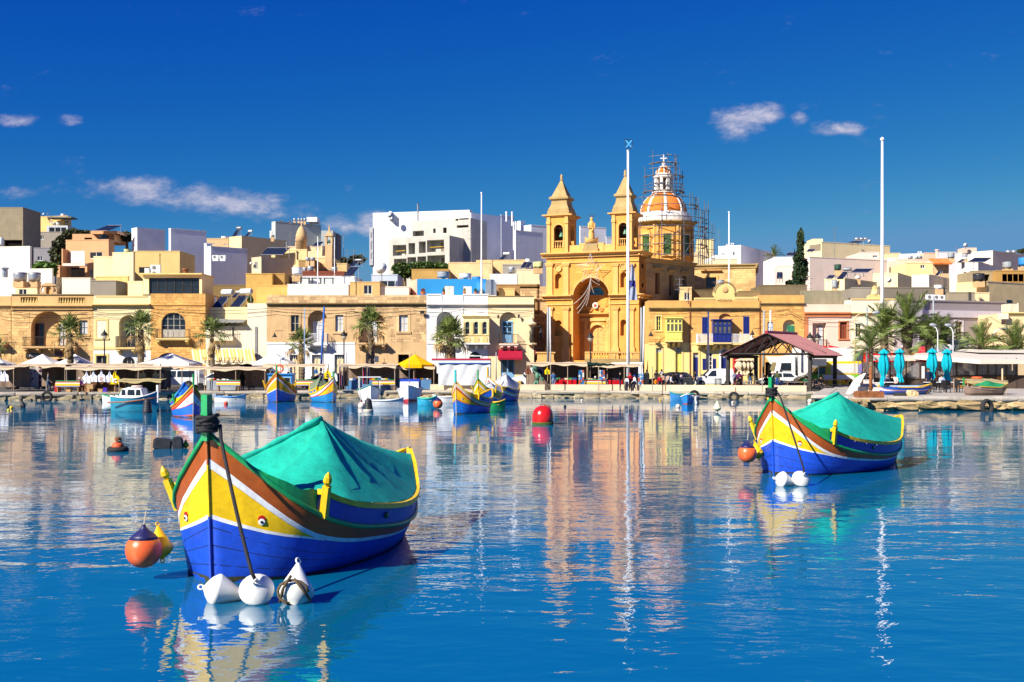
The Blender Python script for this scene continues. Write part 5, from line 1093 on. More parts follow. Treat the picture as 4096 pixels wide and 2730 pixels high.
# blue roof house
BLUE=pls('bright_blue_plaster','2f8ccb');f=face_at(tx('c',876),131.5);s1=f.S(tx('c',1780));bh=TH('blue_roof_house','bright blue roof house with white door and potted plants','house',f.P(s1/2,5),0,BG)
dq=f.R('c',1230,1190,1356,1340);wq=f.R('c',1475,1193,1588,1340);wall(f,bh,0,s1,5,f.Z(1800,ty('c',1100)),BLUE,[(*dq,0,.15),(*wq,0,.15)],6);door(f,bh,dq,pnt('offwhite_door','efe3cf'),2,1,.06);shutters(f,bh,wq,WHITE,.05)
f5=Face(f.x,f.y,R(90));b=MB();p0=at('c',770,1105,134.5);b.add([f.P(0,5,-.01),f.P(0,f.Z(1800,ty('c',1100)),-.01),(p0.x,p0.y,f.Z(1800,ty('c',1110))),(p0.x,p0.y,5)],[(0,1,2,3)]);b.bd('pink_side_wall',pls('salmon_plaster','f3b49c'),bh)
boxR('small light-blue outhouse at the right end of the blue roof house','c',1655,1780,None,1150,130.6,0,'4aa0da')
# right of the church
boxR('yellow roof tower glimpsed through the scaffolding','e',285,500,520,590,190,-8,'ecd196',[(300,640,345,662)]);th,f,f2,zt=boxR('white cubic house with paired windows right of the dome','e',568,860,1293,668,176,-32,'f7f6f6',[(612,748,652,806),(750,737,794,795)]);boxR('cream terrace wall below the white cubic house','e',495,815,None,845,168,0,'ecdcb8');boxR('white terrace parapet in front of the white cubic house','e',495,790,None,800,172,0,'f6f4f2',name='roof_wall',cat='wall');boxR('low stone store behind the scaffold foot','e',270,500,None,750,180,0,'d8c296')
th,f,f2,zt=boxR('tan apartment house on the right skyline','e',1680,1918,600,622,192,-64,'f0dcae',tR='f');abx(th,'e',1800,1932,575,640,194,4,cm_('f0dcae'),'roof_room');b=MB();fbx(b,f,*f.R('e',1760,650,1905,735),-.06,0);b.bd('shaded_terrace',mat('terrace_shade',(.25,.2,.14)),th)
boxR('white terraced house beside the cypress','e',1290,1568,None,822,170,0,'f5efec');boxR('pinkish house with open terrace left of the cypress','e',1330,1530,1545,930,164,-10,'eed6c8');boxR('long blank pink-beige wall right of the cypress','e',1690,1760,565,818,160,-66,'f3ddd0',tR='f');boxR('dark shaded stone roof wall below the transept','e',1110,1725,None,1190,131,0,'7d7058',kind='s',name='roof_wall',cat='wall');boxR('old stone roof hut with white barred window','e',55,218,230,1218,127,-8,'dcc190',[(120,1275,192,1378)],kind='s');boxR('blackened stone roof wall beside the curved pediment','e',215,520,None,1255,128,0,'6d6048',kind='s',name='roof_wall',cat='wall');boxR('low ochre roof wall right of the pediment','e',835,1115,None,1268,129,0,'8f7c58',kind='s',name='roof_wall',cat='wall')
boxR('cream roof house with green trim and dark terrace','e',1955,2215,430,1100,139,-40,'efdcae',tR='f');boxR('small pink roof hut with white window','f',200,462,None,757,176,0,'f3d9cb',[(378,792,438,822)]);boxR('tan parapet house on the right skyline behind the flagpole','f',575,740,None,768,196,0,'d9c79e')
th,f,f2,zt=boxR('white flat-roofed house with three steel drums','f',722,1050,1200,775,186,-20,'f6f0ee');boxR('salmon stair tower beside the white flat roof','f',1050,1196,None,765,184,0,'e8c0a4');boxR('grey-white house behind the chimney on the right','f',1230,1465,None,755,190,0,'ded8dc')
boxR('pinkish house with recessed balcony on the right','f',690,1085,None,850,168,0,'efcfb8',[(735,915,805,1005)]);boxR('yellow house with small window and steel tank','f',808,1162,None,895,160,0,'f4dca0',[(1000,918,1058,962)]);boxR('white gabled house end right of the flagpole','f',560,722,None,830,172,0,'efe2d4')
th,f,f2,zt=boxR('long pinkish house with ribbon windows on the right skyline','f',1462,1945,2600,737,194,-48,'f3dbc8');wnd(f,th,f.R('f',1480,790,1940,850),WHITE,8,1,-.04);abx(th,'f',1572,1734,690,760,197,3,cm_('d9c3b0'),'roof_room')
boxR('cream house with solar frame and grey side right of the orange roof','f',1465,1752,2050,882,162,-36,'f6e6d6',[(1675,950,1710,990)]);boxR('cream-lit roof hut with white dish','f',378,702,885,1028,146,-30,'f3dfb0',kind='s');boxR('tall cream house with grey side left of the brown screen','f',885,1110,1382,1052,142,-36,'f6e8d2');boxR('narrow cream tower with grey zigzag side','f',1380,1566,1645,1012,144,-30,'f6ead8');th,f,f2,zt=boxR('cream block house with large grey shaded side at the right','f',1460,1872,2700,1138,133,-58,'f6d9a2',kind='s');bks(f,th,f.S(tx('f',1460)),-.02,zt-2.6,zt-.02,stone('pale_block','f6d9a2',perobj=.15),.55,.3,[],90,seed=21);b=MB();q=f2.R('f',2125,1375,2195,1500);fbx(b,f2,*q,-.03,.02);b.bd('dark_window',GLASS,th)
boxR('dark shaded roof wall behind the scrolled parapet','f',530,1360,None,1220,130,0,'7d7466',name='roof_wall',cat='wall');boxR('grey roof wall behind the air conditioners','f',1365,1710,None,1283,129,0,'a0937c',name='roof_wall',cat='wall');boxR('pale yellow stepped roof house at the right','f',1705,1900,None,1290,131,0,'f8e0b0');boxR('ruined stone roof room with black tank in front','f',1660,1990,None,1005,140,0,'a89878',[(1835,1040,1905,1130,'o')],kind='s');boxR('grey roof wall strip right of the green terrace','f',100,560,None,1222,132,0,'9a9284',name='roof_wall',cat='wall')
th,f,f2,zt=boxR('brown glazed roof veranda at the right edge','f',1985,2420,None,1000,139,0,'b08a50');wnd(f,th,f.R('f',2060,1030,2420,1140),pnt('tan_frame','b48a4c'),5,1,-.05)
# small carved things on roofs
p=at('b',2015,695,150);bc=TH('bell_cote','stone bell-cote with small green bell and pointed finial','bell tower',p);k=150*.3061/FPX
b=MB();b.box(p.x-45*k,p.x+45*k,p.y-.5,p.y+.5,p.z-3,p.z+40*k);b.bd('base',TANST,bc)
for e in(-36,36):b=MB();b.box(p.x+e*k-10*k,p.x+e*k+10*k,p.y-.35,p.y+.35,p.z+40*k,p.z+150*k);b.bd('pier',TANST,bc)
b=MB();b.box(p.x-52*k,p.x+52*k,p.y-.5,p.y+.5,p.z+150*k,p.z+170*k);b.lathe([(.55,p.z+170*k),(.45,p.z+190*k),(.22,p.z+200*k),(.16,p.z+240*k),(.02,p.z+305*k)],(p.x,p.y,0),4,R(45));b.bd('spirelet',TANST,bc)
b=MB();b.lathe([(.22,0),(.16,.25),(.1,.4),(0,.42)],(p.x,p.y,p.z+65*k),10);b.bd('bell',BRONZE,bc,True)
p=at('b',1652,620,160);b=MB();b.lathe([(.75,-2),(.75,.1),(.85,.15),(.8,.9),(.6,1.6),(.3,2.1),(.08,2.3),(.08,2.7),(0,2.75)],p,14);tag(b.bd('stone_turret',TANST,smooth=True),'small ochre stone turret with rounded cap','turret')
f=face_at(tx('a',525),126);q=f.R('a',525,1145,742,1315);cg=TH('carved_gable','curved stone gable with scrolls and niche on the loggia house roof','gable',f.P((q[0]+q[1])/2,q[2]));zm=(q[2]+q[3])/2;c=(q[0]+q[1])/2
wall(f,cg,c-.55,c+.55,q[2],zm+.35,TANST,[(c-.28,c+.28,q[2]+.05,zm+.3,1,.25)],.4);opn(f,cg,(c-.28,c+.28,q[2],zm+.3),.25,CHT,'niche_back');b=MB();_,ap=arc_pts(c-.6,c+.6,q[3],12,.7);b.prism([f.P(a,z,-.08)for a,z in ap],(0,.5,0));b.bd('arched_top',TANST,cg);b=MB();fbx(b,f,c-.85,c+.85,zm+.35,zm+.5,-.1,.4);b.bd('moulding',TANST,cg)
for sg_ in(-1,1):b=MB();b.tube([f.P(c+sg_*(.6+.3*math.sin(t*3)),zm+.35-t*(zm+.3-q[2]),.1)for t in[i/8 for i in range(9)]],.1,6);b.lathe([(0,0),(.2,0),(.2,.3),(0,.3)],f.P(c+sg_*.75,q[2]+.2,.3),10,axis=(0,-1,0));b.bd('scroll',TANST,cg)
# tanks, panels, poles on the roofs
GALV=mat('zinc_tank',(.40,.42,.46),rough=.35,metal=.55,var=.25,scale=3);WTK=pnt('white_tank','eef0f2');GTANK=pnt('dark_green_tank','1f4a3c',rough=.6);BTANK=pnt('blue_tank','2a86d0',rough=.6);KTANK=mat('black_tank',(.03,.03,.035),rough=.4,var=.5,scale=3);YTANK=pnt('pale_green_tank','c6c98e',rough=.6);GRT=pnt('grey_tank','9aa0a6',rough=.6)
PV=mat('solar_cell',(.014,.020,.045),rough=.12,var=.25,spec=.6);ALU=mat('aluminium_frame',(.5,.52,.55),rough=.4,metal=.6)
def tank(t,x0,y0,x1,y1,Y,m,lb_,lid=True):
 p=at(t,(x0+x1)/2,y1,Y);k=TILES[t][2]*Y/FPX;r_=(x1-x0)/2*k;h_=(y1-y0)*k;th=TH('water_tank',lb_,'water tank',p,0,'roof water tanks')
 b=MB();pr=[(r_*.93,0),(r_*.94,h_*.15)]+[(r_*(.95+.05*i/4+(.015 if i%2 else 0)),h_*(.15+.8*i/4))for i in range(5)];b.lathe(pr,p,16);b.bd('drum',m,th,True)
 b=MB();b.lathe([(r_*1.05,h_*.95),(r_*1.05,h_*.985),(r_*.3,h_*1.06),(0,h_*1.07)],p,16);b.bd('lid',m if m is not GALV else WTK,th,True)
 b=MB();b.box(p.x-r_*.8,p.x+r_*.8,p.y-r_*.8,p.y+r_*.8,p.z-.7,p.z-.002);b.bd('stand',TANST,th)
for a in[('a',178,1015,350,1135,131,GALV,'zinc water tank, left of the pair on the loggia house roof'),('a',372,1015,530,1138,130,GALV,'zinc water tank, right of the pair on the loggia house roof'),('a',283,205,333,255,194,GALV,'small zinc tank, left of two on the grey stair tower'),('a',336,203,384,255,194,GALV,'small zinc tank, right of two on the grey stair tower'),('a',437,245,492,278,207,WTK,'white tank on the left end of the yellow apartment roof'),('a',795,250,850,282,207,WTK,'white tank at the right end of the yellow apartment roof'),('a',685,365,732,395,204,GALV,'zinc tank, left of two on the glazed balcony roof'),('a',735,362,778,395,204,WTK,'white tank, right of two on the glazed balcony roof'),('a',1893,965,1985,1065,130,WTK,'white tank beside the air conditioner on the glass roof room'),('a',-20,565,48,680,152,WTK,'white tank at the left edge above the white gable'),('a',1620,712,1712,760,142,YTANK,'pale round tank on the yellow old house'),('b',402,1335,545,1440,128,WTK,'white round tank behind the left solar collectors'),('b',1705,820,1762,865,146,GALV,'zinc tank, left of two on the small stone house'),('b',1765,820,1832,865,146,GALV,'zinc tank, right of two on the small stone house'),('b',1528,950,1665,1060,139,WTK,'large white tank on the roof terrace'),('b',1668,955,1725,1008,144,GALV,'small zinc tank beside the white terrace tank'),('b',1728,935,1815,1008,143,GALV,'broad zinc tank behind the terrace railings'),('b',2040,950,2125,1010,143,GALV,'zinc tank behind the right terrace railings'),('b',1545,310,1583,348,236,GALV,'first steel drum on the grey clad building'),('b',1600,310,1635,348,236,GALV,'second steel drum on the grey clad building'),('b',1640,310,1676,348,236,GALV,'third steel drum on the grey clad building'),('b',1680,310,1714,348,236,GALV,'fourth steel drum on the grey clad building'),('b',605,545,700,577,177,WTK,'low white tank on the long tan house'),('b',1250,525,1302,552,172,GALV,'zinc tank at the right end of the large tan house'),('b',1568,582,1615,618,166,GALV,'zinc tank beside the stone turret'),('c',1140,1005,1300,1095,136,GRT,'broad grey tank on the blue roof house'),('c',1430,1030,1588,1098,136,WTK,'white tank on the blue roof house'),('c',1592,1072,1732,1150,134,BTANK,'blue tank on the right end of the blue roof house'),('c',2068,950,2152,1035,147,GALV,'zinc tank left of the church on the cream roof'),('c',2292,838,2352,880,160,YTANK,'pale green tank at the right end of the tan stone roof'),('D',168,160,240,240,145,YTANK,'pale green tank, left of two beside the church tower'),('D',210,155,302,242,144.5,YTANK,'pale green tank, right of two beside the church tower'),('D',72,120,142,165,150,WTK,'white lidded tank left of the green tanks'),('e',545,1115,645,1210,126,GRT,'green-grey tank behind the curved pediment'),('e',2082,912,2172,988,141,GTANK,'dark green tank on the cream roof house'),('e',2052,1118,2118,1228,131,GRT,'ribbed pale barrel on the right roofs'),('f',1075,880,1162,962,161,GALV,'steel tank on blocks above the yellow house'),('f',1357,760,1442,832,170,GRT,'grey tank with white lid on the right skyline'),('f',1545,770,1612,840,168,GRT,'grey tank in front of the ribbon windows'),('f',1178,1180,1292,1232,130,WTK,'white round tank on the dark roof wall'),('f',1685,1030,1832,1132,133,KTANK,'glossy black tank on the ruined roof room'),('f',2282,822,2420,938,145,BTANK,'bright blue tank at the right edge'),('f',2075,878,2200,968,143,GRT,'grey cube-like tank at the right'),('f',145,1060,215,1100,142,WTK,'white tank under the solar frame on the green trim roof')]:
 tank(*a)
def panel(t,x0,y0,x1,y1,Y,lb_,tilt=.9,cols=3,shear=.35):
 """a tilted array: bottom edge y1 nearer, top edge y0 further back"""
 A=at(t,x0,y1,Y);B=at(t,x1-(x1-x0)*shear,y1,Y);k=TILES[t][2]*Y/FPX;up_=V3(((x1-x0)*shear*k,tilt*(y1-y0)*k,(y1-y0)*k));th=TH('solar_array',lb_,'solar array',A,0,'roof solar panels')
 nrm=(B-A).cross(up_).normalized()
 for i in range(cols):
  a=A.lerp(B,(i+.03)/cols);c=A.lerp(B,(i+.97)/cols);b=MB();pts=[a,c,c+up_,a+up_];b.prism(pts,nrm*-.05);b.bd('module',PV,th)
 b=MB();b.tube([A,B],.05,4);b.tube([A+up_,B+up_],.05,4)
 for q in(A,A.lerp(B,.5),B):b.tube([q+up_*.9,V3((q.x+up_.x*.9,q.y+up_.y*.9,q.z-.5))],.04,4)
 b.bd('frame',ALU,th);return th
panel('b',1118,688,1490,783,153,'long row of solar panels on the weathered cream roof room',.6,5,.2);panel('b',1785,608,1935,672,163,'small solar array on the peach house',.8,3,.4);panel('e',1445,748,1590,800,171,'solar array left of the cypress',.8,3,.3);panel('e',1328,1008,1418,1095,150,'dark solar panel on the pinkish terrace',.6,2,.2);panel('e',1712,708,1840,742,188,'solar panels on the tan terrace right of the cypress',.8,3,.3);panel('f',75,962,400,1015,137,'long solar array on tall frame above the green trim roof',1.2,6,.3);panel('f',1610,818,1960,878,158,'wide solar array on the cream house',1.2,6,.35);panel('f',35,600,272,632,190,'solar array on the tan apartment roof',1.2,4,.4);panel('a',1212,385,1557,470,166,'tilted solar frame on the beige modern house',1.4,5,.45);panel('D',0,155,165,240,146,'dark blue roof panels left of the church tower',.8,2,.3);panel('e',1968,1048,2110,1095,138.5,'small tilted panel beside the dark green tank',.8,2,.4);panel('b',2190,935,2400,1065,137,'tilted glass collector at the right of the roof terrace',.6,2,.45);panel('b',1355,333,1410,350,233,'first small panel on the grey clad roof',.8,1,.4);panel('b',1470,333,1525,350,233,'second small panel on the grey clad roof',.8,1,.4)
def heater(t,x0,y0,x1,y1,Y,lb_,m=WTK):
 """drum above a slanting collector"""
 k=TILES[t][2]*Y/FPX;c=at(t,x1-(x1-x0)*.25,y0+(y1-y0)*.16,Y);r_=(y1-y0)*.155*k;L=(x1-x0)*.28*k;th=TH('solar_water_heater',lb_,'solar heater',at(t,(x0+x1)/2,y1,Y),0,'solar water heaters')
 b=MB();b.lathe([(0,-L),(r_*.9,-L),(r_,-L+.08),(r_,L-.08),(r_*.9,L),(0,L)],c,16,axis=(1,-.35,0));b.bd('drum',m,th,True);b=MB();ax_=V3((1,-.35,0)).normalized();b.lathe([(r_*.9,L+.002),(r_*.85,L+.04),(0,L+.045)],c,16,axis=ax_);b.bd('end_cap',STEEL,th)
 A=at(t,x0,y1,Y-.6);B=at(t,x0+(x1-x0)*.45,y1,Y-.6);T=at(t,x0+(x1-x0)*.42,y0+(y1-y0)*.38,Y+.2);up_=T-A
 for i in range(2):a=A.lerp(B,i/2+.01);q=A.lerp(B,i/2+.49);b=MB();b.prism([a,q,q+up_,a+up_],(0,.06,-.06));b.bd('collector',PV,th)
 b=MB();b.tube([c,(c.x,c.y,c.z-r_*5)],.03,4);b.tube([B,B+up_],.025,4);b.tube([c+ax_*L*.8,(c.x+L*.8,c.y,c.z-r_*5)],.03,4);b.bd('stand',ALU,th)
heater('b',475,1235,755,1475,126.5,'white solar heater with twin collectors, left of the pair on the stepped building');heater('b',715,1225,1002,1462,126.2,'white solar heater with twin collectors, right of the pair on the stepped building');heater('b',745,1255,848,1335,128,'white heater drum behind the twin solar heaters');heater('b',745,415,868,540,172,'thin slanted collector on the large tan house',STEEL);heater('b',910,460,1010,545,172,'wrapped white and grey boiler on the large tan house');heater('b',1600,548,1725,625,164,'slanted heater beside the stone turret',STEEL);heater('c',1935,750,2085,855,160,'slanted white heater at the foot of the white end block');heater('e',2115,950,2300,1095,138,'steel drum heater on the cream roof house',STEEL);heater('f',1190,978,1288,1048,142,'dark shiny heater drum beside the block-mounted tank',KTANK);heater('f',1478,820,1600,882,163,'white heater below the ribbon windows');heater('c',-20,838,150,930,140,'dark steel heater drum left of the big dish',STEEL)
for i,(x,w_)in enumerate(((835,62),(925,45),(955,65))):
 p=at('f',x+w_/2,842,184);b=MB();k=184*.3061/FPX;b.lathe([(0,-w_/2*k),(18*k,-w_/2*k),(21*k,0),(18*k,w_/2*k),(0,w_/2*k)],p+V3((0,0,22*k)),14,axis=(1,-.2,0));tag(b.bd('steel_drum',GALV,smooth=True),('left','middle','right')[i]+' of three steel drums on the white flat roof','drum','roof drums')
for i,x in enumerate((142,200,250)):p=at('f',x+28,598,194);k=194*.3061/FPX;b=MB();b.lathe([(0,-30*k),(18*k,-30*k),(20*k,0),(18*k,30*k),(0,30*k)],p+V3((0,0,20*k)),12,axis=(1,-.3,0));tag(b.bd('steel_drum',GALV,smooth=True),('left','middle','right')[i]+' steel drum above the solar array on the tan apartment roof','drum','roof drums')
for i,x in enumerate((2118,2190)):p=at('f',x+30,772,196);k=196*.3061/FPX;b=MB();b.lathe([(0,-30*k),(24*k,-30*k),(24*k,30*k),(0,30*k)],p+V3((0,0,26*k)),12,axis=(1,-.4,0));tag(b.bd('steel_drum',GALV,smooth=True),('left','right')[i]+' steel drum on the far right skyline roof','drum','roof drums')
def ac(t,x0,y0,x1,y1,Y,lb_,fans=1):
 p=at(t,(x0+x1)/2,y1,Y);k=TILES[t][2]*Y/FPX;w_=(x1-x0)*k;h_=(y1-y0)*k;th=TH('air_conditioner',lb_,'air conditioner',p,0,'air conditioners');b=MB();b.box(p.x-w_/2,p.x+w_/2,p.y-.2,p.y+.2,p.z,p.z+h_);b.box(p.x-w_/2.2,p.x+w_/2.2,p.y-.18,p.y+.18,p.z-.3,p.z-.002);b.bd('case',WTK,th)
 for i in range(fans):b=MB();b.lathe([(.0,0),(min(w_,h_/fans)*.36,0),(min(w_,h_/fans)*.36,.02),(0,.03)],(p.x-w_*.12,p.y-.2,p.z+h_*(i+.5)/fans),14,axis=(0,-1,0));b.bd('fan_grille',mat('fan_grille',(.16,.16,.15)),th)
ac('a',1972,918,2100,1065,130,'white double-fan air conditioner on the glass roof room',2);ac('b',490,790,573,838,153,'left air conditioner in the recess of the lavender-shaded house');ac('b',585,792,664,838,153,'right air conditioner in the recess of the lavender-shaded house');ac('e',672,645,700,672,178,'left air conditioner on the white cubic house roof');ac('e',732,632,764,668,178,'right air conditioner on the white cubic house roof');ac('f',968,742,1008,768,188,'small air conditioner on the white flat roof');ac('f',1072,1305,1170,1370,126,'left roof fan unit above the grey building');ac('f',1175,1308,1242,1370,126,'middle roof fan unit above the grey building');ac('f',1245,1312,1312,1370,126,'right roof fan unit above the grey building')
def dish(t,x,y,r_px,Y,lb_):
 p=at(t,x,y,Y);k=TILES[t][2]*Y/FPX;r_=r_px*k;th=TH('satellite_dish',lb_,'satellite dish',p,0,'satellite dishes');b=MB();b.lathe([(r_,.22*r_),(r_*.7,.1*r_),(r_*.35,.025*r_),(0,0)],p,20,axis=(-.35,-1,.25));b.bd('reflector',WTK,th,True);b=MB();b.tube([p,p+V3((0,.1,-r_*2))],.05,5);b.tube([p+V3((0,0,-r_*.8)),p+V3((-.3*r_,-r_*.9,.1*r_))],.02,4);b.bd('mast',STEEL,th)
dish('c',415,962,82,136,'large white satellite dish on the blue-grey roof room');dish('b',995,900,22,148,'white satellite dish on the grey-shaded old house');dish('f',590,1118,32,144,'white satellite dish on the cream-lit roof hut');dish('f',333,608,22,190,'small white dish on the tan apartment roof');dish('a',570,255,18,206,'small white dish on the yellow apartment roof');dish('c',525,265,40,197,'white round dish at the corner of the white complex');dish('f',1588,658,26,196,'rusty dish on the right skyline roof room')
def ant(t,x,y0,y1,Y,lb_,arms=3):
 p=at(t,x,y1,Y);q=at(t,x,y0,Y);th=TH('antenna',lb_,'antenna',p,0,'roof antennas');b=MB();b.tube([p-V3((0,0,.6)),q],.035,5);b.bd('mast',STEEL,th);b=MB()
 for i in range(arms):z=q.z-.15-i*.55;w_=.5-.1*(i%2);b.tube([(q.x-w_,q.y-.1*i,z),(q.x+w_,q.y+.1*i,z+.02)],.018,4)
 for i in range(5):b.tube([(q.x-.4+.2*i,q.y-.2,q.z-.15),(q.x-.4+.2*i,q.y+.2,q.z-.15)],.012,4)
 b.bd('elements',STEEL,th)
for a in[('b',1505,475,690,160,'tall aerial in front of the grey clad building'),('b',2200,508,905,152,'tall aerial mast right of the bell-cote'),('b',2250,715,950,150,'aerial mast left of the white complex'),('c',1585,460,890,156,'tall aerial in front of the shaded white block'),('c',2207,512,840,162,'aerial on the white house right of the complex'),('a',622,228,275,206,'small aerial on the yellow apartment roof'),('e',572,450,690,180,'tall aerial left of the white cubic house'),('e',2085,430,810,170,'tall aerial right of the cypress'),('e',62,1090,1215,126,'aerial on the stone hut beside the church'),('f',1465,668,760,192,'thin aerial left of the ribbon window house'),('c',168,765,905,150,'thin aerial left of the unfinished building'),('c',48,720,850,155,'thin street aerial at the gap in the roofs'),('c',1922,1015,1180,137,'thin aerial on the white roof room'),('e',1738,1080,1220,128,'small aerial at the foot of the cypress'),('D',2085,370,500,121,'grid aerial on the dated house roof')]:ant(*a)
def pipe(t,x,y0,y1,Y,r_,m,lb_,name='vent_pipe',cat='pipe'):
 p,q=at(t,x,y1,Y),at(t,x,y0,Y);b=MB();b.tube([p,q],r_,8);b.lathe([(r_*1.5,-.05),(r_*1.5,.1),(0,.16)],q,8);tag(b.bd(name,m),lb_,cat)
pipe('c',887,130,360,185,.13,STEEL,'tall grey flue pipe in front of the white complex');pipe('c',2043,230,350,184,.12,WHITE,'left white vent pipe on the white end block');pipe('c',2118,232,405,184,.12,WHITE,'right white vent pipe on the white end block');pipe('a',66,965,1080,128,.32,GALV,'squat steel chimney cowl at the left edge','chimney_cowl','chimney');pipe('f',1215,725,810,175,.22,PINKP,'pink chimney with dark cap on the right skyline','chimney','chimney');pipe('a',2090,785,920,140,.06,RUST,'rusty pipe above the double-fan air conditioner');pipe('b',138,978,1068,135,.28,RUST,'rusty box flue beside the lavender-shaded house','flue','flue');pipe('b',1460,630,720,153,.1,STEEL,'dark flue behind the solar panels','flue','flue')
b=MB();p=at('c',1800,1310,129.5);b.box(p.x-.25,p.x+1.0,p.y-.4,p.y+.4,p.z,p.z+1.25);b.prism([(p.x-.25,p.y-.4,p.z+1.25),(p.x+1.0,p.y-.4,p.z+1.25),(p.x+.75,p.y-.4,p.z+1.75),(p.x,p.y-.4,p.z+1.75)],(0,.8,0));tag(b.bd('kitchen_flue',METAL),'grey sheet-metal kitchen flue right of the blue roof house','flue')
f=face_at(tx('f',1150),164);q=f.R('f',1150,855,1392,905);tr_=TH('orange_tile_roof','small orange tiled lean-to roof on the right','roof',f.P(q[0],q[2]));OT=mat('orange_tile',(.75,.20,.05),var=.2,perobj=.3)
for i in range(10):b=MB();w_=(q[1]-q[0])/10;b.tube([f.P(q[0]+w_*(i+.5),q[2],-.6),f.P(q[0]+w_*(i+.5)+.1,q[3]+.3,1.6)],w_*.55,6);b.bd('tile_row',OT,tr_)
b=MB();fbx(b,f,q[0],q[1],q[2]-3,q[2]+.1,.6,1.6);b.bd('wall',cm_('d8b890'),tr_)
for i,x in enumerate((1700,1850,2010)):
 p=at('b',x,1172,136);th=TH('garden_table',('left','middle','right')[i]+' dark green garden table on the roof terrace','table',p,0,'roof terrace tables');b=MB();b.box(p.x-.6,p.x+.6,p.y-.4,p.y+.4,p.z+.7,p.z+.76);b.bd('top',GTANK,th)
 for e in(-.5,.5):b=MB();b.box(p.x+e-.04,p.x+e+.04,p.y-.3,p.y+.3,p.z,p.z+.7);b.bd('leg',GTANK,th)
# flagpoles, lamps, overhead cables
def pole(px,ytop,ybase,Y,r_,m,lb_,ball=True,name='flagpole',cat='flagpole',z0=QZ):
 X=WX(px,Y);zt=WZ(ytop,Y);th=TH(name,lb_,cat,(X,Y,z0),0,None);b=MB();b.tube([(X,Y,z0),(X,Y,z0+(zt-z0)*.5),(X,Y,zt)],[r_,r_*.85,r_*.55],10);b.bd('shaft',m,th,True)
 b=MB();b.lathe([(.02,0),(r_*1.1,r_*.8),(r_*1.1,r_*1.6),(0,r_*2.4)],(X,Y,zt),10)if ball else b.lathe([(r_*.7,0),(r_*.9,.05),(0,.12)],(X,Y,zt),8);b.bd('finial',m,th,True);b=MB();b.lathe([(r_*2.2,0),(r_*2.2,.12),(r_*1.2,.3)],(X,Y,z0),8);b.bd('base',STEEL,th);return th
MP=pole(2512,605,1570,104,.17,WHITE,'very tall white flagpole with shield emblem in front of the church',False)
X=WX(2515,104);z=WZ(600,104);b=MB();sh=[(-.33,.95),(.33,.95),(.33,.45),(.2,.15),(0,0),(-.2,.15),(-.33,.45)]
b.tube([(X+a,104,z+c)for a,c in sh+sh[:1]],.03,5);b.bd('shield_rim',BLACK,MP);b=MB()
for sg_ in(-1,1):b.prism([(X-.28*sg_-.07,104,z+.88),(X-.28*sg_+.07,104,z+.88),(X+.26*sg_+.07,104,z+.22),(X+.26*sg_-.07,104,z+.22)],(0,.02*sg_,0))
b.bd('blue_cross',pnt('light_blue_enamel','5fb8ea'),MP)
pole(3529,567,1165,116,.20,WHITE,'tall white flagpole with ball top on the right');pole(1926,778,1105,128,.11,WHITE,'white flagpole behind the blue roof house',z0=5);pole(2916,855,1135,130,.11,WHITE,'white flagpole in front of the transept',z0=5)
pole(1271,952,1180,127,.07,WHITE,'slim white pole on the tan stone house roof',z0=5);pole(1338,955,1070,140,.06,WHITE,'slim white pole right of the bell-cote',z0=4)
BLUM=pnt('blue_mast_paint','2f63b8');
def mast(t,x0,y0,x1,y1,Y,r_,m,lb_,name='mast',cat='mast'):
 p,q=at(t,x0,y1,Y),at(t,x1,y0,Y);b=MB();b.tube([p,q],[r_,r_*.8],8);tag(b.bd(name,m,smooth=True),lb_,cat)
mast('B',1908,155,1950,1000,106,.11,BLUM,'leaning blue mast behind the striped bench')
mast('B',1692,180,1692,1000,108,.06,pnt('pale_blue_mast','8aa6d0'),'slim pale blue mast behind the fan palm');mast('D',365,745,365,1480,112,.12,GRT,'grey street pole left of the church');mast('D',400,760,390,1480,111,.07,WHITE,'thin white and blue pole left of the church');mast('D',1585,755,1585,1520,112,.12,GRT,'grey street pole right of the church');mast('D',1610,740,1620,1520,110,.09,WHITE,'white pole right of the church');mast('E',430,215,436,1000,112,.10,WHITE,'white pole in front of the blue enclosed balcony');mast('E',1155,205,1165,1080,112,.11,GRT,'grey pole behind the pavilion roof');mast('E',1248,200,1248,500,112,.09,WHITE,'white pole behind the pavilion ridge');mast('F',300,160,300,1060,114,.12,GRT,'grey lamp column behind the cream house palms');mast('F',1168,20,1168,620,116,.1,GRT,'grey column between the palms and grey building');mast('O',1942,545,1942,1055,82,.07,mat('bare_wood',(.55,.42,.26)),'upright wooden pole at the edge of the jetty','wooden_pole','pole');mast('F',350,950,350,1255,81,.13,RUST,'rusty upright pipe on the jetty','rusty_post','post');mast('C',1910,750,1910,1140,110,.06,GRT,'pale sign pole beside the blue doors')
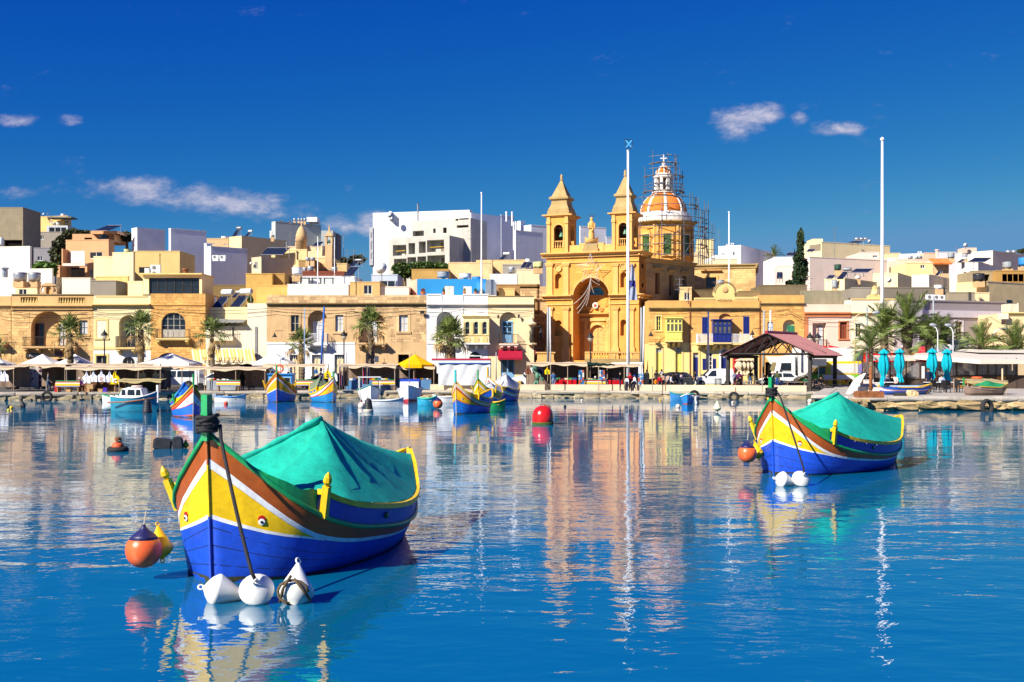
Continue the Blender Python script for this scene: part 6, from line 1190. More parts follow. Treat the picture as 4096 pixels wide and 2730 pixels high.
def street_lamp(t,x,ytop,ybase,Y,lb_,heads=1,z0=QZ):
 p=at(t,x,ytop,Y);X,zt=p.x,p.z;th=TH('street_lamp',lb_,'street lamp',(X,Y,z0),0,'black street lamps');b=MB();b.tube([(X,Y,z0),(X,Y,zt-.9)],.06,8);b.lathe([(.16,z0),(.14,z0+.6),(.08,z0+.8)],(X,Y,0),8);b.bd('post',BLACK,th)
 offs=[0]if heads==1 else[-.38,.38]
 if heads==2:b=MB();b.tube([(X-.38,Y,zt-.5),(X,Y,zt-.75),(X+.38,Y,zt-.5)],.03,5);b.bd('bracket',BLACK,th)
 for e in offs:
  b=MB();b.lathe([(.36,zt-.55),(.34,zt-.48),(.16,zt-.25),(.07,zt-.15),(.05,zt)],(X+e,Y,0),10);b.bd('hood',BLACK,th,True);b=MB();b.lathe([(.06,zt-.98),(.2,zt-.85),(.3,zt-.56)],(X+e,Y,0),10);b.bd('globe',mat('lamp_glass',(.5,.45,.38),rough=.2,alpha=.55),th,True)
street_lamp('A',1365,455,910,108,'black street lamp in front of the cream house');street_lamp('B',2208,460,910,108,'black street lamp in front of the tan stone house');street_lamp('D',920,1070,1480,108,'black street lamp before the church door');street_lamp('E',1815,488,1000,112,'black twin-headed street lamp before the pink house',2)
def arm_lamp(t,x0,x1,ytop,ybase,Y,lb_,m=CT,z0=QZ):
 p=at(t,x0,ytop,Y);q=at(t,x1,ytop-10,Y);th=TH('street_light',lb_,'street light',(p.x,Y,z0),0,'curved street lights');b=MB();s=1 if q.x>p.x else-1
 b.tube([(p.x,Y,z0),(p.x,Y,p.z-.6),(p.x+s*.15,Y,p.z-.2),(p.x+s*.5,Y,p.z),(q.x,Y,q.z)],.045,8);b.bd('column',m,th,True);b=MB();b.lathe([(0,-.3),(.13,-.2),(.16,.1),(.1,.35),(0,.4)],(q.x,Y,q.z),8,axis=(s,0,.1));b.bd('head',GRT,th,True)
arm_lamp('F',140,410,245,1150,100,'cream street light with long arm left of the palms',mat('cream_column',(.62,.47,.24)));arm_lamp('F',1225,1172,405,750,104,'short hooked street light, left of two behind the parasols',WHITE);arm_lamp('F',1425,1370,408,640,106,'short hooked street light, right of two behind the parasols',WHITE);arm_lamp('F',1950,2100,455,700,112,'street light arm in front of the grey building',WHITE)
def wall_lamp(t,x,y,Y,lb_,s=1):
 p=at(t,x,y,Y);th=TH('bracket_lamp',lb_,'wall lamp',p,0,'iron bracket lamps');b=MB();b.lathe([(.3,-.45),(.12,-.2),(.06,0)],p,10);b.bd('hood',BLACK,th);b=MB();b.tube([p,p+V3((s*.1,0,.25)),p+V3((s*.9,.3,.25))],.025,5);b.bd('arm',BLACK,th)
wall_lamp('D',275,1030,123,'iron bracket lamp on the corner left of the church',-1);wall_lamp('D',1710,1075,121,'iron bracket lamp right of the church',1);wall_lamp('E',1012,470,121,'iron bracket lamp beside the blue shutters',1);wall_lamp('B',1302,500,122.5,'iron bracket lamp on the tan stone house',1);wall_lamp('F',600,480,121,'iron bracket lamp on the cream palm house',1)
def cab(t,pts,Y,sag,lb_):cable([at(t,x,y,Y)for x,y in pts],.022,sag,lb_)
zr=HY-.35
cab('A',[(-60,205),(1215,205),(1900,175),(2352,185)],zr,.12,'upper overhead cable along the left houses');cab('A',[(150,215),(1215,250),(1950,210),(2352,230)],zr-.05,.3,'second overhead cable along the left houses');cab('A',[(-60,260),(420,300),(1220,215)],zr-.1,.2,'sagging cable across the loggia house');cab('A',[(1230,215),(1900,195)],zr-.1,.35,'short cable across the cream house');cab('B',[(0,190),(1260,175),(2352,190)],zr,.2,'overhead cable across the stepped building and tan house');cab('B',[(0,210),(1260,205),(2352,215)],zr-.06,.35,'lower overhead cable across the tan house');cab('C',[(0,185),(800,170),(1810,190),(2400,200)],zr,.1,'overhead cable across the white and sand houses');cab('C',[(0,215),(800,195),(1470,200),(2400,215)],zr-.06,.3,'second cable across the white and sand houses');cab('E',[(-300,250),(200,235),(1040,210),(1480,190),(1700,310),(2400,300)],RY-.4,.1,'overhead cable across the dated house and pink house');cab('E',[(730,210),(1480,200),(1710,330),(2400,330)],RY-.45,.25,'second cable across the green shutter house');cab('F',[(1050,290),(1450,310),(1920,290),(2200,380)],117,.3,'dark cable in front of the grey building')
# boats
def crm(K,V,t):
 n_=len(K);i=0
 while i<n_-2 and t>K[i+1]:i+=1
 def m(j):
  if j==0:return(V[1]-V[0])/(K[1]-K[0])
  if j==n_-1:return(V[-1]-V[-2])/(K[-1]-K[-2])
  return(V[j+1]-V[j-1])/(K[j+1]-K[j-1])
 h_=K[i+1]-K[i];u=(t-K[i])/h_
 return(2*u**3-3*u**2+1)*V[i]+(u**3-2*u**2+u)*h_*m(i)+(-2*u**3+3*u**2)*V[i+1]+(u**3-u**2)*h_*m(i+1)
KN=(0,.08,.2,.4,.6,.8,1.0)
def smooth(a,b_,t):
 t=min(1,max(0,(t-a)/(b_-a)));return t*t*(3-2*t)
WOODP=lambda name,c:mat(name,c,rough=.42,var=.16,scale=2.6,spec=.45,fine=.14,stain=.28,bump=.006)
def luzzu(lb_,loc,rz,L=5.3,zk=(2.42,1.72,1.22,.86,.70,.80,1.12),bk=(0,.52,.86,1.02,.96,.64,0),ta=.29,tpk=.38,tyel=.37,c=None,tarp='teal',scale=1.0,cabin=False,posts=True,rope=True,eyes=True,finial=True,stem_h=.72,group='painted wooden fishing boats',tarp_top=2.32,boot=None,washpanels=False,name='luzzu_boat',detail=1):
 c=c or{}
 col_=dict(bottom='1a4fd0',panel='f6c90e',stripe='eef0f4',band='a8541a',strake='18a05e',wash='1c3fb4',rail='eec41a',stem='18a05e');col_.update(c)
 M_={k:WOODP('boat_%s_%s'%(k,v),v)for k,v in col_.items()}
 th=TH(name,lb_,'boat',loc,rz,group);r0,r1=.12,.35
 Bt=lambda t:max(0.0,crm(KN,bk,t));Zt=lambda t:crm(KN,zk,t)
 def S(t,u,sd,off=0.0):
  bb=Bt(t);bw=bb*(.80+.06*math.sin(math.pi*t));uu_=max(u,0);x=r0*(1-uu_)+t*(L-(r0+r1)*(1-uu_))
  if u>=0:y=bw+(bb-bw)*u**.8;z=u*Zt(t)
  else:y=bw*(1+u*.75);z=u*.45
  return V3((x,sd*(y+off),z))
 NT_=28 if detail else 16
 tt=[0,.015,.035,.06,.09]+[.12+.88*i/NT_ for i in range(NT_+1)]
 def strip(name_,u0,u1,m,ta=0,tb=1,off=0.0,nu=3,sides=(-1,1),per_side=False):
  ts=[ta]+[t for t in tt if ta<t<tb]+[tb];b=MB()
  for sd in sides:
   if per_side:b=MB()
   base=len(b.v);vs=[]
   for t in ts:
    a,c_=u0(t),u1(t)
    for j in range(nu+1):vs.append(S(t,a+(c_-a)*j/nu,sd,off))
   fs=[]
   for i in range(len(ts)-1):
    for j in range(nu):q=(i*(nu+1)+j,(i+1)*(nu+1)+j,(i+1)*(nu+1)+j+1,i*(nu+1)+j+1);fs.append(q if sd<0 else q[::-1])
   b.add(vs,fs)
   if per_side:b.bd(name_,m,th,True,lc=True)
  if not per_side:b.bd(name_,m,th,True,weld=True,lc=True)
 fb=lambda t:.44+.16*smooth(0,tyel*1.03,t);fw0=lambda t:max(fb(t)+.001,.76-.16*smooth(0,tyel,t));fw1=lambda t:fw0(t)+.065+.03*smooth(0,.4,t)
 strip('hull',lambda t:-.9,fb,M_['bottom'],nu=6)
 if boot:strip('boot_stripe',lambda t:-.05,lambda t:.10,WOODP('boat_boot_'+boot,boot),off=.006,nu=1)
 strip('waterline_growth',lambda t:-.1,lambda t:.035+.012*math.sin(t*40),mat('algae_growth',(.035,.04,.02),rough=.9,var=.5,scale=8),off=.008,nu=1)
 strip('bow_panel',fb,lambda t:fw0(t),M_['panel'],0,tyel+.005,nu=3,per_side=True)
 strip('panel_line',lambda t:fb(t)-.012,lambda t:fb(t)+.018,M_['stripe'],0,tyel+.005,off=.005,nu=1)
 strip('white_stripe',fw0,fw1,M_['stripe'],off=.008,nu=2)
 strip('painted_band',fw1,lambda t:.965,M_['band'],nu=3)
 if detail and boot is None:
  for us in(.12,.25,.37):strip('plank_seam',lambda t:us,lambda t:us+.007,mat('dark_seam_paint',(.006,.02,.09),rough=.6),0,1,.002,1)  # thin dark strips mark the joints between planks
 for sd in(-1,1):
  b=MB();b.tube([S(t,.985,sd,.015)for t in tt],.045,6);b.bd('rubbing_strake',M_['strake'],th,True,lc=True)
 b=MB();ts=[.04]+[t for t in tt if .05<t<.97]+[.97];vs=[]
 for t in ts:
  z=Zt(t)-.10;vs+=[(t*L,-Bt(t)*.97,z),(t*L,Bt(t)*.97,z)]
 b.add(vs,[(2*i,2*i+2,2*i+3,2*i+1)for i in range(len(ts)-1)]);b.bd('deck',mat('weathered_deck',(.16,.10,.06),rough=.8,var=.3,scale=4),th,lc=True)
 hw=lambda t:.34+.22*smooth(.75,1,t)
 ts=[ta+(.995-ta)*i/18 for i in range(19)]
 def wb(t,k,sd,o=0.0):return V3((t*L+(.06*k if t>.9 else 0),sd*(max(Bt(t),.015)+.06*k+o),Zt(t)+.01+hw(t)*k))
 for sd in(-1,1):
  b=MB();vs=[]
  for t in ts:vs+=[wb(t,0,sd),wb(t,1,sd),wb(t,0,sd,-.05),wb(t,1,sd,-.05)]
  fs=[]
  for i in range(18):o=4*i;fs+=[(o,o+4,o+5,o+1),(o+2,o+3,o+7,o+6)]
  b.add(vs,fs);b.bd('wash_board',M_['wash'],th,True,lc=True)
  b=MB();vs=[]
  for t in ts:
   p=wb(t,1,sd);w_=.055;ins=min(w_,max(Bt(t),.01));vs+=[p+V3((0,sd*.03,-.05)),p+V3((0,sd*.03,.04)),p+V3((0,-sd*(ins+.03),.04)),p+V3((0,-sd*(ins+.03),-.05))]
  fs=[]
  for i in range(18):
   for j in range(4):fs.append((4*i+j,4*i+4+j,4*i+4+(j+1)%4,4*i+(j+1)%4))
  fs+=[(0,1,2,3),(72,73,74,75)];b.add(vs,fs);b.bd('rail',M_['rail'],th,lc=True)
  if washpanels:
   for i in range(4):
    t0,t1=.34+i*.14,.34+i*.14+.10;b=MB();b.add([wb(t0,.25,sd,.012),wb(t1,.25,sd,.012),wb(t1,.78,sd,.012),wb(t0,.78,sd,.012)],[(0,1,2,3)]);b.bd('painted_panel',WOODP('boat_wpanel','2a90d0'),th,lc=True)
  hc=lambda t:.02+.22*smooth(.17*ta,.7*ta,t)+.14*smooth(.76*ta,ta,t);cs=[ta*(.17+.86*i/10)for i in range(11)];b=MB();vs=[]
  for t in cs:vs+=[V3((t*L,sd*Bt(t)*.97,Zt(t)-.02)),V3((t*L,sd*(Bt(t)*.97-.02),Zt(t)+hc(t))),V3((t*L,sd*(Bt(t)*.97-.10),Zt(t)+hc(t))),V3((t*L,sd*(Bt(t)*.97-.10),Zt(t)-.02))]
  b.add(vs,[f_ for i in range(10)for f_ in((4*i,4*i+4,4*i+5,4*i+1),(4*i+1,4*i+5,4*i+6,4*i+2),(4*i+2,4*i+6,4*i+7,4*i+3))]);b.bd('bow_coaming',M_['strake'],th,lc=True)
  if posts:
   p=V3(((ta+.01)*L,sd*(Bt(ta+.01)+.02),Zt(ta+.01)));d_=V3((-.16,sd*.16,.62));b=MB();ax_=d_.normalized();a_=ax_.cross(V3((1,0,0))).normalized();c2=ax_.cross(a_)
   vs=[p+k*d_+a_*e*.055+c2*g*.055 for k in(-.05,.78)for e,g in((-1,-1),(1,-1),(1,1),(-1,1))];b.add(vs,[(0,1,2,3),(7,6,5,4)]+[(i,(i+1)%4,4+(i+1)%4,4+i)for i in range(4)])
   if finial:b.lathe([(.03,0),(.075,.08),(.06,.16),(.025,.22),(0,.25)],p+d_*.78,8,axis=ax_)
   b.bd('rail_post',M_['rail'],th,lc=True)
  if eyes:
   p=S(.055,.565,sd,.012);nrm=(S(.06,.565,sd)-S(.05,.565,sd)).cross(S(.055,.6,sd)-S(.055,.54,sd)).normalized()*(1 if sd<0 else-1)
   if nrm.x>0:nrm=-nrm
   b=MB();b.lathe([(.055,0),(.05,.015),(0,.02)],p,12,axis=nrm);o=b.bd('eye',WHITE,th,lc=True);b=MB();b.lathe([(.024,.016),(.02,.03),(0,.032)],p,8,axis=nrm);b.bd('pupil',BLACK,o,lc=True);b=MB();b.lathe([(.06,-.002),(.055,.012),(.0,.014)],p+V3((0,0,.045)),10,axis=nrm);b.bd('eyebrow',WOODP('eye_red','b01818'),o,lc=True)
   q=wb(.40,.5,sd,.01);b=MB();b.lathe([(.06,0),(.055,.03),(.04,.05),(0,.055)],q,10,axis=(-.1,sd,0));b.bd('navigation_light',mat('nav_'+('red' if sd>0 else 'green'),(.5,.02,.02)if sd>0 else(.02,.12,.06),rough=.15),th,lc=True)
 for k_,us in(('bottom',(-.6,0,.22,.44)),('panel',(.44,.6,.78)),('band',(.78,.9,1.0))):
  b=MB();b.tube([S(0,u,1)+V3((-.005,0,0))for u in us],.026,6);b.bd('stem_timber',WOODP('boat_st_'+c['stemtimber'],c['stemtimber'])if 'stemtimber' in c else M_[k_],th,lc=True)
 p=S(0,1,1);b=MB();b.box(-.08,.06,-.055,.055,p.z-.15,p.z+stem_h);b.box(-.085,.065,-.06,.06,p.z+stem_h*.42,p.z+stem_h*.5);b.bd('stem_head',M_['stem'],th,lc=True)
 b=MB();b.tube([S(1,u,1)+V3((.02,0,0))for u in(-.5,0,.5,1)]+[V3((L+.08,0,Zt(1)+hw(1)+.06))],.05,6);b.bd('stern_post',M_['rail'],th,lc=True)
 if rope:
  BR=mat('black_rope',(.018,.018,.022),rough=.8,var=.3);b=MB()
  rr_=random.Random(5);pts=[]
  for i in range(5*16):a=i/16*2*math.pi;k=i/80;pts.append((.0+(.15+.02*math.sin(i*1.7))*math.cos(a),(.15+.02*math.cos(i*2.1))*math.sin(a),p.z-.02+.26*k+.012*math.sin(i)))
  b.tube(pts,.034,6);b.bd('rope_coil',BR,th,True,lc=True)
 if tarp:
  TM=mat('tarp_'+tarp,{'teal':(.01,.42,.30),'blue':(.02,.18,.62),'olive':(.16,.20,.12),'grey':(.42,.43,.45),'green':(.02,.25,.10)}[tarp],rough=.65,var=.22,scale=2.2,fine=.10,bump=.014,stain=.3)
  rr=random.Random(3);xa=(ta+.03+tpk*(.925-ta))*L;ap=V3((xa,0,tarp_top));n_=10;bd_=[]
  for sd in(1,-1):
   ts_=[ta+.03+(.955-ta-.03)*i/n_ for i in range(n_+1)]
   for t in(ts_ if sd>0 else ts_[::-1]):e=wb(t,1,sd);bd_.append(V3((e.x,sd*max(abs(e.y)-.05,.02),e.z+.05)))
  bd_+=[bd_[-1].lerp(bd_[0],i/4)for i in(1,2,3)];vs=[];k_=len(bd_);m_=8
  for i,e in enumerate(bd_):
   sg_=(.05,.17)[i%2]*rr.uniform(.5,1.3)
   for j in range(1,m_+1):f_=j/m_;q=ap.lerp(e,f_**.95);q.z-=sg_*math.sin(math.pi*f_**.8);q.x+=.03*rr.uniform(-1,1)*(f_<1);vs.append(q)
  b=MB();b.add([ap]+vs,[(0,1+i*m_,1+(i+1)%k_*m_)for i in range(k_)]+[(1+i*m_+j,2+i*m_+j,2+(i+1)%k_*m_+j,1+(i+1)%k_*m_+j)for i in range(k_)for j in range(m_-1)]);b.bd('tarpaulin',TM,th,True,lc=True)
  e=bd_[2*n_+1];e=bd_[0];b=MB();b.tube([ap.lerp(e,k/16)+V3((0,0,.02-.06*math.sin(math.pi*k/16)))for k in range(17)],[.045+.04*math.sin(k*.9)**2 for k in range(17)],7);b.bd('tarpaulin_roll',TM,th,True,lc=True)
  b=MB();b.tube([((ta+.03+tpk*(.925-ta))*L,0,Zt(.5)-.1),((ta+.03+tpk*(.925-ta))*L,0,tarp_top-.1)],.04,6);b.bd('tarpaulin_prop',WOOD,th,lc=True)
 if tarp and detail:
  b=MB()
  for p in bd_[1:-4]:b.tube([p,p+V3((.03,.09 if p.y>0 else-.09,-.14))],.009,4)
  tag(b.bd('lashing',mat('cord',(.5,.45,.35)),th,lc=True),kind='stuff')
 th.scale=(scale,)*3;return th
WB=mat('white_float_plastic','eeeee9',rough=.4,var=.06,scale=4,stain=.45,dirt=(.30,.22,.12),fine=.05);ORG=mat('orange_float',(.80,.13,.03),rough=.35,var=.12,scale=3,spec=.5)
def cone_buoy(name,lb_,loc,r_,tilt_axis,m=WB,cat='buoy',group='mooring buoys',rope=False):
 th=TH(name,lb_,cat,loc,0,group);ax_=V3(tilt_axis).normalized();b=MB();k=r_
 b.lathe([(.05*k,-1.75*k),(.14*k,-1.62*k),(.98*k,.0),(1.0*k,.06*k),(1.0*k,.2*k),(.97*k,.26*k),(.75*k,.55*k),(.45*k,.78*k),(.18*k,.92*k),(.12*k,1.0*k),(0,1.02*k)],(0,0,0),24,axis=ax_);b.bd('float',m,th,True,lc=True)
 for sg_ in(-1,1):
  c_=ax_*(1.86*k if sg_<0 else 1.12*k)*sg_;a_=ax_.orthogonal().normalized();b=MB();b.tube([c_+(ax_*math.cos(t)+a_*math.sin(t))*.16*k for t in[i*math.pi/6 for i in range(13)]],.055*k,6);b.bd('ring',m,th,True,lc=True)
 return th
# the two large boats in front
NB=luzzu('near blue, yellow and brown wooden fishing boat under a teal tarpaulin',(-4.72,17.6,0),R(71),stem_h=.56,tyel=.17,L=7.5,zk=(2.38,1.42,.86,.58,.48,.57,.95),bk=(0,.98,1.45,1.58,1.4,.86,0),ta=.15,tpk=.40,tarp_top=2.38)
NB2=luzzu('farther blue, yellow and brown wooden fishing boat under a teal tarpaulin at the right',(7.8,34.2,0),R(42),stem_h=.56,tyel=.17,L=7.5,zk=(2.38,1.42,.86,.58,.48,.57,.95),bk=(0,.98,1.45,1.58,1.4,.86,0),ta=.15,tpk=.40,tarp_top=2.38)
def tether(boat_loc,rz,to,lb_):
 p=V3(boat_loc)+V3((math.cos(rz)*.12-math.sin(rz)*-.16,math.sin(rz)*.12+math.cos(rz)*-.16,2.46));b=MB();q=V3(to);pts=[]
 for i in range(15):t=i/14;v=p.lerp(q,t);v+=V3((.05*math.sin(t*3),-.10*math.sin(math.pi*t)-.12,-.18*math.sin(math.pi*t)))*(1 if i else 0);pts.append(v)
 pts[-1]=q;b.tube(pts,.028,6);return tag(b.bd('mooring_rope',mat('black_rope',(.018,.018,.022)),smooth=True),lb_,'rope','mooring ropes of the two large boats')
def np_(x,y,Y):return(WX(460+x*.5613,Y),Y,WZ(1580+y*.5613,Y))
def gp_(x,y,Y):return(WX(2880+x*.3316,Y),Y,WZ(1480+y*.3316,Y))
Yb=15.75;
Yb=16.4;p1=np_(745,1320,Yb);cone_buoy('white_buoy','white conical mooring buoy lying on its side, left of three at the near boat',(p1[0],p1[1],.15),.24,(-1,-.2,.25));p2=np_(1010,1310,Yb-.1);cone_buoy('white_buoy','white conical mooring buoy, middle of three at the near boat',(p2[0],p2[1],.17),.25,(.1,-.75,.62));p3=np_(1290,1330,Yb-.05);b3=cone_buoy('white_buoy','white mooring buoy wrapped in brown rope, right of three at the near boat',(p3[0],p3[1],.16),.26,(.05,-.6,-.75));tether((-4.72,17.6,0),R(71),(p2[0]+.03,p2[1]-.2,.36),'black mooring rope from the near bow to its buoy')
BRR=mat('brown_rope',(.10,.07,.04),rough=.9,var=.3);b=MB();b.tube([V3((.24*math.cos(t)*.9,-.24,.03+.17*math.sin(t)))for t in[i*.5 for i in range(10)]],.022,5);b.tube([(-.02,-.26,.27),(-.14,-.26,.08),(-.19,-.22,-.12)],.022,5);b.tube([(.02,-.27,.23),(.14,-.25,.08),(.24,-.18,-.1)],.022,5);b.bd('rope_wrap',BRR,b3,True,lc=True)
gY=31.3;p1=gp_(760,1190,gY);cone_buoy('white_buoy','white conical mooring buoy lying on its side at the farther large boat',(p1[0],p1[1],.15),.24,(-1,-.2,.25));p2=gp_(975,1180,gY);cone_buoy('white_buoy','white upright mooring buoy at the farther large boat',(p2[0],p2[1],.17),.25,(.1,-.75,.62));tether((7.8,34.2,0),R(42),(p2[0]+.03,p2[1]-.2,.36),'black mooring rope from the farther bow to its buoy')
def ball_fender(loc,r_,lb_,top=True):
 th=TH('ball_fender',lb_,'fender',loc,0,'ball fenders');b=MB();b.lathe([(r_*math.sin(t)if 0<t<math.pi else 0,-r_*math.cos(t))for t in[i*math.pi/14 for i in range(12)]]+[(r_*.55,r_*.86)],(0,0,0),24);b.bd('ball',ORG,th,True,lc=True);b=MB();b.lathe([(r_*.80,r_*.62),(r_*.62,r_*.84),(r_*.3,r_*1.08),(r_*.14,r_*1.25),(r_*.1,r_*1.4),(0,r_*1.42)],(0,0,0),18);b.bd('cap',WOODP('navy_cap','23235a'),th,True,lc=True);b=MB();b.tube([(0,0,r_*1.38),(.03,.02,r_*1.38+.22)],.012,5);b.bd('cord',mat('cord',(.5,.45,.35)),th,lc=True)
ball_fender(np_(205,1105,18.0),.285,'orange ball fender with navy cap hanging on the near boat');ball_fender(gp_(330,1008,34.4),.285,'orange ball fender with navy cap hanging on the farther large boat')
for nm,q in(('near boat',np_(325,1085,18.3)),('farther large boat',gp_(450,1000,35.0))):cone_buoy('yellow_fender','yellow plastic fender tucked behind the orange ball of the '+nm,q,.2,(.2,-.2,-1),pnt('yellow_float','f0bc10'),'fender','yellow fenders')
wbq=np_(1190,520,20.4);cone_buoy('white_buoy','white buoy lying inside the near boat behind its green coaming',wbq,.2,(-.7,0,.7))
# other painted boats at the quay
def wl(t,x,y,z=0.0):return ground(t,x,y,z)
def place(t,x,y):v=wl(t,x,y);return(v.x,v.y,0)
luzzu('blue and orange fishing boat with blue tarpaulin at the left quay',place('K',1465,868),R(118),scale=.82,tarp='blue',c=dict(bottom='1f6fe0',panel='f2f2f2',stripe='d8231c',band='c8661a',strake='f0d010',wash='1f6fe0',rail='2fae5a',stem='2fae5a',stemtimber='cfc8b8'),boot='c05838',tarp_top=2.5,group='painted fishing boats by the quay',rope=False)
lz=luzzu('blue fishing boat with bright blue wheelhouse and orange lifebuoy',(at('J',595,900,91).x,91,0),R(92),scale=1.02,tarp=None,c=dict(bottom='2a5fc8',panel='e8a818',stripe='e8e8ea',band='b0641a',strake='e8b818',wash='2050b0',rail='e8b818',stem='2a9a50',stemtimber='b06a40'),group='painted fishing boats by the quay',rope=False,eyes=False,bk=(0,.62,.98,1.16,1.1,.8,0),stem_h=.5)
CBL=WOODP('wheelhouse_blue','2a8fe0');b=MB();b.box(1.6,3.2,-.95,.95,.8,2.15);b.box(1.5,3.3,-1.02,1.02,2.151,2.22);b.bd('wheelhouse',CBL,lz,lc=True)
for sy in(-.85,.12):b=MB();b.box(1.57,1.598,sy,sy+.72,1.35,1.95);o=b.bd('wheelhouse_window',WOODP('pale_frame','b8c8d8'),lz,lc=True);b=MB();b.box(1.56,1.569,sy+.07,sy+.65,1.41,1.89);b.bd('pane',GLASS,o,lc=True)
b=MB();[b.tube([(1.7,y,2.2),(1.9,y*.35,3.3)],.025,5)for y in(-.85,.85)];b.tube([(1.7,-.9,2.5),(1.7,.9,2.5)],.02,5);b.tube([(1.9,0,2.2),(1.9,0,3.5)],.03,5);b.bd('mast_frame',GRT,lz,lc=True);b=MB();b.lathe([(.28,3.3),(.3,3.38),(.3,3.5),(.24,3.55)],(1.9,0,0),14);b.bd('radar_dome',WTK,lz,lc=True)
def lifebuoy(name,parent,c_,R0_,r_,m,lc=True,axis='x'):
 b=MB();b.grid(lambda u,v:(c_[0]+(r_*math.sin(2*math.pi*v)if axis=='x' else(R0_+r_*math.cos(2*math.pi*v))*math.cos(2*math.pi*u)),c_[1]+(R0_+r_*math.cos(2*math.pi*v))*(math.cos(2*math.pi*u)if axis=='x' else math.sin(2*math.pi*u)),c_[2]+((R0_+r_*math.cos(2*math.pi*v))*math.sin(2*math.pi*u)if axis=='x' else r_*math.sin(2*math.pi*v))),24,8,True);return b.bd(name,m,parent,True,lc=lc)
lifebuoy('lifebuoy',lz,(1.62,.05,2.62),.28,.07,ORG)
luzzu('small yellow and blue fishing boat with olive tent cover',place('J',1872,955),R(128),L=4.4,scale=.86,tarp='olive',c=dict(bottom='2088d0',panel='f2c414',stripe='d02030',band='eceaea',strake='f0c414',wash='f0c414',rail='f0c414',stem='2fae5a',stemtimber='8a7a60'),group='painted fishing boats by the quay',rope=False,washpanels=True,tarp_top=2.45,finial=False,stem_h=.45)
luzzu('blue, yellow and beige fishing boat in the middle of the harbour',place('C',1378,1562),R(62),scale=.88,tarp=None,c=dict(bottom='1c6fd0',panel='f0b814',stripe='c83828',band='d8c4a4',strake='f0c020',wash='1f62c0',rail='f0b814',stem='30c8c8',stemtimber='e6e0d0'),group='painted fishing boats by the quay',rope=False,stem_h=.75)
luzzu('fishing boat with grey sheet and green stem behind the middle boat',(at('C',1672,1400,84).x,84,0),R(70),scale=.85,tarp='grey',c=dict(bottom='1f58b8',panel='f0b814',stripe='e8e8e8',band='e0b020',strake='2aa060',wash='e8b814',rail='e8b814',stem='1f9a50'),group='painted fishing boats by the quay',rope=False,eyes=False,tarp_top=2.0)
luzzu('blue fishing boat with white and red stripes and a tall grey tarpaulin',(at('C',1800,1400,91).x,91,0),R(52),L=4.6,scale=.9,tarp='grey',c=dict(bottom='1f62c0',panel='e8e8ea',stripe='c83038',band='f0f0f0',strake='e0b020',wash='2050a8',rail='d8b020',stem='e0b020'),group='painted fishing boats by the quay',rope=False,eyes=False,tarp_top=2.6,posts=False)
bb_=wl('C',1150,1488);ball_fender((bb_.x,bb_.y-.1,.34),.34,'orange ball fender on the bow of the middle boat')
# open dinghies
def dgy(lb_,p,rz,L,B,H,hull,rim,inner='b8a888',name='dinghy',bottom=None,outboard=False,group='small boats',transom=.7,frame=False,text=None):
 th=TH(name,lb_,'boat',p,rz,group);m=WOODP('dinghy_'+hull,hull);rm=WOODP('dinghy_rim_'+rim,rim);im=WOODP('dinghy_in_'+inner,inner)
 def hb(t):return B/2*(math.sin(min(1,t/.55)*math.pi/2)**.8 if t<.55 else 1-(1-transom)*((t-.55)/.45)**1.5)
 def sh_(t):return H*(1+.45*(1-t/.5)**2 if t<.5 else 1+.12*((t-.5)/.5)**2)
 def sf_(u,v,ins=0.0):
  a=abs(2*v-1);sd=1 if v>.5 else-1;w_=hb(u)*(.35+.65*a**.6)*(0 if a<1e-6 else 1)-ins;z=-.18+(sh_(u)+.18)*a**1.4+(ins if a<.9 else 0);return(u*L+.25*(1-a)*(1-u)*.4,sd*max(w_,0),z)
 b=MB();b.grid(lambda u,v:sf_(u,v),14,12);b.add([sf_(1,j/12)for j in range(13)],[tuple(range(13))]);b.bd('hull',m,th,True,lc=True)
 if bottom:b=MB();b.grid(lambda u,v:(sf_(u,v*.0+0)[0],0,0)if False else tuple(V3(sf_(u,.5+(v-.5)*.40))*1.0+V3((0,.012*(1 if v>.5 else-1),-.004))),14,12);b.bd('bottom_paint',WOODP('dinghy_bot_'+bottom,bottom),th,True,lc=True)
 b=MB();b.grid(lambda u,v:tuple(V3(sf_(u*.97+.015,v,.05))+V3((0,0,.05 if .1<v<.9 else 0))),12,10);b.bd('inside',im,th,True,lc=True)
 for sd in(0,1):b=MB();b.tube([V3(sf_(i/14,sd))for i in range(15)],.045,6);b.bd('gunwale',rm,th,True,lc=True)
 for t in(.35,.65):b=MB();b.box(t*L-.12,t*L+.12,-hb(t)*.9,hb(t)*.9,sh_(t)*.62,sh_(t)*.62+.04);b.bd('thwart',im,th,lc=True)
 if outboard:b=MB();b.box(L-.05,L+.3,-.14,.14,H*.9,H*1.6);b.box(L+.05,L+.16,-.06,.06,-.2,H*.9);b.bd('outboard_motor',GRT,th,lc=True)
 if frame:b=MB();[b.tube([(x,y,H*.8),(x,y,H+1.0)],.03,5)for x in(L*.3,L*.8)for y in(-B*.42,B*.42)];b.box(L*.25,L*.85,-B*.46,B*.46,H+1.0,H+1.06);b.bd('canopy_frame',WTK,th,lc=True)
 if text:text_part('registration',text,BLACK,th,(L*.10,-hb(.2)-.05,H*.55),.22,rz=R(-32),extrude=.004)if False else None
 return th
def pl(t,x,y):v=wl(t,x,y);return(v.x,v.y,0)
dgy('white rowing boat with green gunwale at the left quay wall',(at('A',1330,1390,91.5).x,91.5,0),R(4),3.0,1.2,.42,'f0f0ee','3aa070',group='small boats')
dgy('white dinghy with blue rim and outboard motor by the left quay',(at('B',950,1405,91).x,90.5,0),R(176),2.45,1.2,.45,'f2f2f0','4a90d8',outboard=True)
